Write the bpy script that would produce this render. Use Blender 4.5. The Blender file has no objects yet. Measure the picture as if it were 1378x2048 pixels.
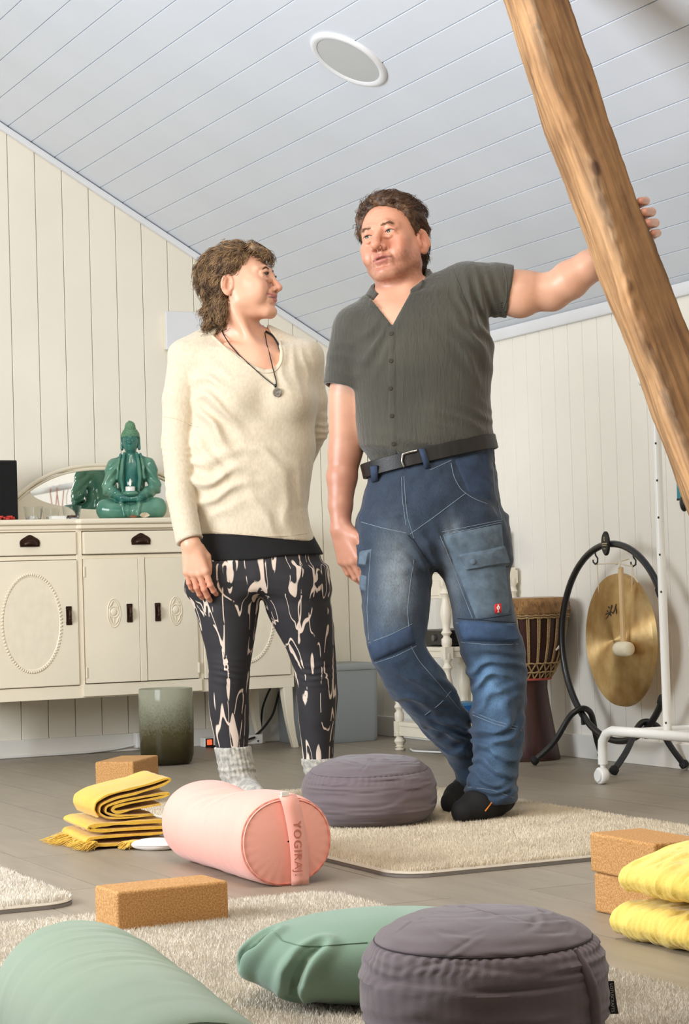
import bpy, bmesh, math, random
import numpy as np
from mathutils import Vector, Matrix
from mathutils.bvhtree import BVHTree

# ------------------------------------------------------------------ camera, world, light, exposure
F_PX, PITCH, ROLL, CAM_YAW, CAM_H = 4146.0, 0.0368167, 0.0308443, 0.447935, 0.64
YAW = 0.0          # the room is aligned with the world axes, the camera looks in at an angle
W_PX, H_PX = 1378, 2048
cX = np.array([math.cos(CAM_YAW), -math.sin(CAM_YAW), 0])      # to the right of the camera
cY = np.array([math.sin(CAM_YAW), math.cos(CAM_YAW), 0])       # level, away from the camera
cU = np.array([0, 0, math.cos(PITCH)])-cY*math.sin(PITCH)
cW = cY*math.cos(PITCH)+np.array([0, 0, math.sin(PITCH)])
cR = math.cos(ROLL)*cX - math.sin(ROLL)*cU
cT = math.sin(ROLL)*cX + math.cos(ROLL)*cU
cO = np.array([0, 0, CAM_H])
sc = bpy.context.scene
col = sc.collection
cam = bpy.data.cameras.new('camera')
cam_o = bpy.data.objects.new('camera', cam)
col.objects.link(cam_o)
M = Matrix.Identity(4)
for i in range(3):
    M[i][0], M[i][1], M[i][2], M[i][3] = cR[i], cT[i], -cW[i], cO[i]
cam_o.matrix_world = M
cam.sensor_fit = 'VERTICAL'
cam.sensor_height = 36.0
cam.lens = 36.0*F_PX/H_PX
cam.clip_start = 0.05
sc.camera = cam_o

world = bpy.data.worlds.new('world')
sc.world = world
world.use_nodes = True
world.node_tree.nodes['Background'].inputs[0].default_value = (1.0, 0.93, 0.83, 1)
world.node_tree.nodes['Background'].inputs[1].default_value = 0.15
sc.view_settings.view_transform = 'Standard'
sc.view_settings.look = 'None'
sc.view_settings.gamma = 1.0
sc.view_settings.use_curve_mapping = False
sc.view_settings.exposure = -0.14
sc.cycles.use_denoising = True
sc.cycles.max_bounces = 8

# the room's own axes: a runs along the gable wall, b along the low knee wall, RC is their corner on the floor
aX = np.array([1.0, 0, 0])
bX = np.array([0, 1.0, 0])
zX = np.array([0, 0, 1.0])
RC = cX*0.10943+cY*9.05956
KNEE, SLOPE = 1.614, 0.594


def R(u, v, z=0.0):
    return RC + aX*u + bX*v + zX*z


def ray(x, y):
    return cR*(x-W_PX/2)/F_PX + cT*(H_PX/2-y)/F_PX + cW


def at(x, y, D):
    return cO + ray(x, y)*D


def fl(x, y, z=0.0):
    d = ray(x, y)
    return cO + d*((z-CAM_H)/d[2])


def light(name, kind, loc, target, energy, color, size=(1, 1), spread=None):
    l = bpy.data.lights.new(name, kind)
    l.energy = energy
    l.color = color
    if kind == 'AREA':
        l.shape = 'RECTANGLE'
        l.size, l.size_y = size
        if spread:
            l.spread = spread
    o = bpy.data.objects.new(name, l)
    col.objects.link(o)
    o.location = loc
    o.rotation_euler = (Vector(target)-Vector(loc)).to_track_quat('-Z', 'Y').to_euler()
    return o


# daylight from the big window on the window side, soft room light from the ridge
light('window_light', 'AREA', R(-5.2, -3.6, 1.55), R(-1.0, -3.1, 0.9), 212, (0.88, 0.94, 1.0), (2.2, 1.6))
light('ridge_light', 'AREA', R(-3.0, -5.6, 3.25), R(-1.2, -2.0, 0.6), 128, (1.0, 0.87, 0.70), (1.8, 1.8))

# ------------------------------------------------------------------ mesh helpers
rng = np.random.default_rng(7)
random.seed(7)


class MB:
    def __init__(s):
        s.v = []
        s.f = []
        s.m = []

    def add(s, vs, fs, mi=0):
        k = len(s.v)
        s.v.extend([tuple(map(float, p)) for p in vs])
        s.f.extend([tuple(int(i)+k for i in f) for f in fs])
        s.m.extend([mi]*len(fs))
        return s

    def box(s, c, d, rz=0.0, mi=0):
        x, y, z = d[0]/2, d[1]/2, d[2]/2
        cs, sn = math.cos(rz), math.sin(rz)
        vs = [(c[0]+i*x*cs-j*y*sn, c[1]+i*x*sn+j*y*cs, c[2]+k*z) for k in (-1, 1) for i, j in ((-1, -1), (1, -1), (1, 1), (-1, 1))]
        return s.add(vs, [(3, 2, 1, 0), (4, 5, 6, 7), (0, 1, 5, 4), (1, 2, 6, 5), (2, 3, 7, 6), (3, 0, 4, 7)], mi)

    def bx(s, x0, x1, y0, y1, z0, z1, mi=0):
        return s.box(((x0+x1)/2, (y0+y1)/2, (z0+z1)/2), (abs(x1-x0), abs(y1-y0), abs(z1-z0)), 0, mi)

    def prism(s, poly, d, mi=0):
        """poly: 3-D outline, d: extrusion vector."""
        n = len(poly)
        d = np.array(d)
        vs = [np.array(p) for p in poly]+[np.array(p)+d for p in poly]
        fs = [tuple(range(n))[::-1], tuple(range(n, 2*n))]+[(i, (i+1) % n, n+(i+1) % n, n+i) for i in range(n)]
        return s.add(vs, fs, mi)

    def tube(s, pts, r, n=10, closed=False, cap=True, mi=0, flat=1.0):
        P = np.array(pts, float)
        k = len(P)
        rr = np.full(k, r) if np.isscalar(r) else np.array(r, float)
        T = np.gradient(P, axis=0) if not closed else np.roll(P, -1, 0)-np.roll(P, 1, 0)
        T /= np.linalg.norm(T, axis=1)[:, None]+1e-12
        N = np.cross(T[0], [0, 0, 1.0])
        if np.linalg.norm(N) < 1e-3:
            N = np.cross(T[0], [1.0, 0, 0])
        N /= np.linalg.norm(N)
        vs = []
        for i in range(k):
            N = N-T[i]*np.dot(N, T[i])
            N /= np.linalg.norm(N)
            B = np.cross(T[i], N)
            for j in range(n):
                t = 2*math.pi*j/n
                vs.append(P[i]+rr[i]*(math.cos(t)*N+flat*math.sin(t)*B))
        fs = []
        for i in range(k if closed else k-1):
            i2 = (i+1) % k
            for j in range(n):
                j2 = (j+1) % n
                fs.append((i*n+j, i*n+j2, i2*n+j2, i2*n+j))
        if cap and not closed:
            fs.append(tuple(range(n))[::-1])
            fs.append(tuple((k-1)*n+j for j in range(n)))
        return s.add(vs, fs, mi)

    def lathe(s, prof, c=(0, 0, 0), n=32, mi=0, axis='z', ell=1.0):
        """prof: (radius, height) list, closed to the axis where the radius is 0."""
        vs, fs = [], []
        for r, h in prof:
            for j in range(n):
                t = 2*math.pi*j/n
                p = (r*math.cos(t), r*ell*math.sin(t), h)
                if axis == 'x':
                    p = (p[2], p[0], p[1])
                elif axis == 'y':
                    p = (p[1], p[2], p[0])
                vs.append((c[0]+p[0], c[1]+p[1], c[2]+p[2]))
        for i in range(len(prof)-1):
            for j in range(n):
                j2 = (j+1) % n
                fs.append((i*n+j, i*n+j2, (i+1)*n+j2, (i+1)*n+j))
        fs.append(tuple(range(n))[::-1])
        fs.append(tuple((len(prof)-1)*n+j for j in range(n)))
        return s.add(vs, fs, mi)

    def grid(s, P, mi=0, wrap_u=False):
        """P: array (n, m, 3)."""
        n, m = P.shape[:2]
        fs = []
        for i in range(n if wrap_u else n-1):
            i2 = (i+1) % n
            for j in range(m-1):
                fs.append((i*m+j, i2*m+j, i2*m+j+1, i*m+j+1))
        return s.add(P.reshape(-1, 3), fs, mi)

    def ball(s, c, r, n=16, m=10, mi=0):
        rx, ry, rz = (r, r, r) if np.isscalar(r) else r
        th = np.linspace(0, math.pi, m+1)
        vs, fs = [(c[0], c[1], c[2]+rz)], []
        for i in range(1, m):
            for j in range(n):
                p = 2*math.pi*j/n
                vs.append((c[0]+rx*math.sin(th[i])*math.cos(p), c[1]+ry*math.sin(th[i])*math.sin(p), c[2]+rz*math.cos(th[i])))
        vs.append((c[0], c[1], c[2]-rz))
        for j in range(n):
            fs.append((0, 1+j, 1+(j+1) % n))
            fs.append((len(vs)-1, 1+(m-2)*n+(j+1) % n, 1+(m-2)*n+j))
        for i in range(m-2):
            for j in range(n):
                fs.append((1+i*n+j, 1+(i+1)*n+j, 1+(i+1)*n+(j+1) % n, 1+i*n+(j+1) % n))
        return s.add(vs, fs, mi)

    def mesh(s, name, mats, smooth=False):
        me = bpy.data.meshes.new(name)
        me.from_pydata(s.v, [], s.f)
        for m in mats if isinstance(mats, (list, tuple)) else [mats]:
            me.materials.append(m)
        if any(s.m):
            me.polygons.foreach_set('material_index', s.m)
        if smooth:
            me.polygons.foreach_set('use_smooth', [True]*len(me.polygons))
        me.update()
        return me


def link(name, data, parent=None, loc=None, rz=0.0):
    o = bpy.data.objects.new(name, data)
    col.objects.link(o)
    if loc is not None:
        o.location = loc
    if rz:
        o.rotation_euler = (0, 0, rz)
    if parent is not None:
        o.parent = parent
    return o


def tag(o, label=None, cat=None, group=None, kind=None):
    for k, v in (('label', label), ('category', cat), ('group', group), ('kind', kind)):
        if v:
            o[k] = v
    return o


def thing(name, label, cat, loc, rz=0.0, group=None):
    return tag(link(name, None, None, loc, rz), label, cat, group)


def part(name, mb, mats, parent=None, smooth=False, bevel=0.0, seg=2, loc=None, rz=0.0, angle=40, sub=0):
    o = link(name, mb.mesh(name, mats, smooth or bevel > 0), parent, loc, rz)
    if bevel:
        m = o.modifiers.new('bevel', 'BEVEL')
        m.width, m.segments, m.limit_method = bevel, seg, 'ANGLE'
        m.angle_limit = math.radians(angle)
        m.harden_normals = True
    if sub:
        m = o.modifiers.new('sub', 'SUBSURF')
        m.levels = m.render_levels = sub
    if smooth and not bevel:
        try:
            o.data.set_sharp_from_angle(angle=math.radians(50))
        except Exception:
            pass
    return o


def copy_tree(o, parent=None):
    c = o.copy()
    col.objects.link(c)
    if parent is not None:
        c.parent = parent
    for ch in [x for x in bpy.data.objects if x.parent == o and x != c]:
        copy_tree(ch, c)
    return c


def text_mb(s, size, mat, name, parent, mw, extrude=0.0004, align='CENTER', space=1.0):
    cu = bpy.data.curves.new(name, 'FONT')
    cu.body, cu.size, cu.extrude = s, size, extrude
    cu.align_x = align
    cu.align_y = 'CENTER'
    cu.space_character = space
    cu.resolution_u = 3
    t = bpy.data.objects.new(name, cu)
    col.objects.link(t)
    bpy.context.view_layer.update()
    me = bpy.data.meshes.new_from_object(t.evaluated_get(bpy.context.evaluated_depsgraph_get()))
    col.objects.unlink(t)
    bpy.data.objects.remove(t)
    me.materials.clear()
    me.materials.append(mat)
    o = link(name, me, parent)
    o.matrix_local = mw
    return o


# ------------------------------------------------------------------ materials
def srgb(r, g, b):
    f = lambda c: (c/255/12.92) if c/255 <= 0.04045 else ((c/255+0.055)/1.055)**2.4
    return (f(r), f(g), f(b), 1.0)


def mat(name, c, rough=0.6, var=0.0, vscale=8.0, bump=0.0, bscale=60.0, metal=0.0, c2=None, detail=4.0, sheen=0.0, spec=0.5,
        stretch=(1, 1, 1), attr=None, bdist=0.002, sss=0.0, contrast=(0.35, 0.65)):
    m = bpy.data.materials.new(name)
    m.use_nodes = True
    nt = m.node_tree
    bs = nt.nodes['Principled BSDF']
    bs.inputs['Roughness'].default_value = rough
    bs.inputs['Metallic'].default_value = metal
    bs.inputs['Specular IOR Level'].default_value = spec
    if sheen:
        bs.inputs['Sheen Weight'].default_value = sheen
        bs.inputs['Sheen Roughness'].default_value = 0.5
    if sss:
        bs.inputs['Subsurface Weight'].default_value = sss
        bs.inputs['Subsurface Radius'].default_value = (0.012, 0.004, 0.002)
        bs.inputs['Subsurface Scale'].default_value = 1.0
    tc = nt.nodes.new('ShaderNodeTexCoord')
    mp = nt.nodes.new('ShaderNodeMapping')
    mp.inputs['Scale'].default_value = stretch
    nt.links.new(tc.outputs['Object'], mp.inputs['Vector'])
    src = None
    if var or c2 is not None:
        nz = nt.nodes.new('ShaderNodeTexNoise')
        nz.inputs['Scale'].default_value = vscale
        nz.inputs['Detail'].default_value = detail
        nt.links.new(mp.outputs['Vector'], nz.inputs['Vector'])
        cr = nt.nodes.new('ShaderNodeValToRGB')
        cr.color_ramp.elements[0].position, cr.color_ramp.elements[1].position = contrast
        lo = c2 if c2 is not None else tuple(x*(1-var) for x in c[:3])+(1,)
        hi = c if c2 is not None else tuple(min(1, x*(1+var)) for x in c[:3])+(1,)
        cr.color_ramp.elements[0].color, cr.color_ramp.elements[1].color = lo, hi
        nt.links.new(nz.outputs['Fac'], cr.inputs['Fac'])
        src = cr.outputs['Color']
    if attr:
        va = nt.nodes.new('ShaderNodeVertexColor')
        va.layer_name = attr
        mx = nt.nodes.new('ShaderNodeMix')
        mx.data_type = 'RGBA'
        mx.blend_type = 'MULTIPLY'
        mx.inputs[0].default_value = 1.0
        nt.links.new(va.outputs['Color'], mx.inputs[6])
        if src is not None:
            nt.links.new(src, mx.inputs[7])
        else:
            mx.inputs[7].default_value = c
        src = mx.outputs[2]
    if src is not None:
        nt.links.new(src, bs.inputs['Base Color'])
    else:
        bs.inputs['Base Color'].default_value = c
    if bump:
        nb = nt.nodes.new('ShaderNodeTexNoise')
        nb.inputs['Scale'].default_value = bscale
        nb.inputs['Detail'].default_value = 3.0
        nt.links.new(mp.outputs['Vector'], nb.inputs['Vector'])
        bp = nt.nodes.new('ShaderNodeBump')
        bp.inputs['Strength'].default_value = bump
        bp.inputs['Distance'].default_value = bdist
        nt.links.new(nb.outputs['Fac'], bp.inputs['Height'])
        nt.links.new(bp.outputs['Normal'], bs.inputs['Normal'])
    return m


Mt = {}
Mt['wall'] = mat('cream_paint', srgb(243, 236, 220), 0.45, 0.02, 3, 0.08, 40, bdist=0.001)
Mt['knee'] = mat('knee_paint', srgb(246, 241, 230), 0.45, 0.02, 3, 0.08, 40, bdist=0.001)
Mt['ceil'] = mat('ceiling_paint', srgb(226, 231, 240), 0.5, 0.02, 3, 0.06, 40, bdist=0.001)
Mt['gap'] = mat('joint_shadow_gap', srgb(184, 176, 164), 0.8)
Mt['gapc'] = mat('ceiling_joint', srgb(160, 162, 168), 0.8)
Mt['trim'] = mat('white_trim', srgb(232, 233, 236), 0.4, 0.02, 5)
Mt['base'] = mat('baseboard_paint', srgb(238, 234, 226), 0.45, 0.02, 5)
Mt['floor'] = mat('greige_vinyl', srgb(154, 143, 127), 0.42, c2=srgb(142, 131, 115), vscale=5, stretch=(6, 0.8, 1), bump=0.05, bscale=60, contrast=(0.3, 0.7))
Mt['floor2'] = mat('greige_vinyl_dark', srgb(150, 139, 123), 0.42, c2=srgb(139, 128, 112), vscale=5, stretch=(6, 0.8, 1), bump=0.05, bscale=60, contrast=(0.3, 0.7))
Mt['furn'] = mat('ivory_lacquer', srgb(240, 229, 206), 0.35, 0.03, 4, 0.10, 25, bdist=0.001)
Mt['brass'] = mat('dark_bronze', srgb(58, 38, 28), 0.35, 0.3, 40, metal=0.7)
Mt['black'] = mat('black_plastic', srgb(16, 16, 17), 0.4)
Mt['blackmetal'] = mat('black_powder_coat', srgb(22, 22, 24), 0.32, spec=0.6)
Mt['rubber'] = mat('black_rubber', srgb(14, 14, 14), 0.7)
Mt['white'] = mat('white_enamel', srgb(240, 238, 232), 0.3)
Mt['mirror'] = mat('mirror_silver', (0.9, 0.92, 0.92, 1), 0.02, metal=1.0)

# ------------------------------------------------------------------ room shell
UV = YAW


def room_part(name, mb, m, parent=None, **k):
    o = part(name, mb, m, parent, **k)
    if parent is None:
        o.location = RC
        o.rotation_euler = (0, 0, UV)
    return o


def kindred(o, k='structure'):
    o['kind'] = k
    return o


# floor: substrate plus separate planks running along b
fb = MB()
fb.bx(-4.2, 0.0, -7.4, 0.0, -0.06, -0.0035)
floor = kindred(room_part('floor', fb, mat('floor_joint', srgb(84, 78, 70), 0.9)))
PW = 0.183
i0 = 0
for k in range(-15, 9):
    u0 = -1.628+k*PW
    u1 = u0+PW
    u0c, u1c = max(u0, -4.2), min(u1, 0.0)
    if u1c-u0c < 0.01:
        continue
    v = -7.4+((k*0.61) % 1.22)-1.22
    while v < 0:
        v1 = min(v+1.22, 0.0)
        v0 = max(v, -7.4)
        if v1-v0 > 0.02:
            q = MB().bx(u0c+0.0014, u1c-0.0014, v0+0.0010, v1-0.0010, -0.008, 0.0)
            part('floor_plank', q, Mt['floor'] if (i0*7 % 3) else Mt['floor2'], floor)
            i0 += 1
        v += 1.22

# gable wall, vertical planks cut along the roof slope
def ceil_z(u):
    return KNEE-SLOPE*u


wb = MB()
wb.prism([(0, 0.03, 0), (-4.2, 0.03, 0), (-4.2, 0.03, ceil_z(-4.2)), (0, 0.03, ceil_z(0))], (0, 0.05, 0))
wall_back = kindred(room_part('wall_gable', wb, Mt['gap']))
k = 0
u = -0.0005
PITCHW = 0.11375
while u > -4.1:
    un = -0.227-PITCHW*(k-2) if k > 0 else 0.0
    un2 = -0.227-PITCHW*(k-1)
    x1 = min(0.0, un) if k else 0.0
    x0 = un2
    g = 0.0011
    q = MB().prism([(x0+g, 0.0, 0.0), (x1-g, 0.0, 0.0), (x1-g, 0.0, ceil_z(x1)), (x0+g, 0.0, ceil_z(x0))], (0, 0.03, 0))
    part('wall_plank', q, Mt['wall'], wall_back, bevel=0.0025, seg=1)
    k += 1
    u = un2

# knee wall
wk = MB().bx(0.03, 0.08, -7.4, 0.03, 0, KNEE+0.05)
wall_right = kindred(room_part('wall_knee', wk, Mt['gap']))
v = 0.0
k = 0
while v > -7.3:
    v1 = 0.0 if k == 0 else -0.081-0.0994*(k-1)
    v0 = -0.081-0.0994*k
    q = MB().bx(0.0, 0.03, v0+0.001, v1-0.001, 0, KNEE+0.02)
    part('wall_plank', q, Mt['knee'], wall_right, bevel=0.0022, seg=1)
    v = v0
    k += 1

# sloped ceiling of long boards running along b
sl = math.sqrt(1+SLOPE*SLOPE)
cdir = np.array([-1/sl, 0, SLOPE/sl])       # up the slope
cnor = np.array([SLOPE/sl, 0, 1/sl])        # outward


def CP(s, v, h=0.0):
    """room-local point on the ceiling: s metres up the slope from the knee wall, h out of the room."""
    return np.array([0, v, KNEE])+cdir*s+cnor*h


cb = MB().prism([CP(-0.1, 0.08, 0.022), CP(4.9, 0.08, 0.022), CP(4.9, 0.08, 0.07), CP(-0.1, 0.08, 0.07)], (0, -7.5, 0))
ceiling = kindred(room_part('ceiling', cb, Mt['gapc']))
BP = 0.0968*sl
for k in range(-1, 44):
    s0 = (0.815+0.0968*(k-8)*1.0)*sl
    s1 = s0+BP
    if s1 < 0.02:
        continue
    s0 = max(s0, 0.0)
    q = MB().prism([CP(s0+0.0006, 0, 0), CP(s1-0.0006, 0, 0), CP(s1-0.0006, 0, 0.022), CP(s0+0.0006, 0, 0.022)], (0, -7.4, 0))
    part('ceiling_board', q, Mt['ceil'], ceiling, bevel=0.003, seg=1)

# trims and skirting
t1 = MB().prism([CP(0.0, 0, -0.004), CP(4.8, 0, -0.004), CP(4.8, 0, -0.030), CP(0.0, 0, -0.030)], (0, -0.022, 0))
kindred(room_part('trim_1', t1, Mt['trim'], bevel=0.006))
t2 = MB().prism([(0, 0, 1.578), (-0.016, 0, 1.578), (-0.020, 0, 1.585), (-0.020, 0, 1.612+0.010), (0, 0, 1.612)], (0, -7.4, 0))
kindred(room_part('trim_2', t2, Mt['trim'], bevel=0.002))
b1 = MB().bx(-4.2, 0.0, -0.014, 0.0, 0.0, 0.072)
kindred(room_part('baseboard_gable', b1, Mt['base'], bevel=0.003))
b2 = MB().bx(-0.014, 0.0, -7.4, -0.014, 0.0, 0.085)
kindred(room_part('baseboard_knee', b2, Mt['base'], bevel=0.003))

# ------------------------------------------------------------------ soft-body modelling: distance fields -> surface nets
def A3(p):
    return np.asarray(p, np.float32)


def smin(x, y, k):
    h = np.clip(0.5+0.5*(y-x)/k, 0, 1)
    return y+(x-y)*h-k*h*(1-h)


def smax(x, y, k):
    return -smin(-x, -y, k)


def s_ell(P, c, r, Rm=None):
    q = P-A3(c)
    if Rm is not None:
        q = q@A3(Rm)
    r = A3(r)
    k0 = np.sqrt(((q/r)**2).sum(1))
    k1 = np.sqrt(((q/(r*r))**2).sum(1))+1e-9
    return k0*(k0-1)/k1


def s_cone(P, p, q, r1, r2):
    p, q = A3(p), A3(q)
    d = q-p
    t = np.clip(((P-p)@d)/max(float(d@d), 1e-9), 0, 1)
    w = P-p-t[:, None]*d
    return np.sqrt((w*w).sum(1))-(r1+(r2-r1)*t)


def s_chain(P, pts, rs, k=0.0):
    d = None
    for i in range(len(pts)-1):
        e = s_cone(P, pts[i], pts[i+1], rs[i], rs[i+1])
        d = e if d is None else (smin(d, e, k) if k else np.minimum(d, e))
    return d


def s_box(P, c, h, r=0.0, Rm=None):
    q = P-A3(c)
    if Rm is not None:
        q = q@A3(Rm)
    q = np.abs(q)-(A3(h)-r)
    return np.sqrt((np.maximum(q, 0)**2).sum(1))+np.minimum(q.max(1), 0)-r


class Loft:
    """limb or trunk given by slices at heights z: centre x, y and half widths rx, ry (smoothly interpolated), e = roundness exponent"""

    def __init__(s, rows, e=2.0):
        rows = sorted(rows)
        s.r = np.array(rows, np.float64)
        s.z0, s.z1 = s.r[0, 0], s.r[-1, 0]
        zz = np.linspace(s.z0, s.z1, 160)
        s.zz = zz
        s.c = []
        for j in range(1, 5):
            y = np.interp(zz, s.r[:, 0], s.r[:, j])
            n = 7
            w = np.hanning(n+2)[1:-1]
            w /= w.sum()
            yp = np.concatenate([2*y[0]-y[1:n//2+1][::-1], y, 2*y[-1]-y[-n//2:-1][::-1]])[:len(y)+n-1]
            s.c.append(np.convolve(yp, w, 'valid')[:len(y)])
        s.e = e

    def at(s, z):
        return [np.interp(z, s.zz, c).astype(np.float32) for c in s.c]

    def __call__(s, P, cap=0.02):
        z = P[:, 2]
        cx, cy, rx, ry = s.at(z)
        qx, qy = np.abs(P[:, 0]-cx)/rx, np.abs(P[:, 1]-cy)/ry
        n = (qx**s.e+qy**s.e)**(1.0/s.e)
        d = (n-1)*np.minimum(rx, ry)
        dz = np.maximum(s.z0-z, z-s.z1)
        return smax(d, dz, cap)


def near(P, d, c, rad, fn):
    """apply fn(Psub, dsub) only to the points within rad of c"""
    m = ((P-A3(c))**2).sum(1) < rad*rad
    if m.any():
        d = d.copy()
        d[m] = fn(P[m], d[m])
    return d


def polygonize(f, lo, hi, h, newton=2, B=8, slack=1.7):
    lo = np.array(lo, float)
    n = [int(math.ceil((hi[i]-lo[i])/h/B))*B for i in range(3)]
    nb = [k//B for k in n]
    g = [lo[i]+(np.arange(nb[i])+0.5)*B*h for i in range(3)]
    Q = np.stack(np.meshgrid(*g, indexing='ij'), -1).reshape(-1, 3).astype(np.float32)
    d0 = f(Q)
    act = np.abs(d0) < B*h*0.87*slack
    vol = np.repeat(np.repeat(np.repeat(np.where(d0 < 0, -1., 1.).astype(np.float32).reshape(nb), B, 0), B, 1), B, 2)
    bi = np.array(np.unravel_index(np.nonzero(act)[0], nb)).T
    off = np.stack(np.meshgrid(*[np.arange(B)]*3, indexing='ij'), -1).reshape(-1, 3)
    for c in range(0, len(bi), 400):
        I = (bi[c:c+400, None, :]*B+off[None]).reshape(-1, 3)
        vol[I[:, 0], I[:, 1], I[:, 2]] = f((lo+I*h).astype(np.float32))
    s = vol < 0
    cnt = np.zeros([k-1 for k in vol.shape], np.uint8)
    cr = [(i, j, k) for i in (0, 1) for j in (0, 1) for k in (0, 1)]
    sh = cnt.shape
    for i, j, k in cr:
        cnt += s[i:i+sh[0], j:j+sh[1], k:k+sh[2]]
    cell = np.array(np.nonzero((cnt > 0) & (cnt < 8))).T
    idx = np.full(sh, -1, np.int32)
    idx[cell[:, 0], cell[:, 1], cell[:, 2]] = np.arange(len(cell))
    val = {c: vol[cell[:, 0]+c[0], cell[:, 1]+c[1], cell[:, 2]+c[2]] for c in cr}
    acc, num = np.zeros((len(cell), 3)), np.zeros(len(cell))
    for c in cr:
        for ax in range(3):
            if c[ax] == 0:
                c2 = tuple(1 if q == ax else c[q] for q in range(3))
                v0, v1 = val[c], val[c2]
                m = (v0 < 0) != (v1 < 0)
                t = np.where(m, v0/np.where(m, v0-v1, 1), 0)
                p = np.tile(np.array(c, float), (len(cell), 1))
                p[:, ax] += t
                acc[m] += p[m]
                num[m] += 1
    V = lo+(cell+acc/num[:, None])*h
    faces = []
    for ax in range(3):
        o1, o2 = (ax+1) % 3, (ax+2) % 3
        a0 = [slice(None)]*3
        a1 = [slice(None)]*3
        a0[ax], a1[ax] = slice(0, -1), slice(1, None)
        e = np.array(np.nonzero(s[tuple(a0)] != s[tuple(a1)])).T
        e = e[(e[:, o1] > 0) & (e[:, o2] > 0) & (e[:, o1] < sh[o1]) & (e[:, o2] < sh[o2])]
        q = []
        for d1, d2 in ((1, 1), (0, 1), (0, 0), (1, 0)):
            w = e.copy()
            w[:, o1] -= d1
            w[:, o2] -= d2
            q.append(idx[w[:, 0], w[:, 1], w[:, 2]])
        q = np.stack(q, 1)
        inside = s[e[:, 0], e[:, 1], e[:, 2]]
        q[~inside] = q[~inside][:, ::-1]
        faces.append(q[(q >= 0).all(1)])
    Fq = np.concatenate(faces)
    for _ in range(newton):
        p = V.astype(np.float32)
        e = 0.4*h
        d = f(p)
        G = np.stack([f(p+np.eye(3, dtype=np.float32)[i]*e)-f(p-np.eye(3, dtype=np.float32)[i]*e) for i in range(3)], 1)/(2*e)
        st = d[:, None]*G/np.maximum((G*G).sum(1), 0.3)[:, None]
        V = V-np.clip(st, -h, h)
    return V, Fq


def smooth_mesh(V, Fq, it=1, lam=0.5):
    e = np.concatenate([Fq[:, [0, 1]], Fq[:, [1, 2]], Fq[:, [2, 3]], Fq[:, [3, 0]]])
    for _ in range(it):
        acc = np.zeros_like(V)
        num = np.zeros(len(V))
        np.add.at(acc, e[:, 0], V[e[:, 1]])
        np.add.at(num, e[:, 0], 1)
        V = V+lam*(acc/np.maximum(num, 1)[:, None]-V)
    return V


def np_mesh(name, V, Fq, mats, smooth=True, colors=None, attr='Col', mi=None):
    me = bpy.data.meshes.new(name)
    Fq = np.asarray(Fq, np.int32)
    k = Fq.shape[1]
    me.vertices.add(len(V))
    me.vertices.foreach_set('co', np.asarray(V, np.float32).ravel())
    me.loops.add(Fq.size)
    me.loops.foreach_set('vertex_index', Fq.ravel())
    me.polygons.add(len(Fq))
    me.polygons.foreach_set('loop_start', np.arange(0, Fq.size, k, dtype=np.int32))
    for m in mats if isinstance(mats, (list, tuple)) else [mats]:
        me.materials.append(m)
    me.polygons.foreach_set('use_smooth', np.full(len(Fq), smooth))
    if mi is not None:
        me.polygons.foreach_set('material_index', np.asarray(mi, np.int32))
    if colors is not None:
        ca = me.color_attributes.new(attr, 'FLOAT_COLOR', 'POINT')
        c4 = np.ones((len(V), 4), np.float32)
        c4[:, :colors.shape[1]] = colors
        ca.data.foreach_set('color', c4.ravel())
    me.update(calc_edges=True)
    me.validate()
    return me


def rotm(rx=0, ry=0, rz=0):
    """local->world rotation, degrees; applied x, then y, then z"""
    return np.array(Matrix.Rotation(math.radians(rz), 3, 'Z') @ Matrix.Rotation(math.radians(ry), 3, 'Y') @ Matrix.Rotation(math.radians(rx), 3, 'X'))


_lat = rng.random((64, 64, 64)).astype(np.float32)


def vnoise(P, s):
    q = P*s+17.3
    i = np.floor(q).astype(int)
    f = q-i
    f = f*f*(3-2*f)
    i0, i1 = i % 64, (i+1) % 64
    L = lambda a_, b_, c_: _lat[a_[:, 0], b_[:, 1], c_[:, 2]]
    x, y, z = f[:, 0], f[:, 1], f[:, 2]
    r = 0
    for a_, wx in ((i0, 1-x), (i1, x)):
        for b_, wy in ((i0, 1-y), (i1, y)):
            for c_, wz in ((i0, 1-z), (i1, z)):
                r = r+L(a_, b_, c_)*wx*wy*wz
    return r*2-1


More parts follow.
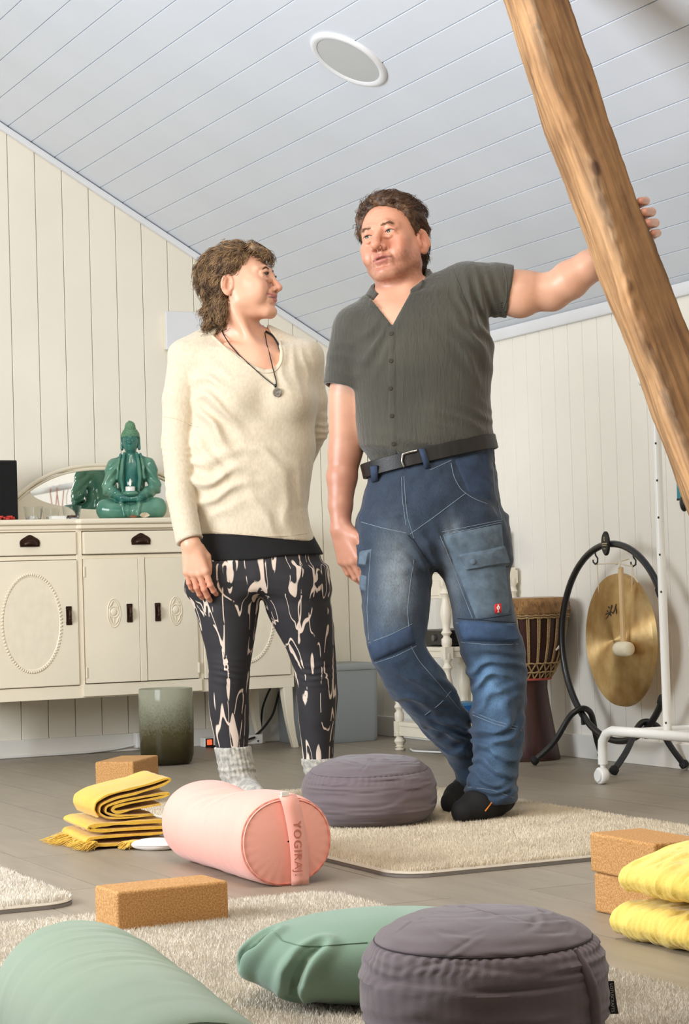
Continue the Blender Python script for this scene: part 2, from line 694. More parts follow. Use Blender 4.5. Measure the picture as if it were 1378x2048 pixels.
def strands(roots, dirs, length, r0, nseg=5, gravity=0.0, curl=0.0, seed=1, hug=None, lift=0.3, flat=0.6):
    """hair: tapered three-sided strands; hug(P) pushes points out of the head"""
    g = np.random.default_rng(seed)
    N = len(roots)
    P = np.array(roots, float)
    D = np.array(dirs, float)
    L = length*np.ones(N)
    pts = [P.copy()]
    ph = g.random((N, 3))*6.28
    for i in range(nseg):
        D = D+np.array([0, 0, -gravity])/nseg+curl*np.sin(ph+i*1.7)/nseg
        D /= np.linalg.norm(D, axis=1)[:, None]
        P = P+D*(L/nseg)[:, None]
        if hug is not None:
            P = hug(P)
        pts.append(P.copy())
    pts = np.stack(pts, 1)
    T = np.gradient(pts, axis=1)
    T /= np.linalg.norm(T, axis=2)[..., None]+1e-9
    ref = g.normal(size=(N, 1, 3))
    S = np.cross(T, ref)
    S /= np.linalg.norm(S, axis=2)[..., None]+1e-9
    Bn = np.cross(T, S)
    rad = r0*np.linspace(1, 0.25, nseg+1)[None, :, None]*(0.7+0.6*g.random((N, 1, 1)))
    ring = [pts+rad*(math.cos(t)*S+math.sin(t)*Bn) for t in (0, 2.094, 4.189)]
    V = np.stack(ring, 2).reshape(-1, 3)
    base = (np.arange(N)*(nseg+1)*3)[:, None, None]
    ii = (np.arange(nseg)*3)[None, :, None]
    jj = np.arange(3)[None, None, :]
    j2 = (jj+1) % 3
    Fq = np.stack([base+ii+jj, base+ii+j2, base+ii+3+j2, base+ii+3+jj], -1).reshape(-1, 4)
    tone = np.repeat(g.random(N), (nseg+1)*3)
    return V, Fq, tone

# ------------------------------------------------------------------ wall and ceiling fittings
cl = thing('ceiling_speaker', 'round white flush speaker with grey grille in the sloped ceiling', 'speaker', RC, YAW)
cc = np.array([-1.165, -2.306, KNEE+SLOPE*1.165])
vdir = np.array([0, 1.0, 0])


def disc_pts(r, h, n=48):
    return [cc+cdir*r*math.cos(2*math.pi*i/n)+vdir*r*math.sin(2*math.pi*i/n)-cnor*h for i in range(n)]


def rings(profile, n=48):
    q = MB()
    vs, fs = [], []
    for r, h in profile:
        vs += disc_pts(r, h, n)
    for i in range(len(profile)-1):
        for j in range(n):
            fs.append((i*n+j, i*n+(j+1) % n, (i+1)*n+(j+1) % n, (i+1)*n+j))
    return q.add(vs, fs), n


q, n_ = rings([(0.133, 0.0), (0.133, 0.006), (0.128, 0.011), (0.118, 0.012), (0.110, 0.008), (0.110, 0.002)])
part('speaker_rim', q, Mt['trim'], cl, smooth=True)
q, n_ = rings([(0.110, 0.006), (0.08, 0.0075), (0.04, 0.008), (0.001, 0.008)])
Mt['grille'] = mat('grey_grille_cloth', srgb(196, 197, 197), 0.8, bump=0.4, bscale=900, bdist=0.001)
part('speaker_grille', q, Mt['grille'], cl, smooth=True)

wbx = thing('wall_box', 'square white cover box mounted on the gable wall behind the woman', 'box', R(-0.859, -0.001, 1.738), YAW)
part('box_body', MB().bx(-0.080, 0.080, -0.034, 0, -0.078, 0.078), Mt['wall'], wbx, bevel=0.004)
part('box_cover', MB().bx(-0.083, 0.083, -0.046, -0.034, -0.081, 0.081), Mt['trim'], wbx, bevel=0.004)

# ------------------------------------------------------------------ sideboard with mirror back
SBV = -0.235
sb = thing('sideboard', 'long ivory painted antique sideboard with oval mirror back on tapered legs', 'sideboard', R(-1.2275, SBV, 0), YAW)
FY = -0.195   # front plane of the outer bays
HW = 0.66
q = MB()
q.bx(-HW+0.01, HW-0.01, FY+0.02, 0.205, 0.252, 0.90)
q.bx(-HW+0.01, HW-0.01, FY, FY+0.02, 0.247, 0.297)       # lower rail
q.bx(-HW+0.01, HW-0.01, FY, FY+0.02, 0.784, 0.800)
q.bx(-HW+0.01, HW-0.01, FY, FY+0.02, 0.893, 0.903)
for x0, x1 in ((-HW+0.01, -0.636), (-0.257, -0.236), (0.236, 0.257), (0.636, HW-0.01)):
    q.bx(x0-0.001, x1+0.001, FY-0.0015, FY+0.022, 0.29, 0.8945)
q.bx(-0.246, 0.246, FY-0.012, FY+0.004, 0.252, 0.300)
part('carcass', q, Mt['furn'], sb, bevel=0.002, seg=1)
q = MB()
q.prism([(-HW-0.02, FY-0.022, 0), (-0.262, FY-0.022, 0), (-0.250, FY-0.036, 0), (0.250, FY-0.036, 0), (0.262, FY-0.022, 0), (HW+0.02, FY-0.022, 0), (HW+0.02, 0.215, 0), (-HW-0.02, 0.215, 0)], (0, 0, 0.022))
for o_ in range(len(q.v)):
    q.v[o_] = (q.v[o_][0], q.v[o_][1], q.v[o_][2]+0.919)
part('top_board', q, Mt['furn'], sb, bevel=0.008, seg=3)
q = MB()
q.prism([(-HW, FY-0.008, 0.901), (-0.256, FY-0.008, 0.901), (-0.246, FY-0.022, 0.901), (0.246, FY-0.022, 0.901), (0.256, FY-0.008, 0.901), (HW, FY-0.008, 0.901), (HW, 0.205, 0.901), (-HW, 0.205, 0.901)], (0, 0, 0.0185))
part('top_moulding', q, Mt['furn'], sb, bevel=0.005, seg=2)


def bin_pull(parent, x, y, z, w=0.074):
    """cup pull with a scalloped back plate"""
    prof = []
    for t in np.linspace(0, 1, 15):
        xx = -w/2+w*t
        prof.append((xx, 0, 0.004+0.016*math.sin(math.pi*t)**0.7+0.006*math.sin(math.pi*t)**6))
    poly = [(-w/2, 0, -0.018), (-w/2-0.002, 0, -0.004)]+prof+[(w/2+0.002, 0, -0.004), (w/2, 0, -0.018)]
    qq = MB().prism([(p[0], y, p[2]+z) for p in poly], (0, -0.004, 0))
    n, m = 13, 7
    P = np.zeros((n, m, 3))
    for i in range(n):
        a_ = math.pi*i/(n-1)
        for j in range(m):
            b_ = math.pi/2*j/(m-1)
            P[i, j] = (x*0+math.cos(a_)*w*0.42*(0.85+0.15*math.cos(b_)), y-0.004-0.020*math.sin(b_)*math.sin(a_)**0.6, z-0.014+0.026*math.sin(a_)*math.cos(b_)**0.8)
    qq.grid(P)
    o = part('drawer_handle', qq, Mt['brass'], parent, smooth=True)
    o.location.x = x
    m_ = o.modifiers.new('solid', 'SOLIDIFY')
    m_.thickness = 0.0012
    return o


def plate_handle(parent, x, y, z):
    h, w = 0.036, 0.012
    poly = []
    for t in np.linspace(0, 2*math.pi, 25)[:-1]:
        zz = math.cos(t)
        xx = math.sin(t)
        f = 0.78+0.22*abs(zz)**3
        poly.append((x+w*np.sign(xx)*min(1, abs(xx)*1.6)*f*1.15, y, z+h*np.sign(zz)*min(1, abs(zz)*1.25)))
    qq = MB().prism(poly, (0, -0.004, 0))
    qq.tube([(x, y-0.003, z+0.022), (x, y-0.016, z+0.018), (x, y-0.020, z), (x, y-0.014, z-0.020), (x, y-0.003, z-0.026)], [0.004, 0.0055, 0.006, 0.0055, 0.004], 8)
    qq.ball((x, y-0.018, z-0.012), 0.007, 10, 6)
    return part('door_handle', qq, Mt['brass'], parent, smooth=True)


def drawer(x0, x1, z0, z1, y):
    d = part('drawer', MB().bx(x0+0.002, x1-0.002, y-0.010, y+0.012, z0+0.002, z1-0.002), Mt['furn'], sb, bevel=0.004)
    return d


d1 = drawer(-0.636, -0.257, 0.801, 0.892, FY)
bin_pull(d1, -0.447, FY-0.010, 0.855)
d2 = drawer(-0.236, 0.236, 0.801, 0.892, FY-0.010)
bin_pull(d2, 0.0, FY-0.020, 0.855)
d3 = drawer(0.257, 0.636, 0.801, 0.892, FY)
bin_pull(d3, 0.447, FY-0.010, 0.855)


def oval_door(x0, x1, hx):
    d = part('door', MB().bx(x0+0.002, x1-0.002, FY-0.010, FY+0.012, 0.299, 0.782), Mt['furn'], sb, bevel=0.004)
    qq = MB()
    xc, zc, rx, rz = (x0+x1)/2, 0.543, 0.117, 0.187
    for i in range(86):
        t = 2*math.pi*i/86
        nrm = np.array([math.cos(t)/rx, 0, math.sin(t)/rz])
        nrm /= np.linalg.norm(nrm)
        p = np.array([xc+rx*math.cos(t), FY-0.0115, zc+rz*math.sin(t)])
        tg = np.array([-nrm[2], 0, nrm[0]])
        k = len(qq.v)
        qq.ball((0, 0, 0), 1.0, 8, 4)
        for j in range(k, len(qq.v)):
            w = qq.v[j]
            pp = p+nrm*w[0]*0.0062+tg*w[2]*0.0042+np.array([0, w[1]*0.0045, 0])
            qq.v[j] = tuple(pp)
    o = part('beaded_oval', qq, Mt['furn'], d, smooth=True)
    part('oval_panel', MB().lathe([(0.0, 0.0), (0.94, 0.0), (0.97, -0.0022), (0.985, 0.002)], (0, 0, 0), 64, axis='y'), Mt['furn'], d, smooth=False)
    op = [c for c in bpy.data.objects if c.parent == d and c.name.startswith('oval_panel')][-1]
    op.scale = (rx, 1.0, rz)
    op.location = (xc, FY-0.0105, zc)
    plate_handle(d, hx, FY-0.010, 0.568)
    return d


oval_door(-0.636, -0.257, -0.298)
oval_door(0.257, 0.636, 0.298)


def bowed_door(x0, x1, hx, mx):
    P = np.zeros((13, 2, 3))
    xs = np.linspace(x0+0.002, x1-0.002, 13)
    bow = lambda x: FY-0.012-0.010*(1-(x/0.236)**2)
    qq = MB()
    poly = [(x, bow(x), 0.304) for x in xs]+[(xs[-1], FY+0.012, 0.304), (xs[0], FY+0.012, 0.304)]
    qq.prism(poly, (0, 0, 0.480))
    d = part('door', qq, Mt['furn'], sb, smooth=True)
    # carved cartouche: oval rim, inner circle, leaf ribs
    m_ = MB()
    y = bow(mx)-0.0005

    def loop(cx, cz, rx, rz, r):
        m_.tube([(cx+rx*math.cos(t), bow(cx+rx*math.cos(t))-0.001, cz+rz*math.sin(t)) for t in np.linspace(0, 2*math.pi, 33)[:-1]], r, 6, closed=True)
    loop(mx, 0.572, 0.026, 0.055, 0.0022)
    loop(mx, 0.576, 0.0185, 0.021, 0.0025)
    m_.ball((mx, y, 0.576), (0.014, 0.005, 0.015), 14, 8)
    for s_ in (-1, 1):
        m_.tube([(mx+s_*0.020, y-0.001, 0.560), (mx+s_*0.013, y-0.002, 0.540), (mx+s_*0.002, y-0.001, 0.524)], [0.003, 0.003, 0.0015], 6)
        m_.tube([(mx+s_*0.018, y-0.001, 0.594), (mx+s_*0.010, y-0.002, 0.608), (mx+s_*0.002, y-0.001, 0.620)], [0.003, 0.003, 0.0015], 6)
    m_.tube([(mx, y-0.001, 0.553), (mx, y-0.001, 0.524)], 0.002, 6)
    part('carved_cartouche', m_, Mt['furn'], d, smooth=True)
    plate_handle(d, hx, bow(hx)-0.0005, 0.570)
    for hz in (0.345, 0.735):
        h_ = MB().tube([(x0+0.001 if hx > mx else x1-0.001, FY-0.014, hz-0.02), (x0+0.001 if hx > mx else x1-0.001, FY-0.014, hz+0.02)], 0.0045, 8)
        part('hinge', h_, Mt['furn'], d, smooth=True)
    return d


bowed_door(-0.234, -0.014, -0.055, -0.118)
bowed_door(0.014, 0.234, 0.062, 0.139)
part('centre_stile', MB().bx(-0.014, 0.014, FY-0.022, FY+0.01, 0.302, 0.788), Mt['furn'], sb, bevel=0.003)
for sx in (-1, 1):
    for yy in (FY+0.022, 0.175):
        q = MB()
        zs = [0.255, 0.20, 0.12, 0.05, 0.0]
        ws = [0.042, 0.040, 0.032, 0.027, 0.026]
        off = [0, 0.003, 0.010, 0.022, 0.034]
        V = []
        for z, w, o_ in zip(zs, ws, off):
            x = sx*(0.632-0.010+o_)
            V.append([(x-w/2, yy-w/2, z), (x+w/2, yy-w/2, z), (x+w/2, yy+w/2, z), (x-w/2, yy+w/2, z)])
        q.add([p for r_ in V for p in r_], [(i*4+j, i*4+(j+1) % 4, i*4+4+(j+1) % 4, i*4+4+j) for i in range(4) for j in range(4)]+[(0, 3, 2, 1), (16, 17, 18, 19)])
        part('leg', q, Mt['furn'], sb, bevel=0.004)

# mirror back: carved frame with an oval opening
fr = []
MX, MZ, MRX, MRZ = 0.0, 1.075, 0.325, 0.083


def outer(x):
    ax_ = abs(x)
    if ax_ > 0.40:
        return 1.036-0.02*((ax_-0.40)/0.10)
    t = ax_/0.40
    return 1.182-0.146*t**2.6


pts_o, pts_i = [], []
NO = 96
for i in range(NO):
    t = 2*math.pi*i/NO
    c, s_ = math.cos(t), math.sin(t)
    pts_i.append((MX+MRX*c, MZ+MRZ*s_))
    # march outwards along the ellipse ray
    k = 1.0
    while k < 6:
        x, z = MRX*c*k, MZ+MRZ*s_*k
        if abs(x) > 0.50 or z < 0.943 or z > outer(x):
            break
        k += 0.01
    pts_o.append((MRX*c*k, min(max(MZ+MRZ*s_*k, 0.942), outer(MRX*c*k))))
y0, y1 = 0.170, 0.196
q = MB()
vs, fs = [], []
for (x, z) in pts_i:
    vs.append((x, y1, z))
for (x, z) in pts_i:
    vs.append((x, y0+0.004, z))
for (xi, zi), (xo, zo) in zip(pts_i, pts_o):
    vs.append((xi+(xo-xi)*0.18+(xi-MX)*0.006, y0-0.004, zi+(zo-zi)*0.18))
for (x, z) in pts_o:
    vs.append((x, y0, z))
for (x, z) in pts_o:
    vs.append((x, y1, z))
for r_ in range(4):
    for j in range(NO):
        fs.append((r_*NO+j, r_*NO+(j+1) % NO, (r_+1)*NO+(j+1) % NO, (r_+1)*NO+j))
for j in range(NO):
    fs.append((4*NO+j, 4*NO+(j+1) % NO, (j+1) % NO, j))
q.add(vs, [f[::-1] for f in fs])
for dz, r_ in ((-0.007, 0.008), (-0.024, 0.0045)):
    q.tube([(x, y0-0.003, outer(x)+dz) for x in np.linspace(-0.385, 0.385, 41)], r_, 8)
for sx in (-1, 1):
    q.tube([(sx*0.385, y0-0.003, outer(0.385)-0.007), (sx*0.40, y0-0.004, 1.024), (sx*0.43, y0-0.004, 1.022), (sx*0.50, y0-0.003, 1.012)], 0.008, 8)
    q.bx(sx*0.40-0.10*(sx < 0), sx*0.40+0.10*(sx > 0), y0, y1, 0.942, 1.012)
mf = part('mirror_frame', q, Mt['furn'], sb, smooth=True)
q = MB()
vs = [(MX+MRX*1.02*math.cos(t), y0+0.008, MZ+MRZ*1.04*math.sin(t)) for t in np.linspace(0, 2*math.pi, 65)[:-1]]
q.prism(vs, (0, 0.004, 0))
part('mirror_glass', q, Mt['mirror'], mf)

# ------------------------------------------------------------------ things on the sideboard
TOPZ = 0.941


def onsb(px, v):
    """point on the sideboard top seen at picture column px and standing v from the gable wall"""
    d = ray(px, 1040)
    n = bX
    t = np.dot(R(0, v)-cO, n)/np.dot(d, n)
    p = cO+d*t
    return np.array([p[0], p[1], TOPZ])


def mix_glass(name, col_, rough=0.05, alpha=0.25):
    m = bpy.data.materials.new(name)
    m.use_nodes = True
    b_ = m.node_tree.nodes['Principled BSDF']
    b_.inputs['Base Color'].default_value = col_
    b_.inputs['Roughness'].default_value = rough
    b_.inputs['Transmission Weight'].default_value = 1.0
    b_.inputs['IOR'].default_value = 1.3
    return m


Mt['glass'] = mix_glass('clear_glass', (0.96, 0.97, 0.96, 1))
Mt['wax'] = mat('white_wax', srgb(240, 234, 222), 0.5, sss=0.0)
Mt['darkwax'] = mat('brown_wax', srgb(96, 60, 44), 0.5)
for i, (px, v, s_, lab, wax) in enumerate(((67, -0.33, 1.05, 'clear votive glass nearest the black speaker on the sideboard', 'wax'),
                                         (102, -0.27, 0.95, 'clear votive glass standing behind the small white box', 'wax'),
                                         (144, -0.35, 1.02, 'clear votive glass with a brown candle stub', 'darkwax'))):
    p = onsb(px, v)
    g = thing('votive_glass', lab, 'glass', p, YAW, 'votive glasses on the sideboard')
    q = MB().lathe([(0.0, 0.001), (0.026*s_, 0.001), (0.028*s_, 0.004), (0.037*s_, 0.052*s_), (0.0352*s_, 0.052*s_), (0.0262*s_, 0.007), (0.0, 0.006)], n=28)
    part('glass_bowl', q, Mt['glass'], g, smooth=True)
    q = MB().lathe([(0.0, 0.0075), (0.019*s_, 0.0075), (0.0195*s_, 0.0165), (0.017*s_, 0.018), (0.0, 0.0175)], n=20)
    q.tube([(0, 0, 0.017), (0.0006, 0, 0.023)], 0.0009, 6)
    part('candle_stub', q, Mt[wax], g, smooth=True)
p = onsb(116, -0.34)
bxo = thing('small_box', 'small flat white cardboard box between the votive glasses', 'box', p, YAW)
part('box_base', MB().bx(-0.031, 0.031, -0.02, 0.02, 0.0005, 0.012), Mt['white'], bxo, bevel=0.0015)
part('box_lid', MB().bx(-0.032, 0.032, -0.021, 0.021, 0.0115, 0.016), Mt['white'], bxo, bevel=0.0015)

p = onsb(-18, -0.31)
sp = thing('speaker', 'upright black speaker box at the sideboard end by the votive glasses', 'speaker', p, YAW+0.06)
part('speaker_cabinet', MB().bx(-0.085, 0.085, -0.075, 0.085, 0.0, 0.232), Mt['black'], sp, bevel=0.005)
part('speaker_grille', MB().bx(-0.079, 0.079, -0.081, -0.075, 0.006, 0.226), mat('black_grille_cloth', srgb(9, 9, 10), 0.9, bump=0.3, bscale=700), sp, bevel=0.002)
p = onsb(8, -0.418)
be = thing('bead_strand', 'coiled strand of small coral red beads in front of the black speaker', 'beads', p, 0)
q = MB()
Mt['coral'] = mat('coral_red', srgb(190, 52, 40), 0.4, 0.2, 60)
for i in range(46):
    t = i*0.42
    rr_ = 0.010+0.017*(i/46)
    q.ball((rr_*1.5*math.cos(t), 0.012*math.sin(t)*1.2, 0.0045+0.0075*((i*5) % 3)/2), 0.0047, 8, 5)
o = part('coral_beads', q, Mt['coral'], be, smooth=True)
o['kind'] = 'stuff'

# seated statue (ceramic), holding a bowl
SD = 8.42
sp0 = onsb(265, -0.285)
ST_S = 0.395
Mt['ceramic'] = mat('teal_celadon_glaze', srgb(112, 156, 130), 0.16, c2=srgb(44, 108, 94), vscale=9, bump=0.05, bscale=80, contrast=(0.25, 0.75), attr='Col')


def statue_sdf(P):
    x = np.abs(P[:, 0])
    S_ = np.stack([x, P[:, 1], P[:, 2]], 1)
    # folded legs: knees wide, shins crossing
    d = s_cone(S_, (0.035, 0.03, 0.055), (0.175, -0.075, 0.058), 0.066, 0.052)
    d = smin(d, s_cone(S_, (0.165, -0.085, 0.050), (0.02, -0.145, 0.040), 0.050, 0.036), 0.03)
    d = smin(d, s_ell(P, (0, -0.03, 0.055), (0.15, 0.10, 0.055)), 0.03)
    # torso
    d = smin(d, s_ell(P, (0, 0.035, 0.13), (0.092, 0.075, 0.09)), 0.03)
    d = smin(d, s_ell(P, (0, 0.025, 0.25), (0.105, 0.068, 0.095)), 0.04)
    d = smin(d, s_cone(S_, (0.02, 0.02, 0.325), (0.105, 0.02, 0.285), 0.042, 0.046), 0.03)
    # belly and chest
    d = smin(d, s_ell(P, (0, -0.028, 0.19), (0.06, 0.04, 0.06)), 0.03)
    # upper arm, forearm, hand
    d = smin(d, s_cone(S_, (0.118, 0.01, 0.285), (0.150, 0.00, 0.175), 0.046, 0.040), 0.02)
    d = smin(d, s_cone(S_, (0.150, -0.005, 0.170), (0.060, -0.115, 0.115), 0.040, 0.022), 0.015)
    d = smin(d, s_cone(S_, (0.060, -0.115, 0.113), (0.008, -0.125, 0.108), 0.021, 0.016), 0.008)
    # neck, head
    d = smin(d, s_cone(P, (0, 0.01, 0.33), (0, 0.002, 0.385), 0.032, 0.030), 0.02)
    d = smin(d, s_ell(P, (0, 0.0, 0.425), (0.052, 0.056, 0.066)), 0.012)
    d = smin(d, s_ell(P, (0, -0.012, 0.392), (0.036, 0.038, 0.030)), 0.015)
    # hair cap and top knot
    hc = s_ell(P, (0, 0.008, 0.448), (0.060, 0.062, 0.052))
    hc = smax(hc, 0.445-P[:, 2]-0.25*np.maximum(P[:, 1]+0.03, 0), 0.006)
    hc = smin(hc, s_ell(P, (0, 0.008, 0.500), (0.034, 0.034, 0.034)), 0.010)
    # curls
    a_ = np.arctan2(P[:, 0], -(P[:, 1]-0.008))
    hc = hc-0.0040*np.cos(a_*13+np.floor((P[:, 2]-0.44)/0.0125)*math.pi)*np.cos((P[:, 2]-0.44)/0.0125*math.pi*2)
    d = np.minimum(d, hc)
    # face: sockets, brow, nose, lips
    d = smax(d, -s_ell(S_, (0.021, -0.058, 0.428), (0.014, 0.009, 0.007)), 0.005)
    d = smin(d, s_ell(S_, (0.021, -0.048, 0.426), (0.011, 0.008, 0.0055)), 0.002)
    d = smin(d, s_cone(P, (0, -0.050, 0.436), (0, -0.061, 0.412), 0.0045, 0.0075), 0.004)
    d = smin(d, s_cone(P, (-0.007, -0.052, 0.411), (0.007, -0.052, 0.411), 0.0055, 0.0055), 0.004)
    d = smin(d, s_cone(P, (-0.010, -0.047, 0.396), (0.010, -0.047, 0.396), 0.0042, 0.0042), 0.003)
    d = smin(d, s_cone(P, (-0.008, -0.046, 0.389), (0.008, -0.046, 0.389), 0.0045, 0.0045), 0.003)
    # long ears
    d = smin(d, s_cone(S_, (0.054, 0.006, 0.445), (0.056, 0.004, 0.385), 0.009, 0.010), 0.004)
    # robe: open chest, folds along the edges and over the legs
    edge = s_chain(S_, [(0.040, -0.030, 0.355), (0.052, -0.055, 0.30), (0.060, -0.075, 0.22), (0.050, -0.10, 0.15)], [0.010, 0.013, 0.012, 0.009])
    d = smin(d, edge, 0.008)
    edge2 = s_chain(S_, [(0.064, -0.022, 0.350), (0.080, -0.050, 0.29), (0.086, -0.068, 0.22)], [0.009, 0.010, 0.008])
    d = smin(d, edge2, 0.006)
    fold = np.sin((S_[:, 0]*0.8+P[:, 2]*0.9)*120)*0.0038
    mk = np.clip((S_[:, 0]-0.07)/0.03, 0, 1)*np.clip((P[:, 2]-0.10)/0.03, 0, 1)*np.clip((0.33-P[:, 2])/0.03, 0, 1)
    d = d-fold*mk
    drape = s_chain(P, [(0.05, -0.10, 0.11), (0.055, -0.165, 0.07), (0.045, -0.172, 0.02)], [0.012, 0.014, 0.012], 0.0)
    drape = np.minimum(drape, s_chain(P, [(-0.06, -0.11, 0.10), (-0.05, -0.170, 0.06), (-0.04, -0.176, 0.018)], [0.010, 0.014, 0.010]))
    d = smin(d, drape, 0.008)
    # bowl in the hands
    d = smin(d, s_ell(P, (0, -0.135, 0.135), (0.052, 0.040, 0.018)), 0.004)
    d = smax(d, -s_ell(P, (0, -0.135, 0.157), (0.036, 0.028, 0.012)), 0.003)
    # flat underside
    d = smax(d, 0.004-P[:, 2], 0.004)
    return d


k_s = 0.395/0.534
Vs, Fs = polygonize(lambda P: statue_sdf(P), (-0.25, -0.20, -0.02), (0.25, 0.14, 0.55), 0.0031)
colr = np.ones((len(Vs), 3))
hr = Vs[:, 2] > 0.447
colr[hr] = (1.35, 1.15, 0.95)
sk = ((np.abs(Vs[:, 0]) < 0.045) & (Vs[:, 2] > 0.16) & (Vs[:, 1] < 0.0) & ~hr) | ((Vs[:, 2] > 0.33) & ~hr) | ((np.abs(Vs[:, 0]) < 0.10) & (Vs[:, 2] > 0.085) & (Vs[:, 2] < 0.13) & (Vs[:, 1] < -0.06))
colr[sk] = (0.45, 0.72, 0.80)
me = np_mesh('meditating_statue', Vs*k_s*np.array([0.83, 0.95, 1.0]), Fs, Mt['ceramic'], colors=colr)
st = link('meditating_statue', me, None, sp0, -0.40)
tag(st, 'glossy teal ceramic statue seated cross-legged on the sideboard, holding a bowl', 'statue')
Rz = np.array(Matrix.Rotation(-0.40, 3, 'Z'))
bp_ = sp0+Rz@(np.array([0, -0.135, 0.147])*k_s)
tl = thing('tealight', 'small white tealight with a lit flame in the statue bowl', 'candle', bp_, 0)
part('tealight_cup', MB().lathe([(0.0, 0.0), (0.0188, 0.0), (0.0192, 0.018), (0.0180, 0.018), (0.0178, 0.014), (0.0, 0.014)], n=24), Mt['white'], tl, smooth=True)
part('wick', MB().tube([(0, 0, 0.014), (0, 0, 0.022)], 0.0008, 6), Mt['black'], tl)
Mt['flame'] = bpy.data.materials.new('candle_flame')
Mt['flame'].use_nodes = True
bn = Mt['flame'].node_tree.nodes['Principled BSDF']
bn.inputs['Base Color'].default_value = (1, 0.8, 0.5, 1)
bn.inputs['Emission Color'].default_value = (1.0, 0.72, 0.42, 1)
bn.inputs['Emission Strength'].default_value = 1.6
part('flame', MB().lathe([(0.0, 0.020), (0.0032, 0.024), (0.0045, 0.030), (0.0030, 0.040), (0.0012, 0.047), (0.0, 0.050)], n=12), Mt['flame'], tl, smooth=True)
p = sp0+Rz@np.array([0.055, -0.152, 0.0])
cr = thing('shell', 'small cream ruffled shell at the foot of the statue', 'shell', (p[0], p[1], TOPZ), 0)
q = MB()
for i in range(7):
    t = -1.2+2.4*i/6
    q.tube([(0, 0, 0.004), (0.010*math.sin(t), -0.003, 0.004+0.010*math.cos(t)*0.7), (0.021*math.sin(t), -0.006, 0.005+0.016*math.cos(t))], [0.004, 0.0045, 0.003], 6)
part('shell_ribs', q, mat('shell_cream', srgb(222, 205, 176), 0.5, 0.15, 60), cr, smooth=True)
p = sp0+Rz@np.array([0.012, -0.160, 0.0])
pb = thing('pebble', 'tiny reddish brown pebble beside the shell', 'stone', (p[0], p[1], TOPZ), 0)
part('pebble_stone', MB().ball((0, 0, 0.0062), (0.017, 0.009, 0.006), 14, 8), mat('reddish_stone', srgb(140, 92, 62), 0.6, 0.3, 60), pb, smooth=True)

# ------------------------------------------------------------------ below and beside the sideboard
vb = fl(335, 1528)
vs_ = thing('glass_vase', 'wide smoky green glass vase darkening to brown at its base, on the floor', 'vase', (vb[0], vb[1], 0), 0)
m = bpy.data.materials.new('smoky_glass')
m.use_nodes = True
nt = m.node_tree
b_ = nt.nodes['Principled BSDF']
b_.inputs['Roughness'].default_value = 0.06
b_.inputs['Transmission Weight'].default_value = 0.55
b_.inputs['IOR'].default_value = 1.25
tcn = nt.nodes.new('ShaderNodeTexCoord')
sx_ = nt.nodes.new('ShaderNodeSeparateXYZ')
nt.links.new(tcn.outputs['Object'], sx_.inputs[0])
nz = nt.nodes.new('ShaderNodeTexNoise')
nz.inputs['Scale'].default_value = 140
nz2 = nt.nodes.new('ShaderNodeTexNoise')
nz2.inputs['Scale'].default_value = 9
nt.links.new(tcn.outputs['Object'], nz.inputs['Vector'])
nt.links.new(tcn.outputs['Object'], nz2.inputs['Vector'])
ma = nt.nodes.new('ShaderNodeMath')
ma.operation = 'MULTIPLY_ADD'
nt.links.new(nz.outputs['Fac'], ma.inputs[0])
ma.inputs[1].default_value = 0.10
nt.links.new(sx_.outputs[2], ma.inputs[2])
mb_ = nt.nodes.new('ShaderNodeMath')
mb_.operation = 'MULTIPLY_ADD'
nt.links.new(nz2.outputs['Fac'], mb_.inputs[0])
mb_.inputs[1].default_value = 0.05
nt.links.new(ma.outputs[0], mb_.inputs[2])
crp = nt.nodes.new('ShaderNodeValToRGB')
els = crp.color_ramp.elements
els[0].position, els[0].color = 0.05, srgb(52, 52, 40)
els[1].position, els[1].color = 0.25, srgb(168, 168, 142)
e_ = els.new(0.13)
e_.color = srgb(84, 74, 46)
e_ = els.new(0.19)
e_.color = srgb(120, 112, 78)
e_ = els.new(0.32)
e_.color = srgb(206, 206, 184)
nt.links.new(mb_.outputs[0], crp.inputs['Fac'])
nt.links.new(crp.outputs[0], b_.inputs['Base Color'])
Mt['smoky'] = m
rv, hv = 0.103, 0.285
q = MB().lathe([(0.0, 0.001), (rv*0.80, 0.001), (rv*0.90, 0.010), (rv*0.97, 0.035), (rv*1.0, 0.12), (rv*1.01, 0.2), (rv*0.985, hv-0.004), (rv*0.975, hv), (rv*0.95, hv-0.003), (rv*0.96, 0.2), (rv*0.94, 0.05), (rv*0.82, 0.016), (0.0, 0.014)], n=56)
part('glass_body', q, Mt['smoky'], vs_, smooth=True)

Mt['cable'] = mat('black_cable', srgb(20, 20, 20), 0.5)
Mt['wcable'] = mat('white_cable', srgb(225, 224, 220), 0.5)
p = R(-0.80, -0.075, 0.0)
ps = thing('power_strip', 'white power strip with a glowing red switch on the floor under the sideboard', 'power strip', p, YAW)
part('strip_body', MB().bx(-0.045, 0.22, -0.025, 0.025, 0.0, 0.040), Mt['white'], ps, bevel=0.005)
m = bpy.data.materials.new('red_switch_light')
m.use_nodes = True
bn = m.node_tree.nodes['Principled BSDF']
bn.inputs['Base Color'].default_value = (0.8, 0.05, 0.02, 1)
bn.inputs['Emission Color'].default_value = (1.0, 0.10, 0.03, 1)
bn.inputs['Emission Strength'].default_value = 1.6
part('rocker_switch', MB().bx(-0.034, -0.012, -0.031, -0.024, 0.010, 0.032), m, ps, bevel=0.002)
part('switch_bezel', MB().bx(-0.039, -0.007, -0.028, -0.024, 0.005, 0.037), Mt['black'], ps, bevel=0.001)
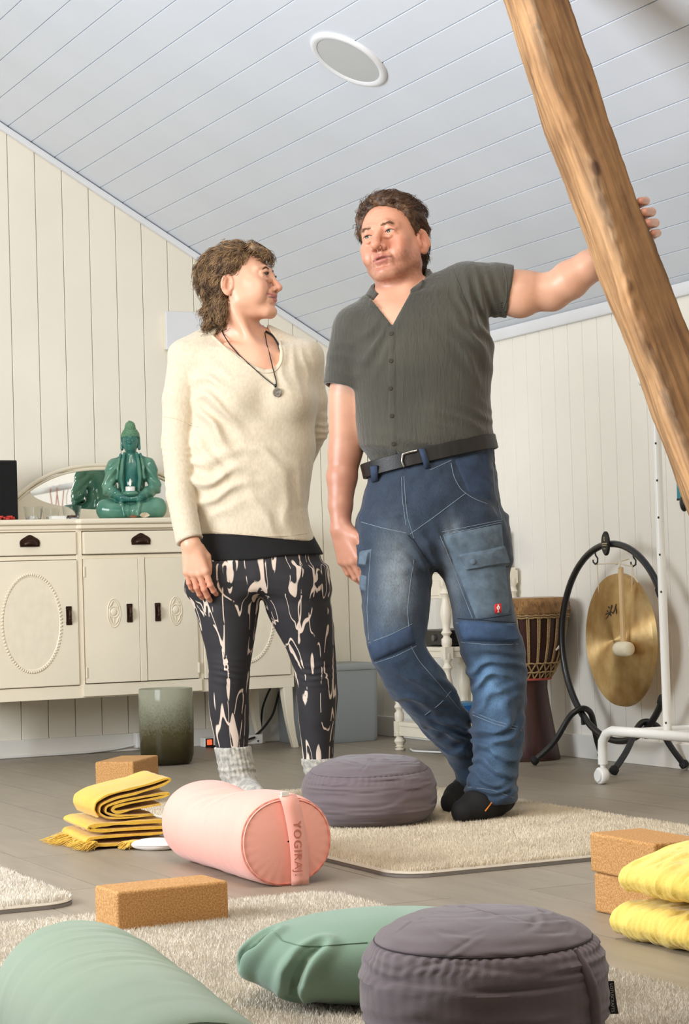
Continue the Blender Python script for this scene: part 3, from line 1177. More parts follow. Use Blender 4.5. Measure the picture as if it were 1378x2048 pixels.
q = MB().tube([(0.02, -0.03, 0.03), (0.0, -0.08, 0.012), (-0.04, -0.10, 0.006), (-0.055, -0.07, 0.006), (-0.02, -0.055, 0.006), (0.06, -0.06, 0.006), (0.18, -0.03, 0.03)], 0.004, 8)
part('plug_lead', q, Mt['cable'], ps, smooth=True)
p = R(-1.105, -0.02, 0.0)
jb = thing('junction_box', 'small white junction box on the skirting behind the glass vase', 'socket', p, YAW)
part('box_body', MB().bx(-0.022, 0.022, -0.035, 0.0, 0.012, 0.075), Mt['white'], jb, bevel=0.003)
part('cover_plate', MB().bx(-0.018, 0.018, -0.038, -0.035, 0.016, 0.071), Mt['trim'], jb, bevel=0.002)


def cable(name, pts, r, m_, label, cat='cable'):
    P = np.array(pts, float)
    t = np.linspace(0, len(P)-1, (len(P)-1)*8+1)
    Q = np.stack([np.interp(t, np.arange(len(P)), P[:, i]) for i in range(3)], 1)
    for _ in range(6):
        Q[1:-1] = 0.5*Q[1:-1]+0.25*(Q[:-2]+Q[2:])
    c0 = Q.mean(0)
    o = part(name, MB().tube(Q-c0, r, 8), m_, None, smooth=True)
    o.location = c0
    return tag(o, label, cat)


def sbp(px, py, v):
    d = ray(px, py)
    t = np.dot(R(0, v)-cO, bX)/np.dot(d, bX)
    return cO+d*t


cable('power_cable', [sbp(545, 1368, -0.06), sbp(533, 1392, -0.06), sbp(524, 1418, -0.05), sbp(521, 1470, -0.04), R(-0.56, -0.06, 0.012), R(-0.575, -0.07, 0.036)], 0.0045, Mt['cable'], 'short black cable hanging straight down behind the woman')
cable('power_cable', [sbp(563, 1366, -0.08), sbp(556, 1392, -0.08), sbp(546, 1430, -0.08), sbp(526, 1458, -0.08), sbp(502, 1478, -0.08), R(-0.60, -0.10, 0.012)], 0.005, Mt['cable'], 'long black cable curving down to the power strip')
cable('floor_cable', [R(-2.2, -0.022, 0.005), R(-1.5, -0.022, 0.005), R(-1.32, -0.03, 0.006), R(-1.2, -0.022, 0.012), R(-1.105, -0.045, 0.03)], 0.0045, Mt['wcable'], 'thin white cable lying along the gable skirting')

# plastic storage bin
m = bpy.data.materials.new('frosted_grey_plastic')
m.use_nodes = True
b_ = m.node_tree.nodes['Principled BSDF']
b_.inputs['Base Color'].default_value = srgb(186, 190, 190)
b_.inputs['Roughness'].default_value = 0.35
b_.inputs['Transmission Weight'].default_value = 0.45
b_.inputs['IOR'].default_value = 1.15
Mt['bin'] = m
u0, u1, v0, v1 = -0.50, -0.135, -0.33, -0.035
bi_ = thing('storage_bin', 'translucent grey plastic storage bin with lid against the gable wall', 'storage bin', R((u0+u1)/2, (v0+v1)/2), YAW)
w, dpt, hh = (u1-u0)/2, (v1-v0)/2, 0.325


def rrect(w_, d_, r_, z, n=5):
    o = []
    for cx_, cy_, a0 in ((w_-r_, d_-r_, 0), (-w_+r_, d_-r_, 90), (-w_+r_, -d_+r_, 180), (w_-r_, -d_+r_, 270)):
        for i in range(n+1):
            t = math.radians(a0+90*i/n)
            o.append((cx_+r_*math.cos(t), cy_+r_*math.sin(t), z))
    return o


def shell_of(sections, close=True):
    q = MB()
    n = len(sections[0])
    vs = [p for s_ in sections for p in s_]
    fs = [(i*n+j, i*n+(j+1) % n, (i+1)*n+(j+1) % n, (i+1)*n+j) for i in range(len(sections)-1) for j in range(n)]
    if close:
        fs += [tuple(range(n))[::-1], tuple((len(sections)-1)*n+j for j in range(n))]
    return q.add(vs, fs)


q = shell_of([rrect(w*0.93, dpt*0.93, 0.03, 0.001), rrect(w*0.95, dpt*0.95, 0.03, 0.012), rrect(w*0.985, dpt*0.985, 0.03, 0.30), rrect(w*0.96, dpt*0.96, 0.028, 0.30), rrect(w*0.92, dpt*0.92, 0.028, 0.016)])
part('bin_body', q, Mt['bin'], bi_, smooth=True)
q = shell_of([rrect(w*1.0, dpt*1.0, 0.03, 0.298), rrect(w*1.02, dpt*1.02, 0.032, 0.301), rrect(w*1.02, dpt*1.02, 0.032, 0.318), rrect(w*0.97, dpt*0.97, 0.03, 0.326), rrect(w*0.90, dpt*0.90, 0.03, 0.323)])
part('bin_lid', q, Mt['bin'], bi_, smooth=True)
q = shell_of([rrect(w*0.80, dpt*0.80, 0.03, 0.02), rrect(w*0.82, dpt*0.80, 0.04, 0.24), rrect(w*0.5, dpt*0.5, 0.05, 0.262)])
part('packed_cloth', q, mat('packed_grey_cloth', srgb(150, 152, 150), 0.9, 0.2, 20), bi_, smooth=True)

# turned-leg shelf against the knee wall
et = thing('shelf_stand', 'small white tiered shelf with turned legs beside the drum', 'shelf', R(0, 0), YAW)
ux0, ux1, vy0, vy1 = -0.325, -0.035, -1.272, -0.862
Mt['shelfw'] = mat('ivory_shelf_paint', srgb(236, 226, 206), 0.4, 0.04, 6)


def turned(z0, z1, r=0.016):
    L = z1-z0
    pr = [(0.0, 0), (0.9, 0.0), (1.1, 0.05), (1.1, 0.12), (0.7, 0.15), (0.7, 0.17), (1.15, 0.21), (0.75, 0.26), (0.95, 0.36), (1.25, 0.48), (1.1, 0.58), (0.72, 0.70), (0.72, 0.76), (1.15, 0.80), (0.75, 0.85), (0.75, 0.88), (1.1, 0.91), (1.1, 1.0), (0.0, 1.0)]
    return [(a_*r, z0+b_*L) for a_, b_ in pr]


for (z0, z1) in ((0.078, 0.112), (0.388, 0.408), (0.676, 0.700)):
    q = MB().bx(ux0-0.012, ux1+0.012, vy0-0.012, vy1+0.012, z1-0.016, z1)
    q.bx(ux0-0.008, ux0+0.006, vy0, vy1, z0-0.02, z1-0.014)
    q.bx(ux0, ux1, vy0-0.008, vy0+0.006, z0-0.02, z1-0.014)
    q.bx(ux0, ux1, vy1-0.006, vy1+0.008, z0-0.02, z1-0.014)
    part('shelf_board', q, Mt['shelfw'], et, bevel=0.003)
for uu in (ux0, ux1):
    for vv in (vy0, vy1):
        q = MB()
        for z0, z1, r_ in ((0.0, 0.075, 0.019), (0.112, 0.385, 0.017), (0.408, 0.66, 0.018)):
            q.lathe(turned(z0, z1, r_), (uu, vv, 0), 14)
        for z0, z1 in ((0.056, 0.114), (0.365, 0.41), (0.64, 0.69)):
            q.bx(uu-0.017, uu+0.017, vv-0.017, vv+0.017, z0, z1)
        part('turned_leg', q, Mt['shelfw'], et, smooth=True)
q = MB().bx(ux0-0.006, ux0+0.012, vy0+0.017, vy1-0.017, 0.59, 0.665)
dr = part('drawer', q, Mt['shelfw'], et, bevel=0.002)
part('drawer_panel', MB().bx(ux0-0.010, ux0-0.004, vy0+0.035, vy1-0.035, 0.602, 0.655), Mt['shelfw'], dr, bevel=0.002)
q = MB().bx(-0.085, 0.085, -0.08, 0.08, 0.0, 0.142)
s2 = thing('speaker', 'small black cube speaker on the white tiered shelf', 'speaker', R(-0.115, -1.20, 0.7), YAW)
part('speaker_cabinet', MB().bx(-0.07, 0.07, -0.055, 0.085, 0.0, 0.142), Mt['black'], s2, bevel=0.004)
part('speaker_grille', MB().bx(-0.076, -0.07, -0.05, 0.08, 0.006, 0.136), bpy.data.materials['black_grille_cloth'], s2, bevel=0.002)
s3 = thing('receiver', 'flat black hi-fi box on the middle shelf of the white stand', 'receiver', R(-0.185, -1.07, 0.408), YAW)
part('receiver_case', MB().bx(-0.12, 0.12, -0.165, 0.165, 0.006, 0.062), Mt['black'], s3, bevel=0.003)
part('front_panel', MB().bx(-0.126, -0.12, -0.165, 0.165, 0.008, 0.06), Mt['blackmetal'], s3, bevel=0.001)
Mt['knob'] = mat('grey_knob', srgb(120, 120, 122), 0.3, metal=0.8)
for yy in (-0.08, 0.09):
    part('knob', MB().lathe([(0.0, -0.134), (0.012, -0.134), (0.013, -0.126), (0.0, -0.126)], (0, yy, 0.034), 16, axis='x'), Mt['knob'], s3)
for yy in (-0.14, 0.14):
    for xx in (-0.1, 0.1):
        part('foot', MB().lathe([(0.0, 0.0), (0.01, 0.0), (0.01, 0.007), (0.0, 0.007)], (xx, yy, 0), 12), Mt['rubber'], s3)
s4 = thing('blue_carton', 'blue carton lying on the bottom shelf of the white stand', 'carton', R(-0.20, -1.09, 0.112), YAW)
Mt['blue'] = mat('blue_print', srgb(20, 92, 160), 0.4, 0.15, 12)
part('carton_body', MB().bx(-0.09, 0.09, -0.075, 0.075, 0.0, 0.075), Mt['blue'], s4, bevel=0.003)
part('carton_flap', MB().bx(-0.0925, 0.0925, -0.077, 0.077, 0.066, 0.0765), mat('pale_blue_print', srgb(70, 140, 195), 0.4), s4, bevel=0.001)
cable('power_cable', [R(-0.30, -0.90, 0.006), R(-0.34, -1.0, 0.006), R(-0.30, -1.10, 0.006), R(-0.25, -1.18, 0.006), R(-0.32, -1.22, 0.006)], 0.004, Mt['wcable'], 'loose white cable on the floor under the tiered shelf')

# ------------------------------------------------------------------ drum
dp = fl(1060, 1520)
dr = thing('goblet_drum', 'dark brown goblet drum laced with tan rope and hide head', 'drum', dp+cY*0.025, 0.3)
Mt['drumwood'] = mat('dark_red_brown_wood', srgb(74, 38, 30), 0.45, c2=srgb(46, 22, 18), vscale=4, stretch=(6, 6, 0.6), bump=0.1, bscale=30)
Mt['hide'] = mat('tan_hide', srgb(176, 132, 78), 0.8, c2=srgb(130, 92, 50), vscale=25, bump=0.5, bscale=120, sheen=0.3)
Mt['rope'] = mat('tan_rope', srgb(196, 166, 118), 0.8, c2=srgb(140, 110, 70), vscale=300)
dR, dH = 0.160, 0.590
q = MB().lathe([(0.0, 0.0), (0.110, 0.0), (0.113, 0.006), (0.104, 0.06), (0.092, 0.13), (0.081, 0.20), (0.074, 0.26), (0.076, 0.285), (0.092, 0.305), (0.118, 0.355), (0.138, 0.42), (0.150, 0.50), (0.154, 0.565), (0.148, 0.570), (0.0, 0.570)], n=40)
part('drum_shell', q, Mt['drumwood'], dr, smooth=True)
q = MB().lathe([(0.157, 0.525), (0.1625, 0.530), (0.164, 0.545), (0.160, 0.572), (0.155, 0.585), (0.10, 0.588), (0.0, 0.588)], n=48)
part('hide_head', q, Mt['hide'], dr, smooth=True)
# fur tufts at the rim
g = np.random.default_rng(3)
tt = g.random(900)*2*math.pi
rt = np.stack([0.162*np.cos(tt), 0.162*np.sin(tt), 0.53+0.045*g.random(900)], 1)
dd = np.stack([0.35*np.cos(tt), 0.35*np.sin(tt), -0.9*np.ones(900)], 1)
V, Fq, tn = strands(rt, dd, 0.014, 0.0009, 3, 0, 0.6, 4)
o = link('hide_fur', np_mesh('hide_fur', V, Fq, Mt['hide']), dr)
o['kind'] = 'stuff'


def dr_r(z):
    return float(np.interp(z, [0.285, 0.305, 0.355, 0.42, 0.50, 0.565], [0.076, 0.092, 0.118, 0.138, 0.150, 0.154]))+0.004


circ = lambda r_, z, n=48, w=0.0, k=0: [((r_+w*math.sin(k*t))*math.cos(t), (r_+w*math.sin(k*t))*math.sin(t), z+w*math.cos(k*t)) for t in np.linspace(0, 2*math.pi, n+1)[:-1]]
for z, r_ in ((0.522, 0.161), (0.514, 0.159)):
    part('rope_ring', MB().tube(circ(r_, z, 96, 0.0015, 32), 0.0034, 6, closed=True), Mt['rope'], dr, smooth=True)
part('rope_ring', MB().tube(circ(dr_r(0.35)+0.002, 0.35, 96, 0.0015, 28), 0.0032, 6, closed=True), Mt['rope'], dr, smooth=True)
part('rope_ring', MB().tube(circ(dr_r(0.318)+0.002, 0.318, 96, 0.0015, 28), 0.0032, 6, closed=True), Mt['rope'], dr, smooth=True)
part('rope_ring', MB().tube(circ(dr_r(0.292)+0.002, 0.292, 64), 0.0045, 6, closed=True), mat('faded_red_cord', srgb(180, 84, 74), 0.8), dr, smooth=True)
NV = 24
for i in range(NV):
    a0, a1 = 2*math.pi*i/NV, 2*math.pi*(i+0.33)/NV
    q = MB()
    for b0, b1 in ((a0, a0+0.02), (a1-0.04, a0+0.05)):
        pts = []
        for t in np.linspace(0, 1, 9):
            z = 0.516+(0.35-0.516)*t
            an = b0+(b1-b0)*t
            pts.append((dr_r(z)*math.cos(an), dr_r(z)*math.sin(an), z))
        q.tube(pts, 0.0028, 6)
    part('tension_rope', q, Mt['rope'], dr, smooth=True)
    q = MB()
    for sgn in (-1, 1):
        pts = []
        for t in np.linspace(0, 1, 5):
            z = 0.35+(0.294-0.35)*t
            an = a0+sgn*(math.pi/NV)*(1-abs(1-2*t))
            pts.append((dr_r(z)*math.cos(an), dr_r(z)*math.sin(an), z))
        q.tube(pts, 0.0028, 6)
    part('rope_diamond', q, Mt['rope'], dr, smooth=True)
an = -1.35
q = MB()
for s_ in (-1, 1):
    q.tube([(dr_r(0.40)*math.cos(an), dr_r(0.40)*math.sin(an)-0.004, 0.402), ((dr_r(0.40)+0.012)*math.cos(an+s_*0.1), (dr_r(0.40)+0.012)*math.sin(an+s_*0.1), 0.408), ((dr_r(0.40)+0.010)*math.cos(an+s_*0.22), (dr_r(0.40)+0.010)*math.sin(an+s_*0.22), 0.396)], [0.004, 0.005, 0.003], 6)
part('rope_knot', q, mat('pale_cord', srgb(226, 214, 196), 0.8), dr, smooth=True)

# ------------------------------------------------------------------ gong, its stand, mallet
GU, GV, GZ, GR = -0.135, -2.12, 0.428, 0.336
gs = thing('gong_stand', 'black tubular gong stand with an open ring and splayed feet', 'gong stand', R(GU, GV, 0), YAW)


def gpt(ang, r_=GR):
    """ring point; ang measured in the stand plane from +b, upwards"""
    return (0, r_*math.cos(ang), GZ+r_*math.sin(ang))


a_start, a_end = math.pi-math.radians(31.5), -math.pi+math.radians(35)
angs = np.linspace(math.radians(149), math.radians(-145), 60)
q = MB().tube([gpt(t) for t in angs], 0.0118, 12)
part('ring_tube', q, Mt['blackmetal'], gs, smooth=True)
for t, dt in ((math.radians(149), 0.10), (math.radians(-145), -0.10)):
    part('end_cap', MB().tube([gpt(t-dt*0.25), gpt(t+dt*0.05), gpt(t+dt*0.55), gpt(t+dt*0.75)], [0.0155, 0.0165, 0.0165, 0.010], 14), Mt['rubber'], gs, smooth=True)
for vv in (0.215, -0.175):
    zc_ = GZ-math.sqrt(GR**2-vv**2)+0.012
    sgn = 1 if vv > 0 else -1
    q = MB()
    P = [(-0.175, vv+sgn*0.06, 0.013), (-0.10, vv+sgn*0.035, 0.075), (-0.045, vv+sgn*0.012, zc_-0.008), (-0.014, vv, zc_+0.012), (0.014, vv, zc_+0.012), (0.045, vv+sgn*0.012, zc_-0.008), (0.075, vv+sgn*0.035, 0.075), (0.112, vv+sgn*0.06, 0.013)]
    P = np.array(P)
    t = np.linspace(0, 7, 43)
    Q = np.stack([np.interp(t, np.arange(8), P[:, i]) for i in range(3)], 1)
    for _ in range(5):
        Q[1:-1] = 0.5*Q[1:-1]+0.25*(Q[:-2]+Q[2:])
    f_ = part('foot_bar', q.tube(Q, 0.0108, 12), Mt['blackmetal'], gs, smooth=True)
    for e in (0, -1):
        dv = Q[e]-Q[3 if e == 0 else -4]
        dv /= np.linalg.norm(dv)
        part('rubber_tip', MB().tube([Q[e]-dv*0.020, Q[e]-dv*0.016, Q[e]-dv*0.002, Q[e]+dv*0.003], [0.0118, 0.0155, 0.0160, 0.010], 12), Mt['rubber'], f_, smooth=True)
    part('clamp_bolt', MB().tube([(0, vv, zc_-0.045), (0, vv, zc_-0.005)], [0.007, 0.009], 8), Mt['blackmetal'], f_, smooth=True)
bd = part('maker_badge', MB().lathe([(0.0, -0.006), (0.020, -0.006), (0.0225, -0.003), (0.0225, 0.003), (0.0, 0.003)], (0, 0, 0), 32, axis='x', ell=1.0), Mt['black'], gs, smooth=True)
bd.location = (-0.016, 0.004, GZ+GR+0.002)
bd.scale = (1, 1.0, 1.85)
mwx = Matrix(((0, 0, -1, -0.0068), (-1, 0, 0, 0), (0, 1, 0, 0.0), (0, 0, 0, 1)))
Mt['goldprint'] = mat('gold_print', srgb(190, 170, 130), 0.4)
lz = MB()
for k_ in range(6):
    t = 2*math.pi*k_/6
    lz.bx(-0.0068, -0.0062, 0.004*math.cos(t)-0.0015, 0.004*math.cos(t)+0.0015, 0.0085+0.003*math.sin(t)-0.001, 0.0085+0.003*math.sin(t)+0.001)
lz.bx(-0.0068, -0.0062, -0.016, 0.016, -0.0012, 0.0006)
lz.bx(-0.0068, -0.0062, -0.013, 0.013, -0.0042, -0.0030)
lz.bx(-0.0068, -0.0062, -0.006, 0.006, -0.0105, -0.0092)
part('badge_print', lz, Mt['goldprint'], bd)
for vv in (0.10, -0.135):
    zt = GZ+math.sqrt(GR**2-vv**2)-0.010
    pts = [(0, vv, zt+0.004), (0, vv-0.004, zt-0.012), (0, vv-0.016, zt-0.022), (0, vv-0.014, zt-0.036), (0, vv+0.001, zt-0.042), (0, vv+0.013, zt-0.034), (0, vv+0.014, zt-0.026)]
    part('hook', MB().tube(pts, 0.0030, 8), Mt['blackmetal'], gs, smooth=True)

gcv, gcz, gr = -2.142-GV, 0.436, 0.228
gg = thing('gong', 'hammered bronze gong disc with dark brush characters, hung in the black ring', 'gong', R(GU, -2.142, 0.436), YAW-0.05)
m = bpy.data.materials.new('brushed_bronze')
m.use_nodes = True
nt = m.node_tree
b_ = nt.nodes['Principled BSDF']
b_.inputs['Metallic'].default_value = 1.0
b_.inputs['Roughness'].default_value = 0.46
b_.inputs['Anisotropic'].default_value = 0.95
b_.inputs['Anisotropic Rotation'].default_value = 0.25
tg = nt.nodes.new('ShaderNodeTangent')
tg.direction_type = 'RADIAL'
tg.axis = 'X'
nt.links.new(tg.outputs[0], b_.inputs['Tangent'])
tcn = nt.nodes.new('ShaderNodeTexCoord')
nz = nt.nodes.new('ShaderNodeTexNoise')
nz.inputs['Scale'].default_value = 14
nz.inputs['Detail'].default_value = 5
nt.links.new(tcn.outputs['Object'], nz.inputs['Vector'])
crp = nt.nodes.new('ShaderNodeValToRGB')
crp.color_ramp.elements[0].position, crp.color_ramp.elements[1].position = 0.3, 0.7
crp.color_ramp.elements[0].color, crp.color_ramp.elements[1].color = srgb(196, 156, 100), srgb(232, 204, 150)
nt.links.new(nz.outputs['Fac'], crp.inputs[0])
nt.links.new(crp.outputs[0], b_.inputs['Base Color'])
vz = nt.nodes.new('ShaderNodeTexVoronoi')
vz.inputs['Scale'].default_value = 60
nt.links.new(tcn.outputs['Object'], vz.inputs['Vector'])
bp = nt.nodes.new('ShaderNodeBump')
bp.inputs['Strength'].default_value = 0.10
bp.inputs['Distance'].default_value = 0.002
nt.links.new(vz.outputs['Distance'], bp.inputs['Height'])
nt.links.new(bp.outputs[0], b_.inputs['Normal'])
Mt['bronze'] = m
q = MB().lathe([(0.0005, -0.016), (0.02, -0.0155), (0.06, -0.013), (0.12, -0.008), (0.18, -0.003), (0.215, 0.0), (0.225, 0.004), (gr, 0.020), (gr-0.002, 0.020), (0.222, 0.006), (0.18, 0.0), (0.06, -0.010), (0.0005, -0.013)], n=80, axis='x')
# lathe 'x' maps (r cos, r sin) to (y, z): bulge towards -x (into the room)
part('gong_disc', q, Mt['bronze'], gg, smooth=True)


def gsurf(y, z):
    r_ = math.hypot(y, z)
    return float(np.interp(r_, [0, 0.02, 0.06, 0.12, 0.18, 0.215], [-0.016, -0.0155, -0.013, -0.008, -0.003, 0.0]))-0.0008


def brush(strokes, name, m_, parent):
    """flat ink strokes: (y, z, half width) points in the gong plane"""
    q = MB()
    for st_ in strokes:
        P = np.array(st_, float)
        for i in range(len(P)-1):
            a_, b2 = P[i], P[i+1]
            d = b2[:2]-a_[:2]
            n = np.array([-d[1], d[0]])/np.linalg.norm(d)
            pts = [(a_[0]+n[0]*a_[2], a_[1]+n[1]*a_[2]), (b2[0]+n[0]*b2[2], b2[1]+n[1]*b2[2]), (b2[0]-n[0]*b2[2], b2[1]-n[1]*b2[2]), (a_[0]-n[0]*a_[2], a_[1]-n[1]*a_[2])]
            q.add([(gsurf(*p_)-0.0004, p_[0], p_[1]) for p_ in pts], [(0, 1, 2, 3)])
    return part(name, q, m_, parent)


# +y is away from the camera: picture-left. write mirrored
def K(px, pz, w, uu=GU-0.012):
    d = ray(px, pz)
    n = aX
    t = np.dot(R(uu, 0)-cO, n)/np.dot(d, n)
    p = cO+d*t-R(GU, -2.142, 0.436)
    return (p@bX, p[2], w)


ink = mat('black_ink', srgb(44, 30, 20), 0.6)
w = 0.0024
brush([[K(1214, 1213, w), K(1217, 1217, w*0.8)], [K(1211, 1221, w*0.9), K(1214, 1224, w*0.7)], [K(1209, 1229, w), K(1222, 1224, w), K(1224, 1226, w*0.6)],
       [K(1222, 1210, w*1.1), K(1219, 1224, w), K(1215, 1232, w*0.8), K(1210, 1238, w*0.5)], [K(1217, 1226, w), K(1222, 1232, w*0.8)],
       [K(1231, 1208, w), K(1229, 1218, w*0.9), K(1225, 1228, w*0.7)], [K(1230, 1213, w*0.8), K(1232, 1222, w*1.1), K(1233, 1228, w*0.7)]], 'brush_characters', ink, gg)
Mt['cord'] = mat('natural_cord', srgb(222, 206, 178), 0.8)
zt1 = GZ+math.sqrt(GR**2-0.10**2)-0.052-0.436
zt2 = GZ+math.sqrt(GR**2-0.135**2)-0.052-0.436
y1_, y2_ = 0.10+GV+2.142, -0.135+GV+2.142
q = MB().tube([(0, y1_, zt1), (0.0, y1_-0.01, 0.12), (0.004, 0.10, gr*math.sqrt(1-(0.10/gr)**2)-0.028)], 0.0018, 6)
q.tube([(0.004, -0.10, gr*math.sqrt(1-(0.10/gr)**2)-0.028), (0.0, y2_+0.005, 0.14), (0, y2_, zt2)], 0.0018, 6)
q.tube([(0, y1_, zt1), (-0.002, 0.5*(y1_+y2_)-0.02, zt1+0.0), (0, y2_, zt2)], 0.0022, 6)
q.ball((-0.002, 0.5*(y1_+y2_)-0.02, zt1), 0.006, 8, 6)
q.tube([(0, y2_, zt2+0.006), (-0.02, y2_-0.04, zt2-0.022), (-0.03, y2_-0.085, zt2-0.052)], 0.0022, 6)
q.tube([(0, y2_, zt2), (-0.02, y2_-0.04, zt2-0.030), (-0.03, y2_-0.085, zt2-0.054)], 0.0022, 6)
part('hanging_cord', q, Mt['cord'], gg, smooth=True)

mp0 = K(1252, 1130, 0, GU-0.045)
mp1 = K(1247, 1293, 0, GU-0.045)
ml = thing('mallet', 'wooden gong mallet with white felt head hanging before the gong', 'mallet', R(GU-0.045, -2.142+mp1[0], 0.436+mp1[1]), YAW)
Mt['palewood'] = mat('pale_beech', srgb(222, 188, 138), 0.5, 0.08, 6, stretch=(8, 8, 0.8))
hl = mp0[1]-mp1[1]
part('mallet_handle', MB().bx(-0.007, 0.007, -0.009, 0.009, 0.0, hl*0.98), Mt['palewood'], ml, bevel=0.004)
hd = part('mallet_head', MB().lathe([(0.0, -0.038), (0.018, -0.038), (0.023, -0.033), (0.025, -0.015), (0.025, 0.015), (0.023, 0.033), (0.018, 0.038), (0.0, 0.038)], (0, 0, -0.008), 28, axis='y'), mat('cream_felt', srgb(238, 226, 198), 0.9, bump=0.4, bscale=200), ml, smooth=True)
part('wrist_loop', MB().tube([(0, 0.0, hl*0.93), (-0.010, -0.004, hl*0.97), (0.0, -0.004, hl*1.05), (0.03, -0.006, hl*1.075)], 0.0022, 6), Mt['cord'], ml, smooth=True)

# ------------------------------------------------------------------ white rolling rack with a bowl and pendants
RU = -0.44
rk = thing('garment_rack', 'white tubular garment rack on casters standing along the knee wall', 'rack', R(RU, -2.868, 0), YAW)
r_t = 0.0155
path = [(-0.035, 0.312, 0.062), (-0.035, 0.312, 0.10), (-0.035, 0.308, 0.135), (-0.035, 0.285, 0.160), (-0.035, 0.25, 0.170), (-0.035, 0.1, 0.171), (-0.035, -1.25, 0.171)]
part('base_tube', MB().tube(path, r_t, 12), Mt['white'], rk, smooth=True)
path2 = [(0.30, -1.25, 0.171), (0.30, 0.02, 0.171), (0.295, 0.08, 0.171), (0.26, 0.105, 0.171), (0.10, 0.115, 0.171), (-0.03, 0.118, 0.171)]
part('cross_tube', MB().tube(path2, 0.0135, 12), Mt['white'], rk, smooth=True)
cst = part('caster_fork', MB().tube([(-0.035, 0.312, 0.066), (-0.035, 0.312, 0.045)], [0.010, 0.008], 10), Mt['white'], rk, smooth=True)
part('caster_wheel', MB().lathe([(0.0, -0.014), (0.022, -0.014), (0.0265, -0.010), (0.0265, 0.010), (0.022, 0.014), (0.0, 0.014)], (-0.040, 0.312, 0.0268), 24, axis='x'), Mt['white'], cst, smooth=True)
part('caster_cover', MB().lathe([(0.0, -0.0185), (0.018, -0.0185), (0.020, -0.015), (0.0, -0.015)], (-0.040, 0.312, 0.0268), 24, axis='x'), mat('pale_grey_plastic', srgb(226, 224, 220), 0.4), cst, smooth=True)
Mt['hole'] = mat('hole_shade', srgb(70, 60, 48), 0.9)
for yy in (0.0, -1.12):
    pl = part('upright_post', MB().tube([(0.0, yy, 0.155), (0.0, yy, 1.25)], 0.0132, 14), Mt['white'], rk, smooth=True)
    for k_ in range(7):
        z = 0.205 if k_ == 0 else 0.60+0.1125*(k_-1)
        for ang in (math.radians(218),):
            cx_, cy_ = 0.0130*math.cos(ang), 0.0130*math.sin(ang)
            part('peg_hole', MB().ball((cx_, yy+cy_, z), (0.003, 0.003, 0.0038), 8, 6), Mt['hole'], pl)
q = MB().tube([(0.0, 0.05, 1.25), (0.0, -1.25, 1.25)], 0.0165, 14)
part('hanging_rail', q, Mt['white'], rk, smooth=True)
for yy, s_ in ((0.065, 1), (-1.265, -1)):
    part('rail_end_cap', MB().tube([(0, yy-0.02*s_, 1.25), (0, yy, 1.25), (0, yy+0.006*s_, 1.25)], [0.020, 0.020, 0.012], 14), Mt['white'], rk, smooth=True)
part('base_shelf', MB().bx(-0.022, 0.30, -1.20, -0.02, 0.172, 0.182), Mt['white'], rk, bevel=0.003)
# singing bowl on its ring
bpp = R(RU, -2.868)+aX*0.075-bX*0.23
bw = thing('singing_bowl', 'polished brass singing bowl on a dark ring on the rack shelf', 'bowl', (bpp[0], bpp[1], 0.182), YAW)
Mt['brassb'] = mat('polished_brass', srgb(190, 158, 98), 0.22, metal=1.0, bump=0.15, bscale=50)
part('bowl_body', MB().lathe([(0.0, 0.012), (0.045, 0.012), (0.066, 0.026), (0.079, 0.055), (0.082, 0.085), (0.079, 0.094), (0.075, 0.094), (0.077, 0.084), (0.074, 0.056), (0.060, 0.028), (0.0, 0.018)], n=48), Mt['brassb'], bw, smooth=True)
part('cushion_ring', MB().tube([(0.040*math.cos(t), 0.040*math.sin(t), 0.010) for t in np.linspace(0, 2*math.pi, 33)[:-1]], 0.0105, 10, closed=True), mat('dark_red_felt', srgb(58, 26, 24), 0.9), bw, smooth=True)
# pendants on the rail
for i, (yy, dz, lab) in enumerate(((-0.13, 0.36, 'black oval pendant on a long brown cord, hanging beside the timber beam'), (-0.24, 0.20, 'coral ribbon with a metal ring hanging from the rack rail, first from the post'), (-0.36, 0.20, 'coral ribbon with a metal ring hanging from the rack rail, second from the post'))):
    pp = R(RU, -2.868+yy, 1.25)
    pd = thing('hanging_pendant', lab, 'pendant', pp, YAW, 'pendants on the rack rail')
    if i == 0:
        q = MB().tube([(0, 0, 0.0175), (0.0172, 0, 0), (0.010, 0, -0.02), (0, 0, -0.05), (0, 0, -dz+0.03), (0, 0, -dz)], 0.0016, 6)
        part('cord', q, mat('brown_cord', srgb(120, 74, 44), 0.8), pd, smooth=True)
        part('pendant_disc', MB().ball((0, 0, -dz-0.026), (0.012, 0.017, 0.027), 20, 12), Mt['black'], pd, smooth=True)
        part('tassel', MB().lathe([(0.0006, -0.055), (0.0028, -0.04), (0.0045, -0.002), (0.002, 0.004), (0.0005, 0.005)], (0, 0, -dz+0.052), 10), bpy.data.materials['brown_cord'], pd, smooth=True)
    else:
        q = MB()
        for s_ in (-1, 1):
            q.tube([(0, 0, 0.0175), (s_*0.0178, 0, 0.0), (s_*0.017, s_*0.01, -0.02), (s_*0.008, s_*0.006, -0.10), (0, 0, -dz+0.05)], [0.003]*5, 6)
        part('ribbon', q, mat('coral_ribbon', srgb(222, 130, 108), 0.7), pd, smooth=True)
        part('ring', MB().tube([(0, 0.012*math.cos(t), -dz+0.038+0.012*math.sin(t)) for t in np.linspace(0, 2*math.pi, 21)[:-1]], 0.0018, 6, closed=True), mat('steel_ring', srgb(150, 150, 150), 0.3, metal=1), pd, smooth=True)
        part('chime_bar', MB().tube([(0, 0, -dz+0.026), (0, 0, -dz-0.10)], 0.004, 8), Mt['black'], pd, smooth=True)
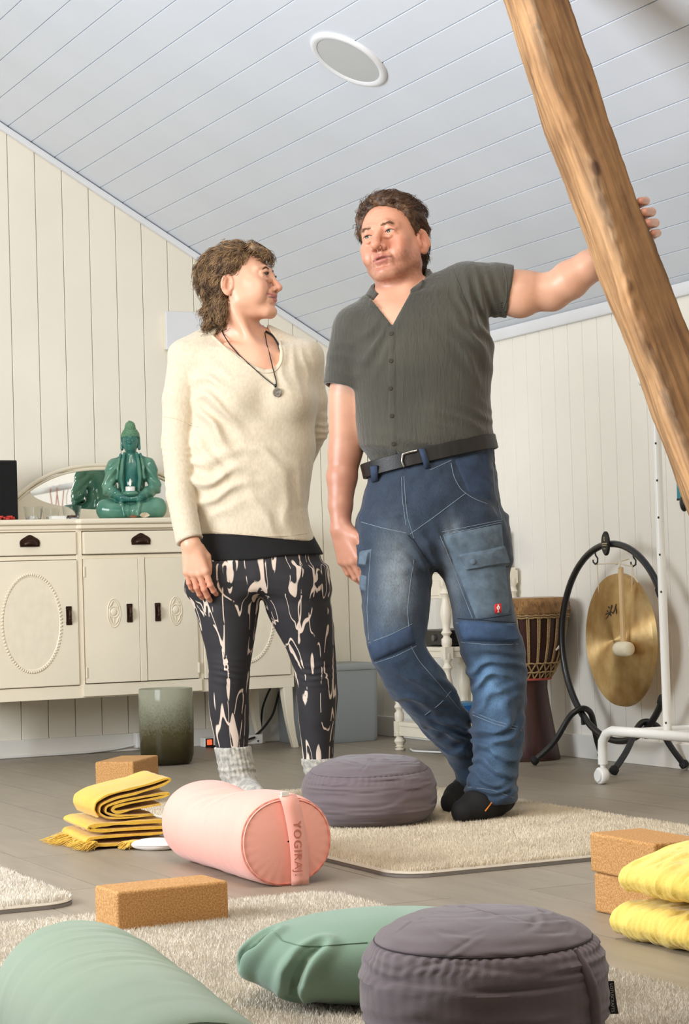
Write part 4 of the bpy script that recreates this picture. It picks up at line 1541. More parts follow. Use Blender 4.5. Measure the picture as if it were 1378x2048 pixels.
# small turquoise canvas on the knee wall
d = ray(1354, 1000)
t = np.dot(R(-0.02, 0)-cO, aX)/np.dot(d, aX)
pc = cO+d*t
q_ = pc-RC
cv = thing('wall_canvas', 'small turquoise canvas on the knee wall behind the timber beam', 'picture', R(-0.0005, q_@bX, q_[2]), YAW)
part('canvas_print', MB().bx(-0.019, -0.003, -0.24, 0.0, 0.004, 0.19), mat('turquoise_print', srgb(86, 176, 186), 0.6, c2=srgb(30, 120, 140), vscale=14), cv)
part('canvas_edge', MB().bx(-0.020, -0.001, -0.24, 0.001, -0.002, 0.005), Mt['black'], cv)

# ------------------------------------------------------------------ foreground: rugs, cushions, blocks, blankets, beam
def fabric(name, c, c2, bump=0.25, bscale=700, wr=0.5, wscale=9, sheen=0.25, rough=0.85, attr=None):
    """woven cloth: fine weave relief plus soft creases"""
    m = mat(name, c, rough, c2=c2, vscale=4, sheen=sheen, contrast=(0.3, 0.7), attr=attr)
    nt = m.node_tree
    tc = [n for n in nt.nodes if n.type == 'TEX_COORD'][0]
    bs = nt.nodes['Principled BSDF']
    wv = nt.nodes.new('ShaderNodeTexNoise')
    wv.inputs['Scale'].default_value = bscale
    wv.inputs['Detail'].default_value = 1.0
    cz = nt.nodes.new('ShaderNodeTexNoise')
    cz.noise_type = 'RIDGED_MULTIFRACTAL'
    cz.inputs['Scale'].default_value = wscale
    cz.inputs['Detail'].default_value = 3.0
    cz.inputs['Distortion'].default_value = 0.6
    nt.links.new(tc.outputs['Object'], wv.inputs['Vector'])
    nt.links.new(tc.outputs['Object'], cz.inputs['Vector'])
    b1 = nt.nodes.new('ShaderNodeBump')
    b1.inputs['Strength'].default_value = bump
    b1.inputs['Distance'].default_value = 0.001
    b2 = nt.nodes.new('ShaderNodeBump')
    b2.inputs['Strength'].default_value = wr
    b2.inputs['Distance'].default_value = 0.004
    nt.links.new(cz.outputs['Fac'], b2.inputs['Height'])
    nt.links.new(wv.outputs['Fac'], b1.inputs['Height'])
    nt.links.new(b2.outputs[0], b1.inputs['Normal'])
    nt.links.new(b1.outputs[0], bs.inputs['Normal'])
    return m


Mt['zafu'] = fabric('mauve_grey_cotton', srgb(114, 101, 105), srgb(101, 89, 94), wr=0.35, wscale=8)
Mt['green'] = fabric('sage_green_cotton', srgb(130, 156, 134), srgb(116, 144, 126), wr=0.2, wscale=6)
Mt['greenb'] = fabric('pale_sage_cotton', srgb(152, 170, 146), srgb(140, 160, 138), wr=0.08, wscale=5)
Mt['pink'] = fabric('salmon_pink_cotton', srgb(244, 176, 160), srgb(240, 168, 152), wr=0.15, wscale=5)
Mt['thread'] = mat('dark_seam_thread', srgb(64, 54, 58), 0.9)
Mt['gthread'] = mat('green_seam_thread', srgb(108, 134, 112), 0.9)

# --- rugs with real pile
Mt['pile'] = mat('wool_pile', srgb(226, 218, 204), 0.95, attr='Col', sheen=0.3)
Mt['felt'] = mat('grey_felt_backing', srgb(128, 122, 118), 0.9, bump=0.2, bscale=300)
Mt['edge'] = mat('rug_binding', srgb(206, 196, 180), 0.9, bump=0.2, bscale=300)


def rug(label, u0, u1, v0, v1, rc, tone, n, hp=0.016, seed=1, vis=None):
    cu, cv = (u0+u1)/2, (v0+v1)/2
    w, d = (u1-u0)/2, (v1-v0)/2
    t = thing('rug', label, 'rug', R(cu, cv, 0), YAW)
    part('felt_backing', shell_of([rrect(w, d, rc, 0.0006, 8), rrect(w, d, rc, 0.006, 8)]), Mt['felt'], t)
    part('rug_binding', shell_of([rrect(w-0.003, d-0.003, rc, 0.006, 8), rrect(w-0.001, d-0.001, rc, 0.009, 8), rrect(w-0.004, d-0.004, rc, 0.013, 8)]), Mt['edge'], t, smooth=True)
    g = np.random.default_rng(seed)
    lo, hi = (-w, -d), (w, d)
    if vis:
        lo, hi = (vis[0]-cu, vis[2]-cv), (vis[1]-cu, vis[3]-cv)
    X = g.uniform(lo[0], hi[0], n)
    Y = g.uniform(lo[1], hi[1], n)
    qx, qy = np.maximum(np.abs(X)-(w-rc), 0), np.maximum(np.abs(Y)-(d-rc), 0)
    k = (np.hypot(qx, qy) < rc-0.006) & (np.abs(X) < w-0.006) & (np.abs(Y) < d-0.006)
    X, Y = X[k], Y[k]
    N = len(X)
    P = np.stack([X, Y, np.full(N, 0.011)], 1)
    lean = vnoise(P+seed, 9.0)*2.2+g.normal(size=N)*0.9
    az = vnoise(P+seed*3.7, 5.0)*4+g.normal(size=N)*0.9
    h = hp*(0.75+0.35*g.random(N))
    D = np.stack([np.cos(az)*np.sin(lean*0.45), np.sin(az)*np.sin(lean*0.45), np.abs(np.cos(lean*0.45))+0.2], 1)
    D /= np.linalg.norm(D, axis=1)[:, None]
    S = np.cross(D, g.normal(size=(N, 3)))
    S /= np.linalg.norm(S, axis=1)[:, None]
    wd = 0.0009*(0.7+0.6*g.random(N))[:, None]
    A0, A1 = P-S*wd, P+S*wd
    Mm = P+D*h[:, None]*0.6
    E2 = P+D*h[:, None]+S*0.4*h[:, None]*g.normal(size=(N, 1))*0.5
    V = np.stack([A0, A1, Mm+S*wd*0.8, Mm-S*wd*0.8, E2], 1).reshape(-1, 3)
    b = (np.arange(N)*5)[:, None]
    F3 = np.concatenate([b+[0, 1, 2], b+[0, 2, 3], b+[3, 2, 4]])
    tn = 0.93+0.12*g.random(N)+0.06*vnoise(P, 14.0)+0.04*vnoise(P, 60.0)
    c = np.repeat(tn, 5)[:, None]*np.array(tone)[None, :]
    o = link('pile', np_mesh('pile', V, F3, Mt['pile'], True, c), t)
    o['kind'] = 'stuff'
    return t


rug('cream shaggy rug under the man and the small grey cushion', -1.965, -1.0, -4.06, -2.2, 0.09, (1.0, 0.95, 0.86), 170000, 0.015, 11)
rug('pale grey shaggy rug under the cork block and green bolster', -3.15, -2.205, -6.05, -4.215, 0.08, (1.0, 0.99, 0.98), 230000, 0.015, 12)
rug('pale shaggy rug corner with bound edge, behind the green bolster', -3.6, -2.665, -3.985, -2.4, 0.08, (0.98, 0.98, 0.98), 50000, 0.015, 13, (-3.1, -2.66, -4.0, -2.9))

# --- cork yoga blocks
Mt['cork'] = mat('cork', srgb(206, 160, 104), 0.85, c2=srgb(170, 118, 62), vscale=330, bump=0.35, bscale=420, detail=2.0, contrast=(0.36, 0.66))


def cork_block(label, loc, rz, size=(0.23, 0.12, 0.076), group=None):
    o = part('cork_block', MB().box((0, 0, size[2]/2), size), Mt['cork'], None, bevel=0.006, seg=3)
    o.location = loc
    o.rotation_euler = (0, 0, rz)
    return tag(o, label, 'yoga block', group)


# on the front rug: long face towards the camera
pA, pB = fl(239, 1868, 0.014), fl(458, 1843, 0.014)
dv = (pB-pA)/np.linalg.norm(pB-pA)
nv = np.array([-dv[1], dv[0], 0])
Lb = float(np.linalg.norm(pB-pA))
cork_block('single cork block standing on the front rug beside the green bolster', (pA+pB)/2+nv*0.06, math.atan2(dv[1], dv[0]), (Lb+0.004, 0.115, 0.077))
# pair beside the yellow blanket, front right
g_ = 'stacked cork blocks'
cork_block('lower cork block of the pair behind the pale yellow blankets', R(-1.795, -4.79, 0), math.pi/2+0.03, group=None)
cork_block('upper cork block of the pair behind the pale yellow blankets', R(-1.802, -4.785, 0.0765), math.pi/2-0.02, group=None)
pc = fl(160, 1622)
e1 = cX*math.cos(0.18)-cY*math.sin(0.18)*-1
ang = math.atan2(cX[1], cX[0])-0.23
ex = np.array([math.cos(ang), math.sin(ang), 0])
ey = np.array([-math.sin(ang), math.cos(ang), 0])
pcc = fl(194, 1628)
cork_block('lower cork block mostly hidden behind the mustard blanket stack', pcc+ex*0.06+ey*0.115, ang+math.pi/2)
cork_block('upper cork block standing clear above the mustard blanket stack', pcc+ex*0.058+ey*0.113+zX*0.0765, ang+math.pi/2)


# --- round cushions
def zafu(label, c, rad, h, seed, npl=70, pl=0.0028, tilt=0.0, seam_m='thread', squash=1.0, rz=0.0, seam_t=0.30):
    g = np.random.default_rng(seed)
    t = thing('meditation_cushion', label, 'cushion', c, rz)
    n, m_ = 300, 110
    th = np.linspace(0, 2*math.pi, n, endpoint=False)
    s = np.linspace(0, 1, m_)
    prof = []
    for si in s:      # from the top centre to the bottom centre
        a_ = si*math.pi
        lowr = si > 0.5
        r_ = abs(math.sin(a_))**(0.40 if lowr else 0.62)
        z_ = np.sign(math.cos(a_))*abs(math.cos(a_))**(0.62 if lowr else 0.80)
        prof.append((r_, z_))
    P = np.zeros((n, m_, 3))
    r6 = g.random((8, 3))
    creases = [(g.uniform(0, 6.28), g.uniform(0.02, 0.62), g.uniform(-0.5, 0.5) if g.random() < 0.75 else g.uniform(-1.5, 1.5), g.uniform(0.015, 0.05), g.uniform(0.0005, 0.0019)) for _ in range(90)]
    seam_s = seam_t
    for j, (r_, z_) in enumerate(prof):
        env = math.exp(-max(s[j]-seam_s, 0)/0.085)*(1.0 if s[j] > seam_s else 0.0)
        env2 = math.exp(-((s[j]-seam_s)/0.012)**2)
        wob = sum(0.010*r6[k, 0]*np.sin((k+2)*th+6.28*r6[k, 1])/(k+1) for k in range(6))
        Q = np.stack([np.cos(th)*rad*r_, np.sin(th)*rad*r_, np.full(n, z_)], 1)
        nz_ = vnoise(Q*1.0+seed, 14.0)*0.0030+vnoise(Q*np.array([1, 1, 0.12])+seed*2, 30.0)*0.0012
        ss_ = s[j]*rad*2.2
        for (ct, cs2, ca, cl2, camp) in creases:
            dth = np.arctan2(np.sin(th-ct), np.cos(th-ct))*rad*max(r_, 0.3)
            dsv = ss_-cs2*rad*2.2
            along, across = dth*math.cos(ca)+dsv*math.sin(ca), -dth*math.sin(ca)+dsv*math.cos(ca)
            across = across+0.15*along**2/rad
            nz_ = nz_-camp*np.exp(-(along/cl2)**2)*(np.exp(-(across/0.0035)**2)-0.8*np.exp(-((across-0.0075)/0.0055)**2))
        rip = np.sin(th*npl+3*np.sin(th*5+seed)+2.2*vnoise(Q+3, 12))*pl*env*(0.6+0.6*vnoise(Q+9, 9))
        rr_ = rad*r_*(1+wob*0.5)+(rip+nz_)*min(1, r_*1.6)-0.0035*env2
        zz = h/2+h/2*z_*(1.0 if z_ < 0 else squash)+tilt*np.cos(th-1.0)*r_*max(z_, 0)+nz_*1.5*(1-r_)
        P[:, j] = np.stack([np.cos(th)*rr_, np.sin(th)*rr_, np.maximum(zz, 0.0004)], 1)
    q = MB().grid(P, wrap_u=True)
    q.f = [f[::-1] for f in q.f]
    body = part('cushion_cover', q, Mt['zafu'], t, smooth=True)
    js = int(round(seam_s*(m_-1)))
    ring = P[:, js]*np.array([1.0, 1.0, 1.0])+np.array([0, 0, 0.0008])
    part('top_seam', MB().tube(ring*np.array([1.002, 1.002, 1]), 0.0011, 5, closed=True), Mt[seam_m], t, smooth=True)
    return t, P


zc = cX*((937-689)/4146*2.79)+cY*2.79
zt, zP = zafu('large mauve grey round cushion with a gathered seam and black label', np.array([zc[0], zc[1], 0.016]), 0.166, 0.190, 5, 58, 0.0024, 0.004, squash=0.97, seam_t=0.315)
z2 = fl(741, 1655)
zafu('small mauve grey cushion on the cream rug between woman and man', np.array([z2[0], z2[1], 0.016])-cY*0.055, 0.178, 0.176, 9, 56, 0.0018, 0.012, 'zafu', squash=1.0, seam_t=0.31)


def on_mesh(o, px, py, lift=0.0):
    """where the line of sight through a picture point meets an object (world space)"""
    dg = bpy.context.evaluated_depsgraph_get()
    bpy.context.view_layer.update()
    Mi = o.matrix_world.inverted()
    d = ray(px, py)
    d = d/np.linalg.norm(d)
    ok, loc, nor, _ = o.ray_cast(Mi@Vector(cO), Mi.to_3x3()@Vector(d))
    if not ok:
        return None, None
    nw = np.array((Mi.transposed().to_3x3()@nor).normalized())
    return np.array(o.matrix_world@loc)+nw*lift, nw


# overlapping placket of the large cushion and its black label
cover = [c for c in zt.children if c.name.startswith('cushion_cover')][0]
pts = []
for px, py in ((1150, 1903), (1168, 1935), (1180, 1970), (1186, 2005), (1188, 2042)):
    w_, nw = on_mesh(cover, px, py, 0.003)
    if w_ is not None:
        pts.append(w_)
zb = np.array(zt.location)
if len(pts) > 2:
    pts = np.array(pts)
    dn = pts[-1]-pts[-2]
    pts = np.vstack([pts, pts[-1]+dn*1.2, pts[-1]+dn*2.0])-zb
    part('placket_fold', MB().tube(pts, [0.003, 0.007, 0.008, 0.008, 0.008, 0.006, 0.003][:len(pts)], 8), Mt['zafu'], zt, smooth=True)
lt = []
for px, py in ((1206, 1961), (1208, 1985), (1210, 2005), (1212, 2026)):
    w_, nw = on_mesh(cover, px, py)
    lt.append(w_)
l0 = at(1217, 1962, 2.745)-zb
l1 = at(1222, 2028, 2.745)-zb
out = cX*1.0
q = MB()
rows = []
for t_ in np.linspace(0, 1, 9):
    c = l0+(l1-l0)*t_
    o_ = out*(0.0072+0.003*t_**2)
    rows.append((c-out*0.003, c+o_+cY*0.0007*math.sin(3*t_)))
vs = [p for r_ in rows for p in r_]
q.add(vs, [(2*i, 2*i+1, 2*i+3, 2*i+2) for i in range(8)])
lb = part('brand_label', q, Mt['black'], zt)
m_ = lb.modifiers.new('solid', 'SOLIDIFY')
m_.thickness = 0.0008
dd = (l1-l0)/np.linalg.norm(l1-l0)
mid = (l0+l1)/2+out*0.0028-cY*0.0022
mw = Matrix.Identity(4)
zv = np.cross(dd, out)
for i in range(3):
    mw[i][0], mw[i][1], mw[i][2], mw[i][3] = dd[i], out[i], zv[i], mid[i]
if np.dot(zv, cY) > 0:
    for i in range(3):
        mw[i][1], mw[i][2] = -out[i], -zv[i]
text_mb('LOTUSCRAFTS', 0.0058, mat('grey_print', srgb(214, 214, 210), 0.7), 'label_print', lb, mw, 0.0002)

# --- crescent cushion, sage green, two deep pleats
ec = cX*0.045+cY*3.17
ecz = 0.016


def cres_base(P):
    q = P.copy()
    x, y, z = q[:, 0]/0.215, q[:, 1]/0.150, (q[:, 2]-0.066)/0.068
    e = 2.5
    n_ = (np.abs(x)**2.2+np.abs(y)**2.2+np.abs(z)**e)**(1/2.3)
    return (n_-1)*0.068-0.002*vnoise(P, 18)


def to_loc(w_):
    v = w_-ec-zX*ecz
    return np.array([v@cX, v@cY, v[2]])


pl_px = [[(541, 1866), (515, 1890), (493, 1922), (480, 1950), (477, 1975)], [(641, 1893), (612, 1918), (592, 1955), (586, 1990), (600, 2022), (612, 2046)]]


def march(f, px, py):
    d = ray(px, py)
    t = 2.6
    for _ in range(160):
        p = cO+d*t
        s_ = float(f(np.array([to_loc(p)], np.float32))[0])
        if s_ < 0.0004:
            return to_loc(p)
        t += max(s_*0.6, 0.0006)
    return None


pls = []
for P_ in pl_px:
    L_ = [march(cres_base, *p) for p in P_]
    L_ = [l for l in L_ if l is not None]
    pls.append(L_)


def cres(P):
    d = cres_base(P)
    for L_ in pls:
        if len(L_) > 1:
            rs = list(np.interp(np.arange(len(L_)), [0, len(L_)*0.5, len(L_)-1], [0.0025, 0.0065, 0.0055]))
            c = s_chain(P, L_, rs)
            inn = [np.array(l)*np.array([0.86, 0.86, 1])+np.array([0, 0.012, -0.005]) for l in L_]
            c2_ = s_chain(P, inn, [r_*1.3 for r_ in rs])
            d = d-0.0045*np.exp(-((c-0.016)/0.010)**2)
            d = smax(d, -np.minimum(c, c2_), 0.002)
    return np.maximum(d, -P[:, 2])


V, Fq = polygonize(cres, (-0.235, -0.17, -0.02), (0.235, 0.17, 0.15), 0.0030)
cw = link('crescent_cushion', np_mesh('crescent_cushion', V, Fq, Mt['green']), None, ec+zX*ecz, -CAM_YAW)
tag(cw, 'sage green crescent cushion with two deep pleats behind the large grey cushion', 'cushion')
bpy.context.view_layer.update()
sp_ = []
for px_ in np.linspace(545, 735, 40):
    w_, nw = on_mesh(cw, px_, float(np.interp(px_, [545, 565, 600, 640, 690, 735], [1862, 1882, 1892, 1893, 1889, 1886])), 0.0)
    if w_ is not None:
        sp_.append(to_loc(w_))
if len(sp_) > 2:
    part('top_seam', MB().tube(np.array(sp_)+np.array([0, 0, 0.0006]), 0.0010, 5), Mt['gthread'], cw, smooth=True)


# --- bolsters
def bolster(label, near_c, far_c, rx, rz, m_, seed, folds, cap_m=None, dent=0.0):
    """near_c / far_c: points on the floor under the two end faces"""
    near_c, far_c = np.array(near_c), np.array(far_c)
    ax_ = far_c-near_c
    L = np.linalg.norm(ax_)
    ang = math.atan2(ax_[1], ax_[0])-math.pi/2
    t = thing('bolster', label, 'bolster', near_c, ang)
    n, k = 120, 90
    th = np.linspace(0, 2*math.pi, n, endpoint=False)
    ys = np.concatenate([[-0.004, 0.0, 0.004, 0.010], np.linspace(0.02, L-0.02, k), [L-0.008, L-0.001, L+0.002]])
    P = np.zeros((n, len(ys), 3))
    for j, y in enumerate(ys):
        e = min(max(y, 0), max(L-y, 0))
        f = 1.0-0.06*math.exp(-e/0.010)-0.02*math.exp(-e/0.04)
        if y < 0 or y > L:
            f *= 0.985
        cx_, sz_ = np.cos(th), np.sin(th)
        sgn = lambda v_, p_: np.sign(v_)*np.abs(v_)**p_
        X = rx*f*sgn(cx_, 0.92)
        Z = rz*f*sgn(sz_, 0.92)
        Q = np.stack([X, np.full(n, y), Z], 1)
        dz = 0.0025*vnoise(Q+seed, 9)+0.0012*vnoise(Q*np.array([1, 3, 1])+seed, 14)
        for (yc, tc_, amp, wd_, sk) in folds:
            da = np.arctan2(np.sin(th-tc_), np.cos(th-tc_))
            yy = yc+sk*da
            dz = dz-amp*np.exp(-((y-yy)/wd_)**2)*np.exp(-(da/0.55)**2)+0.8*amp*np.exp(-((y-yy-2.2*wd_)/(1.6*wd_))**2)*np.exp(-(da/0.55)**2)
        if dent:
            dz = dz-dent*np.exp(-((y-0.62*L)/0.11)**2)*np.maximum(sz_, 0)**2
        X2, Z2 = X+dz*cx_, Z+dz*sz_
        P[:, j] = np.stack([X2, np.full(n, y), np.maximum(rz*0.97+Z2, 0.0004)], 1)
    q = MB().grid(P, wrap_u=True)
    part('bolster_cover', q, m_, t, smooth=True)
    # end faces: softly domed discs
    for name, j, sg, cm in (('end_panel', 2, -1, cap_m or m_), ('end_panel', len(ys)-3, 1, m_)):
        rim = P[:, j]*1.0
        c0 = rim.mean(0)
        if sg > 0:
            rim = c0+(rim-c0)*0.97
        rows = []
        for r_ in np.linspace(1, 0.02, 12):
            bul = (1-r_**2)*0.012
            row = c0+(rim-c0)*r_
            row[:, 1] += sg*(0.0045+bul)+0.0010*np.sin(th*26)*np.exp(-((1-r_)/0.12))*(r_ > 0.3)
            rows.append(row)
        G = np.stack(rows, 1)
        qq = MB().grid(G, wrap_u=True)
        if sg > 0:
            qq.f = [f[::-1] for f in qq.f]
        part(name, qq, cm, t, smooth=True)
        ring = rim.copy()
        ring[:, 1] += sg*0.003
    return t, P, L


nearP = 0.5*(fl(482, 1774)+fl(668, 1772))+cY*0.012
nearP[2] = 0.0
farP = nearP+(-cX*0.405+cY*0.915)*0.53
pk, PP, LP = bolster('pale pink round bolster with a strap across its end panel, on the bare floor', nearP, farP, 0.110, 0.100, Mt['pink'], 21,
                     [(0.30, 1.9, 0.0055, 0.007, 0.07), (0.24, 2.2, 0.004, 0.007, 0.08), (0.36, 1.75, 0.004, 0.010, 0.06), (0.19, 2.5, 0.002, 0.006, 0.05)], dent=0.022)
rim = PP[:, 2].copy()
rim[:, 1] -= 0.0035
Mt['pinkthread'] = mat('pink_seam', srgb(190, 112, 98), 0.9)
Mt['piping'] = mat('pink_piping', srgb(222, 146, 130), 0.9)
part('end_piping', MB().tube(rim*np.array([1.0, 1, 1.0]), 0.0014, 6, closed=True), Mt['piping'], pk, smooth=True)
# strap over the end panel, right of centre, bowed outwards, with embroidered word
q = MB()
rows = []
sx0, sw = 0.014, 0.0205
c0 = rim.mean(0)
for t_ in np.linspace(0, 1, 17):
    z = 0.197*(1-t_)+0.003*t_
    bow = -0.0195-0.007*math.sin(math.pi*t_)
    if t_ < 0.08:
        bow += (0.08-t_)*0.16
    xs = sx0-0.012*(1-t_)+0.008*t_+0.005*math.sin(math.pi*t_)
    rows.append([(xs-sw, bow, z), (xs+sw, bow, z)])
q.add([p for r_ in rows for p in r_], [(2*i, 2*i+2, 2*i+3, 2*i+1) for i in range(16)])
stp = part('carry_strap', q, Mt['pink'], pk, smooth=True)
m_ = stp.modifiers.new('solid', 'SOLIDIFY')
m_.thickness = 0.0022
m_.offset = 0
mw = Matrix(((0, 1, 0, sx0+0.0005), (0, 0, -1, -0.0285), (-1, 0, 0, 0.082), (0, 0, 0, 1)))
text_mb('YOGIRAJ.', 0.026, Mt['pinkthread'], 'strap_lettering', stp, mw, 0.0004, space=1.12)
part('care_tag', MB().box((-0.004, -0.010, 0.199), (0.018, 0.004, 0.010), 0.1), Mt['white'], pk, bevel=0.001)

# sage bolster, nearest the camera
fb_ = cX*(-0.368)+cY*2.70
nb_ = fb_+(cX*0.30-cY*0.954)*0.68
gb, GP, LG = bolster('pale sage green round bolster lying on the front rug, cropped by the frame', np.array([nb_[0], nb_[1], 0.012]), np.array([fb_[0], fb_[1], 0.012]), 0.113, 0.108, Mt['greenb'], 31,
                     [(0.30+0.05*i, 1.25+0.08*((i*7) % 5), 0.0013+0.0005*(i % 3), 0.0045, 0.03) for i in range(8)])

# --- small eye pillow between blanket and bolster
pe = fl(287, 1700)
ep = thing('eye_pillow', 'small white eye pillow on the floor against the pink bolster', 'pillow', np.array([pe[0], pe[1], 0])+cX*0.03, -CAM_YAW-0.25)
V, Fq = polygonize(lambda P: np.maximum(s_ell(P, (0, 0, 0.013), (0.062+0, 0.036, 0.016))-0.0015*vnoise(P, 40), -P[:, 2]), (-0.08, -0.05, -0.01), (0.08, 0.05, 0.04), 0.003)
link('pillow_sack', np_mesh('pillow_sack', V, Fq, fabric('white_cotton', srgb(236, 228, 224), srgb(226, 216, 210), wr=0.3)), ep)
part('pillow_seam', MB().tube([(0.0625*math.cos(t), 0.0365*math.sin(t), 0.013) for t in np.linspace(0, 2*math.pi, 41)[:-1]], 0.0012, 6, closed=True), mat('ivory_thread', srgb(214, 204, 196), 0.8), ep, smooth=True)


# --- folded yellow blankets
def muslin(name, c, c2):
    m = fabric(name, c, c2, bump=0.8, bscale=200, wr=0.6, wscale=30, sheen=0.3)
    return m


Mt['mustard'] = muslin('mustard_muslin', srgb(232, 190, 70), srgb(214, 166, 44))
Mt['lemon'] = muslin('lemon_muslin', srgb(240, 216, 116), srgb(224, 190, 76))


def ribbon_fold(profile, thick, length, waves=0.002, seed=0, nz=26, taper=0.0):
    """thick cloth following a profile in the x-z plane, swept along +y"""
    P = np.array(profile, float)
    t = np.linspace(0, len(P)-1, (len(P)-1)*7+1)
    Q = np.stack([np.interp(t, np.arange(len(P)), P[:, i]) for i in range(2)], 1)
    for _ in range(5):
        Q[1:-1] = 0.5*Q[1:-1]+0.25*(Q[:-2]+Q[2:])
    T = np.gradient(Q, axis=0)
    T /= np.linalg.norm(T, axis=1)[:, None]+1e-9
    Nn = np.stack([-T[:, 1], T[:, 0]], 1)
    loop = np.vstack([Q+Nn*thick/2, (Q-Nn*thick/2)[::-1]])
    G = np.zeros((len(loop), nz, 3))
    for j, y in enumerate(np.linspace(0, length, nz)):
        p3 = np.stack([loop[:, 0], np.full(len(loop), y), loop[:, 1]], 1)
        w_ = vnoise(p3*np.array([1, 2.5, 1])+seed, 26)*waves+0.25*waves*np.sin(y*420+vnoise(p3+seed, 30)*3)
        edge = thick*0.35*(math.exp(-y/0.004)+math.exp(-(length-y)/0.004))
        c = np.vstack([Q, Q[::-1]])
        sc_ = 1-edge/thick
        xz = c+(loop-c)*sc_
        nn = np.vstack([Nn, -Nn[::-1]])
        xz = xz+nn*w_[:, None]
        G[:, j] = np.stack([xz[:, 0]*(1-taper*y/length), np.full(len(loop), y), np.maximum(xz[:, 1], 0.0005)], 1)
    q = MB().grid(G, wrap_u=True)
    n = len(Q)
    for j, rev in ((0, False), (nz-1, True)):
        for i in range(n-1):
            a_, b2, c_, d_ = i*nz+j, (i+1)*nz+j, (2*n-2-i)*nz+j, (2*n-1-i)*nz+j
            q.f.append((a_, d_, c_, b2) if rev else (a_, b2, c_, d_))
            q.m.append(0)
    return q


yb = fl(262, 1697)
yb[2] = 0
YR = -CAM_YAW+0.36
low = thing('blanket', 'mustard yellow blanket with fringed ends, lowest of the folded pair', 'blanket', yb+cX*(-0.055)+cY*0.0, YR)
prof = [(0.155, 0.010), (0.03, 0.010), (-0.03, 0.012), (-0.058, 0.020), (-0.052, 0.030), (0.0, 0.032), (0.15, 0.030), (0.168, 0.037), (0.15, 0.045), (-0.03, 0.047), (-0.055, 0.055), (-0.03, 0.063), (0.14, 0.061)]
q = ribbon_fold(prof, 0.0105, 0.27, 0.0025, 3)
part('folded_cloth', q, Mt['mustard'], low, smooth=True)
q = ribbon_fold([(0.17, 0.010), (0.10, 0.013), (0.055, 0.017), (0.035, 0.013), (0.05, 0.006)], 0.010, 0.030, 0.002, 8)
for i in range(len(q.v)):
    q.v[i] = (q.v[i][0], q.v[i][1]-0.036, q.v[i][2])
part('hanging_end', q, Mt['mustard'], low, smooth=True)
g = np.random.default_rng(5)
N = 340
ty = g.uniform(-0.01, 0.27, N)
roots = np.stack([-0.048+0.02*g.random(N), ty, 0.010+0.012*g.random(N)], 1)
dirs = np.stack([-1.0+0.3*g.random(N), -0.25+0.5*g.normal(size=N), -0.12+0.25*g.random(N)], 1)
dirs /= np.linalg.norm(dirs, axis=1)[:, None]


def floor_hug(P):
    P = P.copy()
    P[:, 2] = np.maximum(P[:, 2], 0.003)
    return P


ln = np.where(ty > 0.16, 0.075, 0.042)*(0.7+0.5*g.random(N))
V, Fq, tn = strands(roots, dirs, ln, 0.0026, 6, 0.5, 0.9, 6, floor_hug)
N2 = 60
r2 = np.stack([0.045+0.12*g.random(N2)*0, -0.035+0.03*g.random(N2), 0.012+0.006*g.random(N2)], 1)
V2, F2, tn2 = strands(r2, np.stack([-0.8+0.4*g.random(N2), -0.5+0.4*g.normal(size=N2), -0.1*np.ones(N2)], 1), 0.032, 0.0024, 5, 0.4, 0.9, 7, floor_hug)
o = link('fringe', np_mesh('fringe', np.vstack([V, V2]), np.vstack([Fq, F2+len(V)]), Mt['mustard']), low)
o['kind'] = 'stuff'

upb = thing('blanket', 'mustard yellow blanket rolled in loose layers on top of the fringed one', 'blanket', yb+cX*(-0.055)+zX*0.070+cY*0.004, YR)
prof = [(0.150, 0.0335), (0.08, 0.026), (0.035, 0.019), (0.022, 0.026), (0.028, 0.036), (0.08, 0.043), (0.16, 0.052), (0.176, 0.060), (0.15, 0.060), (0.05, 0.049), (0.008, 0.038), (0.004, 0.022), (0.03, 0.011), (0.10, 0.010), (0.14, 0.008), (0.05, 0.0045), (0.01, 0.007), (-0.012, 0.022), (-0.008, 0.042), (0.03, 0.056), (0.09, 0.066), (0.16, 0.082), (0.18, 0.095), (0.168, 0.099), (0.12, 0.086), (0.06, 0.076), (0.01, 0.066), (-0.02, 0.050), (-0.025, 0.030), (-0.014, 0.012)]
q = ribbon_fold([(x-0.012, z) for x, z in prof], 0.0062, 0.235, 0.0018, 12)
part('rolled_cloth', q, Mt['mustard'], upb, smooth=True)

# pale yellow pair at the right edge
py_ = fl(1256, 1880)
py_[2] = 0
YA = 0.05
ps2 = [(0.30, 0.008), (0.04, 0.008), (0.005, 0.014), (-0.008, 0.030), (0.004, 0.050), (0.05, 0.060), (0.30, 0.066)]
lowy = thing('blanket', 'lower pale yellow folded blanket beside the cork block pair', 'blanket', R(-1.985, -5.200, 0.0), YA)
part('folded_cloth', ribbon_fold(ps2, 0.014, 0.24, 0.0055, 31, 60), Mt['lemon'], lowy, smooth=True)
part('inner_fold', ribbon_fold([(0.30, 0.024), (0.05, 0.022), (0.018, 0.028), (0.018, 0.036), (0.05, 0.044), (0.30, 0.048)], 0.011, 0.225, 0.002, 33), Mt['lemon'], lowy, smooth=True)
upy = thing('blanket', 'upper pale yellow folded blanket beside the cork block pair', 'blanket', R(-1.975, -5.205, 0.0775), YA-0.03)
ps3 = [(0.30, 0.008), (0.04, 0.008), (0.006, 0.014), (-0.006, 0.030), (0.006, 0.046), (0.06, 0.062), (0.14, 0.078), (0.30, 0.082)]
part('folded_cloth', ribbon_fold(ps3, 0.013, 0.24, 0.0055, 35, 60), Mt['lemon'], upy, smooth=True)
